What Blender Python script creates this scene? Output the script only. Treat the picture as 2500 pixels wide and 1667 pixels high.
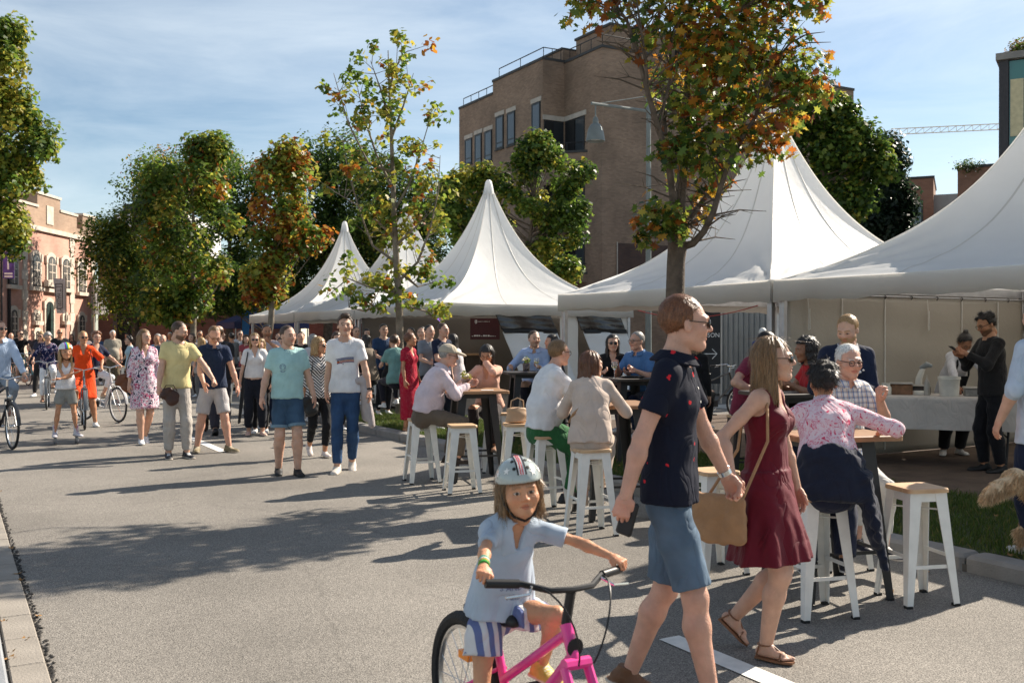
import bpy, math, random, time
import numpy as np
from mathutils import Vector, Matrix
T0 = time.time()
SC = bpy.context.scene
COL = SC.collection
for _o in list(bpy.data.objects):
    bpy.data.objects.remove(_o)
R = math.radians

# ------------------------------------------------------------------ camera, sky, sun, exposure
F = 2430.0          # focal length in photo pixels (photo 2500 x 1667)
HZ = 820.0          # horizon row in the photo
CAMH = 1.65
cam_d = bpy.data.cameras.new('camera')
cam = bpy.data.objects.new('camera', cam_d); COL.objects.link(cam)
cam.location = (0, 0, CAMH)
cam.rotation_euler = (R(90) - math.atan((833.5 - HZ) / F), 0, 0)
cam_d.sensor_width = 36.0
cam_d.lens = 36.0 * F / 2500.0
cam_d.clip_start = 0.1; cam_d.clip_end = 3000
cam_d.dof.use_dof = True; cam_d.dof.focus_distance = 9.0; cam_d.dof.aperture_fstop = 5.6
SC.camera = cam
SUN_EL, SUN_AZ = R(36), math.atan2(0.79, 0.61)     # azimuth from +Y towards +X
w = bpy.data.worlds.new('World'); SC.world = w; w.use_nodes = True
nt = w.node_tree; nt.nodes.clear()
sky = nt.nodes.new('ShaderNodeTexSky'); sky.sky_type = 'NISHITA'; sky.sun_disc = False
sky.sun_elevation = SUN_EL; sky.sun_rotation = SUN_AZ
sky.air_density = 0.9; sky.dust_density = 0.35; sky.ozone_density = 1.5
geo = nt.nodes.new('ShaderNodeTexCoord')
mp = nt.nodes.new('ShaderNodeMapping'); mp.inputs['Scale'].default_value = (1.5, 3.6, 7.5); mp.inputs['Rotation'].default_value = (0, R(12), R(25))
nz = nt.nodes.new('ShaderNodeTexNoise'); nz.inputs['Scale'].default_value = 2.0; nz.inputs['Detail'].default_value = 9; nz.inputs['Roughness'].default_value = 0.6; nz.inputs['Distortion'].default_value = 0.5
rp = nt.nodes.new('ShaderNodeValToRGB'); rp.color_ramp.elements[0].position = 0.30; rp.color_ramp.elements[1].position = 0.78
rp.color_ramp.elements[0].color = (0, 0, 0, 1); rp.color_ramp.elements[1].color = (0.42, 0.42, 0.42, 1)
mixc = nt.nodes.new('ShaderNodeMixRGB'); mixc.inputs['Color2'].default_value = (8.3, 8.9, 9.1, 1)
bg = nt.nodes.new('ShaderNodeBackground'); bg.inputs['Strength'].default_value = 0.07
wo = nt.nodes.new('ShaderNodeOutputWorld')
nt.links.new(geo.outputs['Generated'], mp.inputs['Vector']); nt.links.new(mp.outputs[0], nz.inputs['Vector'])
nt.links.new(nz.outputs['Fac'], rp.inputs['Fac']); nt.links.new(rp.outputs[0], mixc.inputs['Fac'])
tint = nt.nodes.new('ShaderNodeMixRGB'); tint.blend_type = 'MULTIPLY'; tint.inputs[0].default_value = 1; tint.inputs[2].default_value = (1.0, 0.99, 0.92, 1)
nt.links.new(sky.outputs[0], tint.inputs[1]); nt.links.new(tint.outputs[0], mixc.inputs['Color1']); nt.links.new(mixc.outputs[0], bg.inputs['Color']); nt.links.new(bg.outputs[0], wo.inputs[0])
sun_d = bpy.data.lights.new('sun', 'SUN'); sun_d.energy = 5.0; sun_d.angle = R(0.53); sun_d.color = (1.0, 0.90, 0.76)
sun = bpy.data.objects.new('sun', sun_d); COL.objects.link(sun)
_sd = Vector((math.sin(SUN_AZ) * math.cos(SUN_EL), math.cos(SUN_AZ) * math.cos(SUN_EL), math.sin(SUN_EL)))
sun.rotation_euler = _sd.to_track_quat('Z', 'Y').to_euler(); sun.location = (20, 20, 30)
SC.view_settings.view_transform = 'Standard'; SC.view_settings.look = 'None'
SC.view_settings.exposure = 1.0; SC.view_settings.gamma = 1.0; SC.view_settings.use_curve_mapping = False
SC.cycles.max_bounces = 8; SC.cycles.transparent_max_bounces = 12
SC.cycles.use_denoising = True
SC.cycles.sample_clamp_indirect = 6.0

# ------------------------------------------------------------------ coordinates
def gp(px, py, z=0.0):
    """ground point (height z) seen at photo pixel (px, py)"""
    Y = (CAMH - z) * F / (py - HZ)
    return ((px - 1250) / F * Y, Y, z)
def dp(px, Y, z=0.0):
    """point at depth Y in the direction of photo column px"""
    return ((px - 1250) / F * Y, Y, z)
PHI = R(29.6)      # the road frame: local X runs across the road (v), local Y along it (u)
CN, SN = math.cos(PHI), math.sin(PHI)
def rw(v, u, z=0.0):
    return (v * CN - u * SN, v * SN + u * CN, z)

# ------------------------------------------------------------------ materials
MATS = {}
def new_mat(name):
    m = bpy.data.materials.new(name); m.use_nodes = True
    n = m.node_tree; b = n.nodes['Principled BSDF']
    return m, n, b
def mat(name, col=(0.5, 0.5, 0.5), rough=0.6, var=0.12, vscale=8.0, bump=0.0, bscale=60.0, metal=0.0, spec=0.35, trans=0.0, vcol=False, sheen=0.0, coat=0.0, detail=4):
    if name in MATS: return MATS[name]
    m, n, b = new_mat(name)
    b.inputs['Roughness'].default_value = rough; b.inputs['Metallic'].default_value = metal
    b.inputs['Specular IOR Level'].default_value = spec
    if sheen: b.inputs['Sheen Weight'].default_value = sheen
    if coat: b.inputs['Coat Weight'].default_value = coat; b.inputs['Coat Roughness'].default_value = 0.12
    tc = n.nodes.new('ShaderNodeTexCoord')
    noi = n.nodes.new('ShaderNodeTexNoise'); noi.inputs['Scale'].default_value = vscale; noi.inputs['Detail'].default_value = detail
    n.links.new(tc.outputs['Object'], noi.inputs['Vector'])
    mr = n.nodes.new('ShaderNodeMapRange'); mr.inputs['From Min'].default_value = 0.3; mr.inputs['From Max'].default_value = 0.7
    mr.inputs['To Min'].default_value = 1 - var; mr.inputs['To Max'].default_value = 1 + var
    n.links.new(noi.outputs['Fac'], mr.inputs['Value'])
    mul = n.nodes.new('ShaderNodeVectorMath'); mul.operation = 'SCALE'
    n.links.new(mr.outputs[0], mul.inputs['Scale'])
    if vcol:
        at = n.nodes.new('ShaderNodeAttribute'); at.attribute_name = 'Col'
        n.links.new(at.outputs['Color'], mul.inputs[0])
    else:
        mul.inputs[0].default_value = col[:3]
    n.links.new(mul.outputs[0], b.inputs['Base Color'])
    if bump:
        n2 = n.nodes.new('ShaderNodeTexNoise'); n2.inputs['Scale'].default_value = bscale; n2.inputs['Detail'].default_value = 4
        n.links.new(tc.outputs['Object'], n2.inputs['Vector'])
        bp = n.nodes.new('ShaderNodeBump'); bp.inputs['Strength'].default_value = bump; bp.inputs['Distance'].default_value = 0.02
        n.links.new(n2.outputs['Fac'], bp.inputs['Height']); n.links.new(bp.outputs[0], b.inputs['Normal'])
    if trans:
        tl = n.nodes.new('ShaderNodeBsdfTranslucent'); mx = n.nodes.new('ShaderNodeMixShader'); mx.inputs[0].default_value = trans
        n.links.new(mul.outputs[0], tl.inputs[0]); out = n.nodes['Material Output']
        n.links.new(b.outputs[0], mx.inputs[1]); n.links.new(tl.outputs[0], mx.inputs[2]); n.links.new(mx.outputs[0], out.inputs[0])
    MATS[name] = m
    return m
def wrinkle(m, strength=.55, dist=.035):
    """cloth relief: broad soft creases plus a fine weave"""
    n = m.node_tree; b = n.nodes['Principled BSDF']; tc = n.nodes.new('ShaderNodeTexCoord')
    mp_ = n.nodes.new('ShaderNodeMapping'); mp_.inputs['Scale'].default_value = (1, 1, .6); mp_.inputs['Rotation'].default_value = (.4, .5, .3); n.links.new(tc.outputs['Object'], mp_.inputs[0])
    a = n.nodes.new('ShaderNodeTexNoise'); a.inputs['Scale'].default_value = 7; a.inputs['Detail'].default_value = 2; a.inputs['Roughness'].default_value = .4; a.inputs['Distortion'].default_value = 1.1
    c = n.nodes.new('ShaderNodeTexNoise'); c.inputs['Scale'].default_value = 420; c.inputs['Detail'].default_value = 1
    n.links.new(mp_.outputs[0], a.inputs[0]); n.links.new(tc.outputs['Object'], c.inputs[0])
    sb = n.nodes.new('ShaderNodeMath'); sb.operation = 'SUBTRACT'; sb.inputs[1].default_value = .5; n.links.new(a.outputs[0], sb.inputs[0]); ab = n.nodes.new('ShaderNodeMath'); ab.operation = 'ABSOLUTE'; n.links.new(sb.outputs[0], ab.inputs[0])
    pw_ = n.nodes.new('ShaderNodeMath'); pw_.operation = 'POWER'; pw_.inputs[1].default_value = .6; n.links.new(ab.outputs[0], pw_.inputs[0])
    ad = n.nodes.new('ShaderNodeMath'); ad.operation = 'MULTIPLY_ADD'; ad.inputs[1].default_value = .03; n.links.new(c.outputs[0], ad.inputs[0]); n.links.new(pw_.outputs[0], ad.inputs[2])
    bp = n.nodes.new('ShaderNodeBump'); bp.inputs['Strength'].default_value = strength; bp.inputs['Distance'].default_value = dist
    n.links.new(ad.outputs[0], bp.inputs['Height']); n.links.new(bp.outputs[0], b.inputs['Normal']); return m
def cloth(col, rough=0.85):
    nm = 'cloth_%02x%02x%02x' % tuple(int(255 * min(1, c)) for c in col)
    if nm in MATS: return MATS[nm]
    return wrinkle(mat(nm, col, rough, 0.10, 9, spec=0.15, sheen=0.1))
def cloth_nodes(name, fn, rough=.85):
    """patterned cloth: fn(node_tree, object_coords_socket) returns a colour socket"""
    if name in MATS: return MATS[name]
    m, n, b = new_mat(name); tc = n.nodes.new('ShaderNodeTexCoord'); n.links.new(fn(n, tc.outputs['Object']), b.inputs['Base Color']); b.inputs['Roughness'].default_value = rough; b.inputs['Specular IOR Level'].default_value = .15
    MATS[name] = m; return wrinkle(m)
def srgb(r, g, b):
    f = lambda c: (c / 255 / 12.92) if c / 255 <= 0.04045 else ((c / 255 + 0.055) / 1.055) ** 2.4
    return (f(r), f(g), f(b))

# ------------------------------------------------------------------ objects
def link(o, parent=None):
    COL.objects.link(o)
    if parent is not None: o.parent = parent
    return o
def empty(name, loc=(0, 0, 0), rz=0.0, label=None, cat=None, group=None):
    o = bpy.data.objects.new(name, None); link(o); o.location = loc; o.rotation_euler = (0, 0, rz); o.empty_display_size = 0.1
    tag(o, label, cat, group); return o
def tag(o, label=None, cat=None, group=None, kind=None):
    if label: o['label'] = label
    if cat: o['category'] = cat
    if group: o['group'] = group
    if kind: o['kind'] = kind
    return o
def np_mesh(name, V, Fq, m, parent=None, smooth=True, col=None):
    """one mesh object from arrays; Fq: array (n,3|4) or list of such arrays; m: material"""
    me = bpy.data.meshes.new(name)
    V = np.asarray(V, dtype=np.float32)
    Fs = Fq if isinstance(Fq, list) else [Fq]
    Fs = [np.asarray(f, dtype=np.int32) for f in Fs if len(f)]
    me.vertices.add(len(V)); me.vertices.foreach_set('co', V.ravel())
    tot = np.concatenate([np.full(len(f), f.shape[1], np.int32) for f in Fs])
    idx = np.concatenate([f.ravel() for f in Fs])
    me.loops.add(len(idx)); me.loops.foreach_set('vertex_index', idx)
    me.polygons.add(len(tot)); st = np.concatenate([[0], np.cumsum(tot)[:-1]]).astype(np.int32)
    me.polygons.foreach_set('loop_start', st); me.polygons.foreach_set('loop_total', tot)
    if smooth: me.polygons.foreach_set('use_smooth', np.ones(len(tot), bool))
    if col is not None:
        a = me.color_attributes.new('Col', 'FLOAT_COLOR', 'POINT')
        c4 = np.ones((len(V), 4), np.float32); c4[:, :3] = col
        a.data.foreach_set('color', c4.ravel())
    me.update(calc_edges=True)
    if m: me.materials.append(m)
    o = bpy.data.objects.new(name, me); link(o, parent); return o

class MB:
    """collects simple solids, then links them as ONE mesh object"""
    def __init__(s): s.v = []; s.f = []; s.n = 0
    def add(s, V, Fc):
        s.v.append(np.asarray(V, float)); s.f += [tuple(i + s.n for i in f) for f in Fc]; s.n += len(V); return s
    def box(s, x0, x1, y0, y1, z0, z1, Mx=None):
        V = np.array([(x0, y0, z0), (x1, y0, z0), (x1, y1, z0), (x0, y1, z0), (x0, y0, z1), (x1, y0, z1), (x1, y1, z1), (x0, y1, z1)], float)
        if Mx is not None: V = np.array([Mx @ Vector(p) for p in V])
        return s.add(V, [(3, 2, 1, 0), (4, 5, 6, 7), (0, 1, 5, 4), (1, 2, 6, 5), (2, 3, 7, 6), (3, 0, 4, 7)])
    def cbox(s, x0, x1, y0, y1, z0, z1, c=0.01):
        """box with chamfered vertical edges and top"""
        P = [(x0 + c, y0), (x1 - c, y0), (x1, y0 + c), (x1, y1 - c), (x1 - c, y1), (x0 + c, y1), (x0, y1 - c), (x0, y0 + c)]
        cx, cy = (x0 + x1) / 2, (y0 + y1) / 2
        Q = [(cx + (x - cx) * (1 - c / max(1e-6, abs(x1 - x0) / 2)), cy + (y - cy) * (1 - c / max(1e-6, abs(y1 - y0) / 2))) for x, y in P]
        V = [(x, y, z0) for x, y in P] + [(x, y, z1 - c) for x, y in P] + [(x, y, z1) for x, y in Q]
        Fc = [tuple(range(7, -1, -1)), tuple(range(16, 24))]
        for k in (0, 8):
            Fc += [(k + i, k + (i + 1) % 8, k + 8 + (i + 1) % 8, k + 8 + i) for i in range(8)]
        return s.add(V, Fc)
    def tube(s, pts, r, n=8, caps=True, flat=None):
        pts = [Vector(p) for p in pts]; L = len(pts)
        rr = r if isinstance(r, (list, tuple, np.ndarray)) else [r] * L
        V = []; prev = None
        for i, p in enumerate(pts):
            t = (pts[min(i + 1, L - 1)] - pts[max(i - 1, 0)]); t = t.normalized() if t.length > 1e-9 else Vector((0, 0, 1))
            if prev is None:
                a = Vector((0, 0, 1)) if abs(t.z) < 0.9 else Vector((1, 0, 0)); x = t.cross(a).normalized()
            else:
                x = (prev - t * prev.dot(t)); x = x.normalized() if x.length > 1e-6 else t.orthogonal().normalized()
            prev = x; y = t.cross(x)
            for k in range(n):
                a = 2 * math.pi * k / n; V.append(p + (x * math.cos(a) + y * math.sin(a)) * rr[i])
        Fc = [(i * n + k, i * n + (k + 1) % n, (i + 1) * n + (k + 1) % n, (i + 1) * n + k) for i in range(L - 1) for k in range(n)]
        if caps: Fc += [tuple(range(n - 1, -1, -1)), tuple((L - 1) * n + k for k in range(n))]
        return s.add([tuple(v) for v in V], Fc)
    def lathe(s, prof, c=(0, 0, 0), n=16, axis='z'):
        V = []
        for r, z in prof:
            for k in range(n):
                a = 2 * math.pi * k / n; x, y = r * math.cos(a), r * math.sin(a)
                p = (x, y, z) if axis == 'z' else ((z, x, y) if axis == 'x' else (y, z, x))
                V.append((p[0] + c[0], p[1] + c[1], p[2] + c[2]))
        L = len(prof)
        Fc = [(i * n + k, i * n + (k + 1) % n, (i + 1) * n + (k + 1) % n, (i + 1) * n + k) for i in range(L - 1) for k in range(n)]
        if prof[0][0] > 1e-6: Fc.append(tuple(range(n - 1, -1, -1)))
        if prof[-1][0] > 1e-6: Fc.append(tuple((L - 1) * n + k for k in range(n)))
        return s.add(V, Fc)
    def torus(s, c, Rr, r, axis='x', n=32, m=8, sy=1.0):
        V = []
        for i in range(n):
            a = 2 * math.pi * i / n
            for j in range(m):
                b = 2 * math.pi * j / m; q = Rr + r * math.cos(b); p = (r * math.sin(b) * sy, q * math.cos(a), q * math.sin(a))
                if axis == 'z': p = (p[1], p[2], p[0])
                if axis == 'y': p = (p[2], p[0], p[1])
                V.append((c[0] + p[0], c[1] + p[1], c[2] + p[2]))
        Fc = [(i * m + j, ((i + 1) % n) * m + j, ((i + 1) % n) * m + (j + 1) % m, i * m + (j + 1) % m) for i in range(n) for j in range(m)]
        return s.add(V, Fc)
    def prism(s, poly, z0, z1, Mx=None):
        n = len(poly); V = [(x, y, z0) for x, y in poly] + [(x, y, z1) for x, y in poly]
        if Mx is not None: V = [tuple(Mx @ Vector(p)) for p in V]
        return s.add(V, [tuple(range(n - 1, -1, -1)), tuple(range(n, 2 * n))] + [(i, (i + 1) % n, n + (i + 1) % n, n + i) for i in range(n)])
    def build(s, name, m, parent=None, smooth=False, uv=False):
        me = bpy.data.meshes.new(name); me.from_pydata(np.concatenate(s.v).tolist(), [], s.f)
        if smooth:
            me.polygons.foreach_set('use_smooth', np.ones(len(me.polygons), bool))
            me.set_sharp_from_angle(angle=R(40))
        me.update()
        if m: me.materials.append(m)
        if uv:
            ul = me.uv_layers.new(name='UV')
            for p in me.polygons:
                nn = p.normal; ax = max(range(3), key=lambda k: abs(nn[k]))
                for li in p.loop_indices:
                    c = me.vertices[me.loops[li].vertex_index].co
                    ul.data[li].uv = (c.y, c.z) if ax == 0 else ((c.x, c.z) if ax == 1 else (c.x, c.y))
        o = bpy.data.objects.new(name, me); link(o, parent); return o
def children(o): return [c for c in bpy.data.objects if c.parent == o]
def copy_tree(o, kids, parent=None):
    """copies a thing and its parts (kids: {object: [children]})"""
    c = o.copy(); COL.objects.link(c)
    if parent is not None: c.parent = parent
    for ch in kids.get(o, []): copy_tree(ch, kids, c)
    return c
def kid_map(o):
    d = {}
    for c in bpy.data.objects:
        if c.parent is not None: d.setdefault(c.parent, []).append(c)
    return d
def Rx(a): c, s = math.cos(a), math.sin(a); return np.array([[1, 0, 0], [0, c, -s], [0, s, c]])
def Ry(a): c, s = math.cos(a), math.sin(a); return np.array([[c, 0, s], [0, 1, 0], [-s, 0, c]])
def Rz(a): c, s = math.cos(a), math.sin(a); return np.array([[c, -s, 0], [s, c, 0], [0, 0, 1]])
# ------------------------------------------------------------------ ground, road, kerbs, grass
def asphalt_mat():
    m, n, b = new_mat('asphalt'); tc = n.nodes.new('ShaderNodeTexCoord')
    big = n.nodes.new('ShaderNodeTexNoise'); big.inputs['Scale'].default_value = 0.55; big.inputs['Detail'].default_value = 5
    fine = n.nodes.new('ShaderNodeTexVoronoi'); fine.inputs['Scale'].default_value = 75
    fine2 = n.nodes.new('ShaderNodeTexNoise'); fine2.inputs['Scale'].default_value = 120; fine2.inputs['Detail'].default_value = 3
    for q in (big, fine, fine2): n.links.new(tc.outputs['Object'], q.inputs['Vector'])
    r1 = n.nodes.new('ShaderNodeValToRGB'); r1.color_ramp.elements[0].color = (0.180, 0.167, 0.150, 1); r1.color_ramp.elements[1].color = (0.235, 0.218, 0.196, 1)
    r1.color_ramp.elements[0].position = 0.35; r1.color_ramp.elements[1].position = 0.65
    n.links.new(big.outputs['Fac'], r1.inputs['Fac'])
    r2 = n.nodes.new('ShaderNodeValToRGB'); r2.color_ramp.elements[0].color = (0.33, 0.32, 0.31, 1); r2.color_ramp.elements[1].color = (1.42, 1.4, 1.38, 1)
    r2.color_ramp.elements[0].position = 0.38; r2.color_ramp.elements[1].position = 0.56
    n.links.new(fine2.outputs['Fac'], r2.inputs['Fac'])
    r3 = n.nodes.new('ShaderNodeMapRange'); r3.inputs['To Min'].default_value = 0.72; r3.inputs['To Max'].default_value = 1.3
    n.links.new(fine.outputs['Color'], r3.inputs['Value'])
    mx = n.nodes.new('ShaderNodeMixRGB'); mx.blend_type = 'MULTIPLY'; mx.inputs[0].default_value = 0.75
    n.links.new(r1.outputs[0], mx.inputs[1]); n.links.new(r2.outputs[0], mx.inputs[2])
    sc = n.nodes.new('ShaderNodeVectorMath'); sc.operation = 'SCALE'; n.links.new(mx.outputs[0], sc.inputs[0]); n.links.new(r3.outputs[0], sc.inputs['Scale'])
    wn = n.nodes.new('ShaderNodeTexNoise'); wn.inputs['Scale'].default_value = 1.1; wn.inputs['Detail'].default_value = 6; n.links.new(tc.outputs['Object'], wn.inputs[0])
    av = n.nodes.new('ShaderNodeMixRGB'); av.inputs[0].default_value = .35; n.links.new(tc.outputs['Object'], av.inputs[1]); n.links.new(wn.outputs['Color'], av.inputs[2])
    vc = n.nodes.new('ShaderNodeTexVoronoi'); vc.feature = 'DISTANCE_TO_EDGE'; vc.inputs['Scale'].default_value = .55; n.links.new(av.outputs[0], vc.inputs['Vector'])
    cm = n.nodes.new('ShaderNodeMapRange'); cm.inputs['From Max'].default_value = .006; cm.inputs['To Min'].default_value = .86; n.links.new(vc.outputs['Distance'], cm.inputs[0])
    st = n.nodes.new('ShaderNodeTexNoise'); st.inputs['Scale'].default_value = .23; st.inputs['Detail'].default_value = 8; st.inputs['Roughness'].default_value = .65; n.links.new(tc.outputs['Object'], st.inputs[0])
    sm = n.nodes.new('ShaderNodeMapRange'); sm.inputs['From Min'].default_value = .35; sm.inputs['From Max'].default_value = .62; sm.inputs['To Min'].default_value = .84; sm.inputs['To Max'].default_value = 1.05; n.links.new(st.outputs[0], sm.inputs[0])
    ml = n.nodes.new('ShaderNodeMath'); ml.operation = 'MULTIPLY'; n.links.new(cm.outputs[0], ml.inputs[0]); n.links.new(sm.outputs[0], ml.inputs[1])
    sc2 = n.nodes.new('ShaderNodeVectorMath'); sc2.operation = 'SCALE'; n.links.new(sc.outputs[0], sc2.inputs[0]); n.links.new(ml.outputs[0], sc2.inputs['Scale']); sc = sc2
    n.links.new(sc.outputs[0], b.inputs['Base Color']); b.inputs['Roughness'].default_value = 0.85; b.inputs['Specular IOR Level'].default_value = 0.25
    bp = n.nodes.new('ShaderNodeBump'); bp.inputs['Strength'].default_value = 0.9; bp.inputs['Distance'].default_value = 0.006
    n.links.new(fine2.outputs['Fac'], bp.inputs['Height']); n.links.new(bp.outputs[0], b.inputs['Normal'])
    return m
def sheet(name, v0, v1, u0, u1, z, m, label=None):
    o = MB().add([(v0, u0, 0), (v1, u0, 0), (v1, u1, 0), (v0, u1, 0)], [(0, 1, 2, 3)]).build(name, m)
    o.rotation_euler = (0, 0, PHI); o.location = (0, 0, z); o['kind'] = 'structure'; return o
M_con = mat('concrete', (0.42, 0.39, 0.35), 0.85, 0.14, 5, 0.3, 80)
M_kerb = mat('kerb_stone', (0.235, 0.22, 0.205), 0.85, 0.16, 4, 0.35, 60)
M_pave = mat('paving', (0.33, 0.32, 0.30), 0.85, 0.18, 2.5, 0.3, 40)
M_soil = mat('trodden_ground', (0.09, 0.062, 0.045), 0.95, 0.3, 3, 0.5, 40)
M_turf = mat('turf_soil', (0.05, 0.065, 0.022), 0.95, 0.3, 3, 0.4, 60)
g = MB().add([(-900, -60, 0), (900, -60, 0), (900, 1500, 0), (-900, 1500, 0)], [(0, 1, 2, 3)]).build('ground', mat('far_ground', (0.21, 0.196, 0.176), 0.9, 0.12, 0.4, 0.2, 30)); g['kind'] = 'structure'; g.location = (0, 0, -0.006)
M_asph = asphalt_mat()
sheet('road', 0.44, 6.2, -14, 62, 0.0, M_asph)
sheet('pavement', -7, -0.02, -14, 62, 0.07, M_pave)
# gutter strip of concrete slabs along the left edge and its kerb
gut = MB().add([(0.25, -14, 0), (0.44, -14, 0), (0.44, 62, 0), (0.25, 62, 0)], [(0, 1, 2, 3)]).build('gutter', mat('gutter_joint', (0.08, 0.07, 0.06), 0.95)); gut.rotation_euler = (0, 0, PHI); gut.location = (0, 0, 0.001); gut['kind'] = 'structure'
sl = None
rng = random.Random(4)
for i in range(34):
    if sl is None:
        sl = MB().cbox(0.262, 0.428, 0.006, 0.494, 0, 0.014, 0.006).build('slab', mat('gutter_slab', (0.285, 0.255, 0.22), 0.85, 0.15, 3, 0.3, 70), gut); q = sl
    else:
        q = sl.copy(); COL.objects.link(q); q.parent = gut
    q.location = (0, 1.5 + 0.5 * i, rng.uniform(-0.004, 0.001))
kl = MB().add([(-0.02, -14, 0), (0.25, -14, 0), (0.25, 62, 0), (-0.02, 62, 0)], [(0, 1, 2, 3)]).build('kerb', mat('kerb_joint', (0.1, 0.09, 0.08), 0.95)); kl.rotation_euler = (0, 0, PHI); kl.location = (0, 0, 0.003); kl['kind'] = 'structure'
sl = None
for i in range(18):
    if sl is None:
        sl = MB().cbox(-0.015, 0.245, 0.005, 0.995, -0.02, 0.05, 0.012).build('kerb_stone', mat('blue_stone', (0.25, 0.26, 0.275), 0.7, 0.15, 5, 0.25, 60), kl); q = sl
    else:
        q = sl.copy(); COL.objects.link(q); q.parent = kl
    q.location = (0, 1.0 + i, 0)
# crumbling dark asphalt edge along the gutter
mb = MB(); rng = random.Random(9)
for i in range(420):
    u = 1.5 + i * 0.026 + rng.uniform(-.008, .008); s = rng.uniform(0.008, 0.02); v = 0.447 + rng.gauss(0, 0.011)
    mb.add([(v + s * rng.uniform(.6, 1.2) * math.cos(a), u + s * rng.uniform(.6, 1.3) * math.sin(a), 0.004) for a in (0, 1.2, 2.5, 3.8, 5)] + [(v, u, 0.012)], [(0, 1, 5), (1, 2, 5), (2, 3, 5), (3, 4, 5), (4, 0, 5)])
cr = mb.build('crumbled_edge', mat('bitumen', (0.035, 0.032, 0.03), 0.9)); cr.rotation_euler = (0, 0, PHI); cr['kind'] = 'stuff'; tag(cr, 'dark crumbled bitumen edge where asphalt meets the gutter slabs', 'asphalt edge')
# painted dashes on the road centre line
M_paint = mat('road_paint', (0.72, 0.70, 0.66), 0.7, 0.10, 14, 0.2, 120)
for i, (a, b2) in enumerate(((0.6, 4.3), (14.35, 17.2), (27.0, 30.0))):
    o = MB().add([(3.36, a, 0), (3.50, a, 0), (3.50, b2, 0), (3.36, b2, 0)], [(0, 1, 2, 3)]).build('road_marking', M_paint)
    o.rotation_euler = (0, 0, PHI); o.location = (0, 0, 0.005); o['kind'] = 'structure'
# raised verge between the road and the tents, with a rounded far end
def verge(u0, u1, r1):
    P = [(6.42, u0), (8.62, u0)]
    P += [(8.62, u1)]
    for k in range(9):
        a = R(90 + 90 * k / 8); P.append((6.42 + r1 + r1 * math.cos(a), u1 - r1 + r1 * math.sin(a)))
    return P
verge_root = MB().prism(verge(-8, 19.6, 1.0), -0.02, 0.105).build('verge', M_turf); verge_root.rotation_euler = (0, 0, PHI); verge_root['kind'] = 'structure'
kerb_r = MB().box(6.21, 6.40, -8, 18.5, -0.02, 0.05).build('kerb', mat('kerb_joint', (0.1, 0.09, 0.08), 0.95)); kerb_r.rotation_euler = (0, 0, PHI); kerb_r['kind'] = 'structure'
sl = None
for i in range(26):
    if sl is None:
        sl = MB().cbox(6.195, 6.425, 0.006, 0.994, -0.02, 0.12, 0.025).build('kerb_stone', M_kerb, kerb_r); q = sl
    else: q = sl.copy(); COL.objects.link(q); q.parent = kerb_r
    q.location = (rng.uniform(-.004, .004), -7.5 + i, rng.uniform(-.006, .004))
for k in range(7):      # the curved kerb at the end of the verge
    a0, a1 = R(180 - 90 * k / 7 - 0.6), R(180 - 90 * (k + 1) / 7 + 0.6)
    cx, cy = 7.42, 18.6; poly = [(cx + 1.0 * math.cos(a1), cy + 1.0 * math.sin(a1)), (cx + 1.0 * math.cos(a0), cy + 1.0 * math.sin(a0)), (cx + 1.23 * math.cos(a0), cy + 1.23 * math.sin(a0)), (cx + 1.23 * math.cos(a1), cy + 1.23 * math.sin(a1))]
    MB().prism(poly, -0.02, 0.12).build('kerb_stone', M_kerb, kerb_r)
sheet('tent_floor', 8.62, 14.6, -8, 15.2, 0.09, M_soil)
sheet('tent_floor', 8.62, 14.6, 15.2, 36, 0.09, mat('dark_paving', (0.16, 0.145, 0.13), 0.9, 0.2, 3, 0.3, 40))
# paved forecourt behind the tents, laid as separate slabs
fc = sheet('forecourt', 14.6, 46, -6, 60, 0.02, mat('forecourt_joint', (0.14, 0.13, 0.12), 0.9)); sl = None
fm = mat('forecourt_slab', (0.42, 0.40, 0.37), 0.85, 0.15, 2, 0.3, 40)
for i in range(17):
    for j in range(14):
        if sl is None: sl = MB().cbox(0.01, 0.59, 0.01, 0.59, 0, 0.045, 0.008).build('paving_slab', fm, fc); q = sl
        else: q = sl.copy(); COL.objects.link(q); q.parent = fc
        q.location = (14.62 + 0.6 * i, 9.0 + 0.6 * j + (0.3 if i % 2 else 0), rng.uniform(-.003, .003))
# grass blades
def grass(n, seed, box):
    rg = np.random.default_rng(seed); v0, v1, u0, u1 = box
    v = rg.uniform(v0, v1, n); u = rg.uniform(u0, u1, n); hgt = rg.uniform(0.03, 0.085, n); a = rg.uniform(0, 6.28, n); wd = rg.uniform(0.003, 0.006, n)
    lean = rg.normal(0, 0.022, (n, 2)); dx, dy = np.cos(a) * wd, np.sin(a) * wd
    z0 = np.full(n, 0.1)
    P = np.stack([np.stack([v - dx, u - dy, z0], 1), np.stack([v + dx, u + dy, z0], 1), np.stack([v + lean[:, 0] * .5 + dx * .6, u + lean[:, 1] * .5 + dy * .6, z0 + hgt * .6], 1), np.stack([v + lean[:, 0], u + lean[:, 1], z0 + hgt], 1)], 1).reshape(-1, 3)
    Fq = np.arange(n * 4).reshape(n, 4)
    c = np.array([(0.07, 0.115, 0.022), (0.11, 0.15, 0.03), (0.19, 0.17, 0.055)])[rg.choice(3, n, p=[.5, .38, .12])] * rg.uniform(.7, 1.2, (n, 1))
    return P, Fq, np.repeat(c, 4, 0)
P, Fq, c = grass(70000, 3, (6.45, 8.6, 2.0, 18.4))
o = np_mesh('grass', P, Fq, mat('grass_blade', rough=0.6, vcol=True, trans=0.35, var=0.05), None, False, c); o.rotation_euler = (0, 0, PHI); o['kind'] = 'stuff'; tag(o, 'short green grass on the raised verge by the kerb', 'grass')
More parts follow.
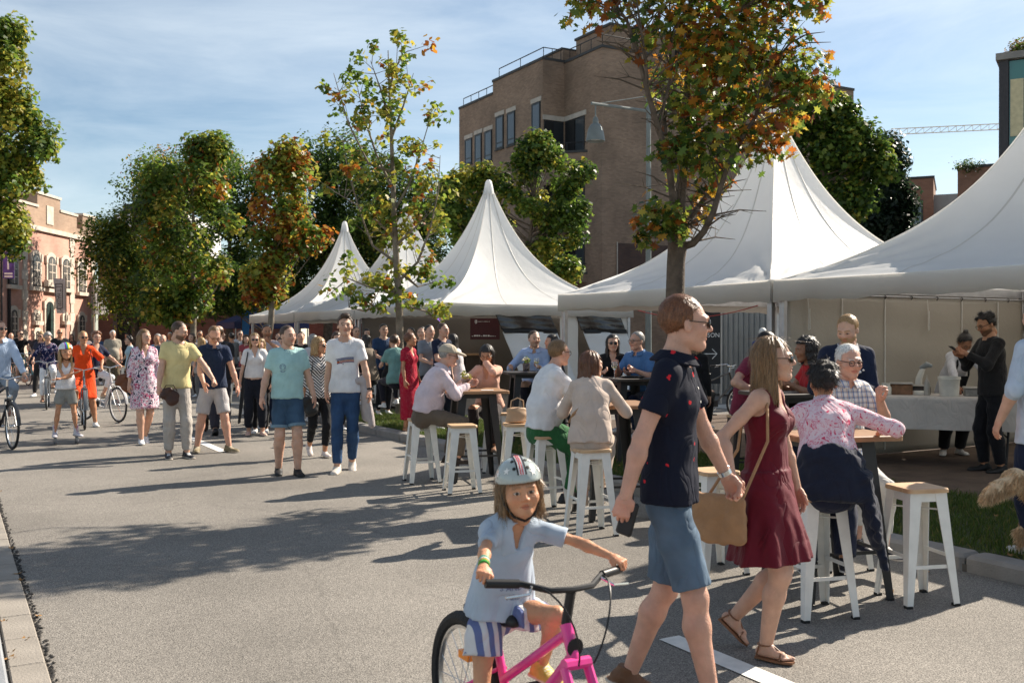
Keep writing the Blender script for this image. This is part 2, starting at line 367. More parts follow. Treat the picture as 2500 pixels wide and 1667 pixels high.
# fallen leaves on road and verge
rg = np.random.default_rng(5); mb = MB()
for i in range(130):
    v = rg.choice([rg.normal(6.9, .5), rg.uniform(5.2, 8.5), rg.uniform(.1, .5)]); u = rg.uniform(2, 19); z = 0.012 if (v < 6.2) else (0.125 if v < 6.45 else 0.16); a = rg.uniform(0, 6.3); s = rg.uniform(.025, .05)
    if v < .25: z = .06
    mb.add([(v + s * q * math.cos(a + b), u + s * q * math.sin(a + b), z + (0.012 if q > .8 else 0)) for b, q in ((0, 1), (.6, .5), (1.25, .95), (1.9, .5), (2.5, .9), (3.6, .45), (5, .8), (5.6, .5))], [tuple(range(8))])
o = mb.build('fallen_leaves', mat('dry_leaf', (0.28, 0.15, 0.05), 0.8, 0.4, 30)); o.rotation_euler = (0, 0, PHI); o['kind'] = 'stuff'; tag(o, 'scattered dry fallen leaves on verge and road edge', 'leaves')

# ------------------------------------------------------------------ pagoda tents
def tent_mat(name='tent_fabric', col=(0.90, 0.90, 0.89), tr=0.22):
    m = mat(name, col, 0.42, 0.05, 0.9, 0, 1, spec=0.35, trans=tr, detail=6)
    n = m.node_tree; b = n.nodes['Principled BSDF']; tc = n.nodes.new('ShaderNodeTexCoord')
    a = n.nodes.new('ShaderNodeTexNoise'); a.inputs['Scale'].default_value = 1.6; a.inputs['Detail'].default_value = 7; a.inputs['Distortion'].default_value = 1.6
    c = n.nodes.new('ShaderNodeTexNoise'); c.inputs['Scale'].default_value = 7; c.inputs['Detail'].default_value = 5; c.inputs['Distortion'].default_value = 2.5
    ad = n.nodes.new('ShaderNodeMath'); ad.operation = 'MULTIPLY_ADD'; ad.inputs[1].default_value = 0.35
    n.links.new(tc.outputs['Object'], a.inputs[0]); n.links.new(tc.outputs['Object'], c.inputs[0])
    n.links.new(c.outputs[0], ad.inputs[0]); n.links.new(a.outputs[0], ad.inputs[2])
    bp = n.nodes.new('ShaderNodeBump'); bp.inputs['Strength'].default_value = 0.22; bp.inputs['Distance'].default_value = 0.035
    n.links.new(ad.outputs[0], bp.inputs['Height']); n.links.new(bp.outputs[0], b.inputs['Normal'])
    return m
M_tent = tent_mat(tr=.38); M_alu = mat('aluminium', (0.42, 0.42, 0.43), 0.45, 0.12, 6, metal=0.85)
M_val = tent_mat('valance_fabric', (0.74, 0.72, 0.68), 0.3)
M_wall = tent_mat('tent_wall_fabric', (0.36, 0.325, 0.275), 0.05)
M_black = mat('black_cloth', (0.012, 0.012, 0.013), 0.6)
M_dkmetal = mat('dark_metal', (0.035, 0.036, 0.038), 0.45, 0.15, 9, metal=0.5)
EAVE, VAL = 2.34, 0.27
def roof_face(side, peak, seed, n=44, mrow=40):
    rg = np.random.default_rng(seed); s = np.linspace(0, 1, mrow) ** 0.9; t = np.linspace(-1, 1, n)
    S, Tt = np.meshgrid(s, t, indexing='ij'); r = 1 - S * 0.972
    prof = .57 * (1 - r) ** 4 + .43 * (1 - r) ** 1.2
    z = EAVE + (peak - EAVE) * prof
    z = z - 0.10 * np.sin(np.pi * np.clip(S, 0, 1)) * (1 - Tt ** 2) - 0.045 * (1 - Tt ** 2) * (1 - S) ** 8
    a = Tt * r * 2.5; b = -r * 2.5 + 0.10 * np.sin(np.pi * S) * (1 - Tt ** 2) * (1 - S)
    for sg in (-1, 1):      # wrinkles fanning out from the two eave corners
        dx, dy = a - sg * 2.5, b + 2.5; d = np.hypot(dx, dy) + 1e-6; th = np.arctan2(dy, -sg * dx)
        z += 0.028 * np.sin(th * 26 + rg.uniform(0, 6) + 1.5 * np.sin(th * 7)) * np.exp(-((d - 0.7) / 0.55) ** 2) * np.clip(S * 12, 0, 1)
        z += 0.011 * np.sin(th * 43 + rg.uniform(0, 6)) * np.exp(-((d - 1.3) / 0.8) ** 2) * np.clip(S * 12, 0, 1)
    z += 0.010 * np.sin(a * 3.1 + rg.uniform(0, 6)) * np.exp(-((S - 0.06) / 0.07) ** 2)
    V = np.stack([a, b, z], -1).reshape(-1, 3) @ Rz(side * math.pi / 2).T
    idx = np.arange(mrow * n).reshape(mrow, n); Fq = np.stack([idx[:-1, :-1], idx[:-1, 1:], idx[1:, 1:], idx[1:, :-1]], -1).reshape(-1, 4)
    return V, Fq
def tent(u0, peak, label, seed, sides=(0, 1, 2, 3), g=0.025):
    """5 x 5 m pagoda tent standing with its road-side corner row at v = 8.89 and its near edge at u0"""
    e = empty('pagoda_tent', rw(8.89 + 2.5, u0 + 2.5, 0), PHI, label, 'tent', 'white pagoda tents along the road')
    Vs, Fs, k = [], [], 0
    for sd in range(4):
        V, Fq = roof_face(sd, peak, seed + sd); Vs.append(V * np.array([1 - g / 2.5, 1 - g / 2.5, 1])); Fs.append(Fq + k); k += len(V)
    roof = np_mesh('roof', np.concatenate(Vs), np.concatenate(Fs), M_tent, e)
    for sd in range(4):          # welded seams: along each hip and across each face
        V, _ = roof_face(sd, peak, seed + sd); G_ = V.reshape(40, 44, 3)
        for c in (0, 14, 29):
            a_, b_ = G_[:, c], G_[:, c + 1]; u_ = (b_ - a_); u_ /= np.linalg.norm(u_, axis=1)[:, None] + 1e-9; w_ = .016; ou = np.array([0, 0, .006]) + (a_ * np.array([1, 1, 0])) / (np.linalg.norm(a_[:, :2], axis=1)[:, None] + 1e-6) * .006
            P_ = np.stack([a_ - u_ * w_ + ou * .3, a_ + ou, a_ + u_ * w_ + ou * .3], 1).reshape(-1, 3) * np.array([1 - g / 2.5, 1 - g / 2.5, 1]); i_ = np.arange(39)[:, None] * 3
            np_mesh('seam', P_, np.concatenate([np.concatenate([i_ + k, i_ + k + 1, i_ + k + 4, i_ + k + 3], 1) for k in (0, 1)]), M_val, roof)
    MB().lathe([(0.0, peak + 0.02), (0.035, peak + 0.015), (0.075, peak - 0.03), (0.10, peak - 0.14), (0.14, peak - 0.34)], n=14).build('peak_cap', M_tent, roof, True)
    rg = np.random.default_rng(seed + 50)
    for sd in range(4):
        t = np.linspace(-2.5 + g, 2.5 - g, 80); ph = rg.uniform(0, 6, 3)
        zb = EAVE - VAL - 0.012 * np.sin(t * 5 + ph[0]) - 0.008 * np.sin(t * 13 + ph[1]) + 0.02 * np.cos(t * 0.6)
        yb = -2.512 + g + 0.010 * np.sin(t * 6 + ph[2])
        V = np.concatenate([np.stack([t, np.full(80, -2.505 + g), np.full(80, EAVE + 0.012 - 0.035 * (1 - (t / 2.5) ** 2))], 1), np.stack([t, yb, zb], 1), np.stack([t, yb + 0.006, zb], 1), np.stack([t, np.full(80, -2.497 + g), np.full(80, EAVE - 0.01)], 1)]) @ Rz(sd * math.pi / 2).T
        i = np.arange(79); Fq = np.concatenate([np.stack([80 * r + i + 1, 80 * r + i, 80 * r + 80 + i, 80 * r + 81 + i], 1) for r in range(3)])
        np_mesh('valance', V, Fq, M_val, e)
        c = 2.42 - g
        MB().box(-c + .04, c - .04, -c - 0.03, -c + 0.03, EAVE - 0.14, EAVE - 0.03, Matrix.Rotation(sd * math.pi / 2, 4, 'Z')).build('eave_beam', M_alu, e)
        MB().cbox(-c - .04, -c + .04, -c - .04, -c + .04, 0.09, EAVE - 0.02, .012).build('post', M_alu, e).rotation_euler = (0, 0, sd * math.pi / 2)
    m2 = MB()
    for sd in range(4):
        a = R(45 + 90 * sd); m2.tube([(2.4 * 1.41 * math.cos(a) * .95, 2.4 * 1.41 * math.sin(a) * .95, EAVE - .08), (0, 0, EAVE + 0.55)], 0.012, 6)
    m2.tube([(0, 0, EAVE + 0.5), (0, 0, peak - .1)], 0.03, 8); m2.build('mast', M_alu, e)
    return e
tE = tent(4.15, 5.35, 'nearest white pagoda tent at right edge, serving table under it', 10)
tD = tent(9.15, 5.32, 'white pagoda tent behind the trunk of the big autumn tree', 20)
tC = tent(18.69, 5.40, 'white pagoda tent with tied-back flaps in front of brick building', 30)
tB = tent(23.69, 5.42, 'middle white pagoda tent half hidden behind the thin sparse tree', 40)
tA = tent(28.69, 5.40, 'farthest white pagoda tent, leftmost of the row', 60)
def canvas(parent, x0, x1, y, z0, z1, m, name='side_wall', along='x', seed=0, amp=0.025, nx=60, nzz=24, slant=0.0):
    """hanging canvas in the parent's local frame, with vertical folds; slant shifts its foot sideways"""
    rg = np.random.default_rng(seed); t = np.linspace(0, 1, nx); s = np.linspace(0, 1, nzz); Tt, S = np.meshgrid(t, s, indexing='ij')
    A = x0 + (x1 - x0) * Tt + slant * (1 - S); L = abs(x1 - x0)
    B = y + amp * (np.sin(Tt * L * 4 + rg.uniform(0, 6)) * .5 + np.sin(Tt * L * 9 + rg.uniform(0, 6) + S * 2) * .35) * (1.2 - S) + 0.006 * np.sin(S * 23 + Tt * 5)
    Z = z0 + (z1 - z0) * S
    pts = [(A, B, Z), (A, B + 0.008, Z)] if along == 'x' else [(B, A, Z), (B + 0.008, A, Z)]
    V = np.concatenate([np.stack(p, -1).reshape(-1, 3) for p in pts]); k = nx * nzz
    idx = np.arange(k).reshape(nx, nzz); q = np.stack([idx[:-1, :-1], idx[1:, :-1], idx[1:, 1:], idx[:-1, 1:]], -1).reshape(-1, 4)
    edge = np.concatenate([idx[:, 0], idx[-1, 1:], idx[::-1, -1][1:], idx[0, ::-1][1:-1]]); en = np.roll(edge, -1)
    Fq = np.concatenate([q, q[:, ::-1] + k, np.stack([edge, edge + k, en + k, en], 1)])
    return np_mesh(name, V, Fq, m, parent)
# tent at the right: far end wall (with hooks and ties) and back wall
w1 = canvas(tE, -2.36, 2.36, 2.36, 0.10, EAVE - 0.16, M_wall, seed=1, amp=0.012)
MB().tube([(-2.38, 2.34, EAVE - 0.17), (2.38, 2.34, EAVE - 0.17)], 0.013, 6).build('wall_rail', M_alu, tE)
for k in range(9):
    MB().tube([(-2.2 + k * .52, 2.33, EAVE - .15), (-2.2 + k * .52, 2.305, EAVE - .175), (-2.2 + k * .52, 2.33, EAVE - .205)], 0.007, 5).build('hook', M_dkmetal, w1)
for x in (-2.05, .2):
    MB().tube([(x, 2.325, EAVE - .2), (x + .012, 2.315, EAVE - .42), (x + .004, 2.31, EAVE - .62), (x + .03, 2.31, EAVE - .60), (x + .028, 2.315, EAVE - .35)], 0.006, 5).build('tie_strap', M_val, w1)
for x in (-1.42, -.62, .95, 1.75): MB().box(x - .006, x + .006, 2.335, 2.348, .15, EAVE - .2).build('wall_seam', M_val, w1)
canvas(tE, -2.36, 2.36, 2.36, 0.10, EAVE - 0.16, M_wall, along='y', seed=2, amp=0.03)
# the three far tents: back walls; the third one has end panels, flaps and a sign
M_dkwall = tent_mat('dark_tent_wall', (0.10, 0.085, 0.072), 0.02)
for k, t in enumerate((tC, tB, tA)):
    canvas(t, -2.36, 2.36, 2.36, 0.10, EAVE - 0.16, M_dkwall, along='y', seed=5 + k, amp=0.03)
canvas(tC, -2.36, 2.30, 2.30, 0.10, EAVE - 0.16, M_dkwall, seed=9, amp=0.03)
M_win = mat('window_film', (0.03, 0.026, 0.026), 0.22, 0.4, 5, 0.6, 7, spec=0.6)
M_flap = tent_mat('flap_fabric', (0.74, 0.75, 0.76), 0.12)
def flap(x0, x1, top, sl, seed):
    e = canvas(tC, x0, x1, -2.46, 0.15, top - 0.5, M_flap, 'door_flap', seed=seed, amp=0.04, slant=sl)
    f = sl / (top - 0.5 - 0.15)
    canvas(e, x0 - f * .50, x1 - f * .50, -2.455, top - 0.46, top - 0.02, M_win, 'flap_window', seed=seed + 1, amp=0.05, nzz=14, slant=f * .44)
    canvas(e, x0 - f * .05, x1 - f * .05, -2.48, top - 0.53, top - 0.44, M_black, 'flap_hem', seed=seed + 2, amp=0.03, nzz=6, slant=f * .09)
flap(-0.98, 0.40, EAVE - .1, 0.75, 3)
flap(1.1, 2.3, EAVE - .1, 0.72, 7)
canvas(tC, 0.52, 1.0, -2.40, 0.10, EAVE - .15, M_val, seed=11, amp=0.02, nx=20)
canvas(tC, 2.0, 2.38, -2.40, 0.10, EAVE - .15, M_val, seed=12, amp=0.02, nx=16)
sg = empty('bar_sign', dp(1184, 22.6, 1.55), R(6), 'dark red bar sign hanging inside the tent with tied-back flaps', 'sign')
MB().box(-.335, .335, -.01, .01, 0.02, .50).build('board', mat('dark_red', (0.05, 0.008, 0.010), 0.5), sg)
M_white = mat('white_print', (0.75, 0.73, 0.70), 0.6)
mk = MB(); mk.tube([(-.22, -.014, .46), (-.225, -.014, .41), (-.205, -.014, .38), (-.185, -.014, .41), (-.19, -.014, .46)], .007, 5); mk.build('logo', M_white, sg)
mk = MB(); rg = random.Random(2)
for k in range(9):
    x = -.15 + k * .03; mk.box(x, x + rg.uniform(.012, .024), -.014, -.0125, .42, .43)
mk.build('lettering', M_white, sg); mk = MB()
for k in range(11):
    x = -.30 + k * .052; mk.box(x, x + rg.uniform(.015, .04), -.014, -.0125, .09, .09 + rg.choice([.012, .03]))
mk.build('lettering', M_white, sg)
# little purple disco lamps glowing under the eaves of the far tents
M_led = mat('purple_led', (0.2, 0.05, 0.5)); M_led.node_tree.nodes['Principled BSDF'].inputs['Emission Color'].default_value = (0.22, 0.06, 0.9, 1); M_led.node_tree.nodes['Principled BSDF'].inputs['Emission Strength'].default_value = 1.2
for k, (px, py, Y) in enumerate(((935, 787, 25.5), (1075, 779, 23.0))):
    z = CAMH + (HZ - py) * Y / F; e = empty('led_spot', dp(px, Y, z), 0, ('purple glowing spot lamp left of the thin tree trunk', 'purple glowing spot lamp beside the tent post right of thin trunk')[k], 'lamp')
    MB().lathe([(.03, .12), (.06, .1), (.065, -.02), (.05, -.05)], n=12).build('housing', M_dkmetal, e)
    b = MB()
    for i in range(7):
        a = i * math.pi / 3; r = 0 if i == 6 else .045
        b.lathe([(0, -.014), (.013, -.01), (.013, .01), (0, .014)], (r * math.cos(a), -.075, r * math.sin(a)), 8, 'y')
    b.build('led_cluster', M_led, e)
# red cord strung across the opening of the empty tent
pts = [Vector(dp(1557, 18.6, 2.13)).lerp(Vector(dp(1850, 15.4, 2.12)), k / 12) + Vector((0, 0, -.16 * (1 - (k / 6 - 1) ** 2))) for k in range(13)]
o = MB().tube(pts, .008, 6).build('cord', mat('red_cord', (0.35, 0.04, 0.04), 0.7)); tag(o, 'thin red cord strung under the tent behind the big tree', 'cord')

# ------------------------------------------------------------------ buildings
def brick_mat(name, c1, c2, mortar, bw=0.215, bh=0.065, mo=0.011, bump=0.6):
    m, n, b = new_mat(name); uv = n.nodes.new('ShaderNodeUVMap')
    br = n.nodes.new('ShaderNodeTexBrick'); br.inputs['Scale'].default_value = 1.0; br.inputs['Brick Width'].default_value = bw; br.inputs['Row Height'].default_value = bh + mo
    br.inputs['Mortar Size'].default_value = mo / 2; br.inputs['Color1'].default_value = (*c1, 1); br.inputs['Color2'].default_value = (*c2, 1); br.inputs['Mortar'].default_value = (*mortar, 1); br.inputs['Bias'].default_value = -0.1
    n.links.new(uv.outputs[0], br.inputs['Vector'])
    no = n.nodes.new('ShaderNodeTexNoise'); no.inputs['Scale'].default_value = 0.5; no.inputs['Detail'].default_value = 7; n.links.new(uv.outputs[0], no.inputs['Vector'])
    mr = n.nodes.new('ShaderNodeMapRange'); mr.inputs['From Min'].default_value = .3; mr.inputs['From Max'].default_value = .7; mr.inputs['To Min'].default_value = .72; mr.inputs['To Max'].default_value = 1.2; n.links.new(no.outputs[0], mr.inputs[0])
    s = n.nodes.new('ShaderNodeVectorMath'); s.operation = 'SCALE'; n.links.new(br.outputs['Color'], s.inputs[0]); n.links.new(mr.outputs[0], s.inputs['Scale'])
    n.links.new(s.outputs[0], b.inputs['Base Color']); b.inputs['Roughness'].default_value = 0.9
    bp = n.nodes.new('ShaderNodeBump'); bp.inputs['Strength'].default_value = bump; bp.inputs['Distance'].default_value = 0.015; bp.invert = True
    n.links.new(br.outputs['Fac'], bp.inputs['Height']); n.links.new(bp.outputs[0], b.inputs['Normal']); return m
M_brick = brick_mat('brown_brick', (0.30, 0.208, 0.145), (0.225, 0.152, 0.108), (0.22, 0.17, 0.135))
M_brick2 = brick_mat('dark_brick', (0.10, 0.055, 0.042), (0.07, 0.042, 0.036), (0.07, 0.06, 0.055))
M_cop = mat('coping', (0.045, 0.045, 0.045), 0.6, .15, 3)
M_lint = mat('lintel_concrete', (0.45, 0.41, 0.36), 0.85, .12, 3)
M_frame = mat('window_frame_dark', (0.022, 0.026, 0.03), 0.4)
def glass_mat(name, col=(0.05, 0.06, 0.07), rough=0.06):
    m, n, b = new_mat(name); b.inputs['Base Color'].default_value = (*col, 1); b.inputs['Roughness'].default_value = rough; b.inputs['Specular IOR Level'].default_value = 0.9
    tc = n.nodes.new('ShaderNodeTexCoord'); no = n.nodes.new('ShaderNodeTexNoise'); no.inputs['Scale'].default_value = 1.3; n.links.new(tc.outputs['Object'], no.inputs[0])
    bp = n.nodes.new('ShaderNodeBump'); bp.inputs['Strength'].default_value = 0.08; n.links.new(no.outputs[0], bp.inputs['Height']); n.links.new(bp.outputs[0], b.inputs['Normal']); return m
M_glass = glass_mat('window_glass'); M_curtain = mat('curtain', (0.62, 0.63, 0.62), 0.8, .2, 4)
BV, BU = 28.6, 41.2
bb = empty('brick_building', rw(BV, BU, 0), PHI, 'tall brown brick apartment block with stepped roofline behind the tents', 'building')
def wall_px(px, py, v):          # photo pixel on the plane v = const of the road frame -> local (u, z) of the building
    k = (px - 1250) / F; u = (v * CN - k * v * SN) / (k * CN + SN); Y = v * SN + u * CN
    return u - BU, CAMH + (HZ - py) * Y / F
def z4(x, y): return 1080 + x * .4337, 40 + y * .4337
# local frame: x = v - BV (towards the back), y = u - BU (to the left along the facade)
MB().box(0.0, 18.0, 0.0, 3.5, 0, 16.1).build('wall', M_brick, bb, uv=True)
MB().box(-1.35, 18, 3.5, 9.0, 0, 16.15).build('wall', M_brick, bb, uv=True)
MB().box(-1.35, 18, 9.0, 13.3, 0, 15.45).build('wall', M_brick, bb, uv=True)
MB().box(-1.30, 16, 13.3, 14.1, 0, 10.0).build('wall', M_brick, bb, uv=True)
for (x0, x1, y0, y1, z) in ((0, 18, 0, 3.5, 16.1), (-1.35, 18, 3.5, 9.0, 16.15), (-1.35, 18, 9.0, 13.3, 15.45), (-1.30, 16, 13.3, 14.1, 10.0)):
    MB().box(x0 - .05, x1 + .03, y0 - .05 if y0 == 0 else y0 - .02, y1 + .02, z + .002, z + .14).build('coping', M_cop, bb)
ph = MB().box(1.0, 13, 0.7, 3.9, 16.2, 17.55).build('penthouse_wall', M_brick, bb, uv=True); MB().box(.93, 13.1, .63, 3.97, 17.552, 17.68).build('coping', M_cop, ph)
ph = MB().box(0.2, 13, 3.95, 11.6, 16.2, 17.0).build('penthouse_wall', M_brick, bb, uv=True); MB().box(.13, 13.1, 3.98, 11.7, 17.002, 17.12).build('coping', M_cop, ph)
pw = MB().box(5.2, 8.5, 0.35, .7, 16.2, 18.2).build('roof_cabin', M_frame, bb); MB().box(6.9, 7.9, .31, .345, 16.5, 18.0).build('pane', M_glass, pw)
def rail(pts, z, n):
    mb = MB(); P = [Vector((x, y, z + .62)) for x, y in pts]; mb.tube(P, .028, 6)
    for i in range(len(P) - 1):
        for k in range(n + 1): q = P[i].lerp(P[i + 1], k / n); mb.tube([(q.x, q.y, z), tuple(q)], .02, 5)
    mb.build('roof_railing', M_dkmetal, bb)
rail([(-1.1, 9.2), (-1.1, 13.2)], 15.5, 4); rail([(0.15, 3.2), (.15, .2), (9, .2)], 16.2, 3); rail([(-1.15, 8.6), (-1.15, 3.75), (-.1, 3.7)], 16.25, 2)
def fac_window(x, y0, y1, z0, z1, curtain=None, lint=True, face='v'):
    """window in a wall whose plane is local x (face v) or local y (face u); y0..y1 run along the wall"""
    w = empty('window_unit', (0, 0, 0)); w.parent = bb; w.name = 'window'
    def bx(nm, a0, a1, d0, d1, b0, b1, m, par=None):
        mb = MB()
        if face == 'v': mb.box(x + d0, x + d1, a0, a1, b0, b1)
        else: mb.box(a0, a1, x + d0, x + d1, b0, b1)
        return mb.build(nm, m, par or w)
    t = .07
    bx('reveal', y0 - .04, y1 + .04, -.004, .02, z0 - .04, z1 + .04, M_frame)
    bx('frame', y0, y0 + t, -.05, -.005, z0, z1, M_frame); bx('frame', y1 - t, y1, -.05, -.005, z0, z1, M_frame)
    bx('frame', y0 + t, y1 - t, -.05, -.005, z0, z0 + t, M_frame); bx('frame', y0 + t, y1 - t, -.05, -.005, z1 - t, z1, M_frame)
    if z1 - z0 > 1.2: bx('frame', y0 + t, y1 - t, -.045, -.005, z0 + .28, z0 + .34, M_frame)
    bx('pane', y0 + t, y1 - t, -.03, -.012, z0 + t, z1 - t, M_glass)
    if lint: bx('lintel', y0 - .12, y1 + .12, -.035, -.003, z1 + .045, z1 + .28, M_lint)
    bx('sill', y0 - .08, y1 + .08, -.08, -.003, z0 - .11, z0 - .045, M_cop)
    return w
VL = BV - 1.35
for (x0, x1, y0, y1) in ((130, 167, 690, 835), (185, 221, 664, 838), (240, 279, 645, 818), (303, 344, 562, 748), (367, 409, 540, 728), (505, 551, 488, 684), (133, 168, 985, 1095)):
    (a, za), (b2, zb) = wall_px(*z4(x0, y0), VL), wall_px(*z4(x1, y1), VL)
    ym, zt = wall_px(*z4((x0 + x1) / 2, y0 + 4), VL); _, zb = wall_px(*z4((x0 + x1) / 2, y1 - 4), VL)
    fac_window(-1.352, min(a, b2), max(a, b2), zb, zt)
# the corner loggias in the notch of the facade
def loggia(zf, zt, brick_h):
    lg = empty('loggia', (0, 0, 0)); lg.parent = bb
    MB().box(-.012, -.003, 1.55, 3.42, zf, zt).build('opening', M_frame, lg)
    MB().box(-.05, -.013, 1.6, 2.35, zf + .1, zt - .08).build('pane', M_glass, lg); MB().box(-.05, -.013, 2.45, 3.3, zf + .1, zt - .08).build('pane', M_black, lg)
    MB().box(-1.28, -.06, 3.488, 3.497, zf, zt).build('opening', M_frame, lg)
    MB().box(-1.2, -.7, 3.45, 3.487, zf + .1, zt - .08).build('pane', M_black, lg)
    MB().box(-.055, -.002, 1.4, 3.45, zt + .01, zt + .26).build('lintel', M_lint, lg); MB().box(-1.36, -.06, 3.44, 3.492, zt + .01, zt + .26).build('lintel', M_lint, lg)
    MB().prism([(-.004, 1.35), (-.004, 3.49), (-1.34, 3.49), (-.75, 2.1)][::-1], zf - brick_h, zf + .02).build('parapet', M_brick, lg, uv=True)
    MB().prism([(-.003, 1.30), (-.003, 3.485), (-1.42, 3.485), (-.8, 2.04)][::-1], zf + .021, zf + .14).build('parapet_cap', M_cop, lg)
    mb = MB(); mb.tube([(-.03, 1.35, zf + .55), (-.75, 2.08, zf + .55), (-1.34, 3.46, zf + .55)], .025, 6); mb.tube([(-.75, 2.08, zf + .1), (-.75, 2.08, zf + .55)], .02, 6); mb.build('railing', M_dkmetal, lg)
loggia(11.05, 13.0, 1.5); loggia(7.9, 9.75, .4); loggia(4.8, 6.6, .4)
pn = MB().box(0.9, 5.4, -.035, -.003, 4.4, 6.35).build('recess_panel', M_brick2, bb, uv=True)
MB().tube([(.9, -.05, 2), (.9, -.05, 6.4)], .03, 6).build('downpipe', M_lint, bb)
# grey corrugated shed, dark brick pier, planted bed and the black sign behind the empty tent
M_shed = mat('grey_cladding', (0.25, 0.26, 0.255), 0.5, .1, 3)
sh = empty('metal_shed', rw(18.4, 18.9), PHI, 'pale grey corrugated metal shed behind the empty tent', 'shed')
MB().box(0, 6.0, 0, 4, .06, 3.55).build('wall', M_shed, sh)
for k in range(30): MB().box(k * .2 + .03, k * .2 + .09, -.035, -.002, .06, 3.5).build('panel_rib', M_shed, sh) if k % 1 == 0 else None
for k in range(20): MB().box(-.035, -.002, k * .2 + .03, k * .2 + .09, .06, 3.5).build('panel_rib', M_shed, sh)
MB().box(-.06, 6.06, -.06, 4.06, 3.551, 3.68).build('roof_edge', M_lint, sh)
ww = MB().box(22.7, 27, 18.0, 18.4, 0.02, 3.4).build('garden_wall', M_brick2, None, uv=True); ww.rotation_euler = (0, 0, PHI); tag(ww, 'dark brick wall with hanging leaves behind the empty tent', 'wall')
bw = MB().box(18.0, 27, 17.0, 17.35, .02, .62).build('planter_wall', M_brick2, None, uv=True); bw.rotation_euler = (0, 0, PHI); tag(bw, 'low brick planter wall holding white flowering shrubs', 'wall')
s2 = empty('direction_sign', dp(1726, 23.9, .5), R(8), 'black sign with white arrow behind the empty tent', 'sign')
MB().box(-.33, .33, -.02, .02, 0, 2.0).build('board', mat('sign_black', (0.015, 0.015, 0.017), 0.5), s2)
for x in (-.36, .33): MB().box(x, x + .04, -.03, .03, -.48, 2.04).build('frame', M_lint, s2)
def text(s, size, m, parent, loc, rot=(R(90), 0, 0), name='lettering', ext=.001, align='CENTER', sx=1.0):
    c = bpy.data.curves.new(name, 'FONT'); c.body = s; c.size = size; c.extrude = ext; c.align_x = align; c.resolution_u = 2
    o = bpy.data.objects.new(name, c); COL.objects.link(o); dg = bpy.context.evaluated_depsgraph_get(); me = bpy.data.meshes.new_from_object(o.evaluated_get(dg)); bpy.data.objects.remove(o)
    me.materials.clear(); me.materials.append(m); o = bpy.data.objects.new(name, me); link(o, parent); o.location = loc; o.rotation_euler = rot; o.scale = (sx, 1, 1); return o
text('INSON', .15, M_white, s2, (.08, -.024, 1.12)); mb = MB(); mb.tube([(-.2, -.026, .72), (.24, -.026, .72)], .01, 5); mb.tube([(.12, -.026, .84), (.24, -.026, .72), (.12, -.026, .60)], .01, 5); mb.build('arrow', M_white, s2)

# pink castellated building on the left: its front stands in the plane X = -22.7
PX = -22.7
def pk(px, py): Y = PX * F / (px - 1250); return Y, CAMH + (HZ - py) * Y / F
def z1(x, y): return x * .268, 440 + y * .268
M_pink = brick_mat('pink_brick', (0.60, 0.32, 0.245), (0.53, 0.275, 0.21), (0.52, 0.33, 0.26), bump=.25)
M_tan = brick_mat('tan_brick', (0.38, 0.26, 0.185), (0.32, 0.215, 0.15), (0.33, 0.25, 0.19), bump=.25)
M_stone = mat('pale_stone', (0.58, 0.50, 0.42), 0.85, .15, 2.5, .3, 20)
M_paneg = glass_mat('grey_pane', (0.13, 0.125, 0.115), .25)
pb = empty('castellated_building', (PX, 48, 0), 0, 'pink brick building with stepped battlements and stone window surrounds', 'building')
def pbx(nm, d0, d1, y0, y1, z0, z1_, m, par=None, uv=False): return MB().box(d0, d1, y0 - 48, y1 - 48, z0, z1_).build(nm, m, par or pb, uv=uv)
Yr = PX * F / (233 - 1250)
pbx('wall', -12, 0, 30, Yr, 0, 6.68, M_pink, uv=True); pbx('parapet', -12, .02, 30, Yr - .003, 6.9, 7.25, M_tan, uv=True)
pbx('string_course', -.2, .12, 30, Yr + .05, 6.681, 6.899, M_stone)
for (y0, y1, zz) in ((47.6, 50.0, 8.45), (50.0, 51.9, 7.85), (52.6, Yr - .004, 8.0), (45.6, 47.6, 7.8), (43.5, 44.6, 7.8), (40.5, 42, 7.8)):
    q = pbx('merlon', -.9, .021, y0, y1, 7.251, zz, M_tan, uv=True); pbx('merlon_cap', -.95, .08, y0 - .05, y1 + .05, zz + .001, zz + .12, M_stone, q)
ni = pbx('niche', .022, .06, 48.5, 49.2, 7.1, 8.0, M_stone)
for px in (60, 175, 227):
    y = PX * F / (px - 1250)
    for k in range(14):
        wd = .26 if k % 2 else .17; pbx('quoin', -.1, .05, y - wd, min(y + wd, Yr - .01), .0 + k * .475, .46 + k * .475, M_stone)
pbx('downpipe', .02, .12, 44.75, 44.87, 0, 6.6, M_dkmetal)
def arch_poly(y0, y1, z0, z1_, n=8):
    r = (y1 - y0) / 2; c = (y0 + y1) / 2; P = [(y0, z0), (y1, z0)]
    for k in range(n + 1):
        a = math.pi * k / n; P.append((c + r * math.cos(a), z1_ - r * .75 + r * .75 * math.sin(a)))
    return P
MY = Matrix(((0, 0, 1, 0), (1, 0, 0, 0), (0, 1, 0, 0), (0, 0, 0, 1)))     # (a, b, depth) -> x = depth, y = a, z = b
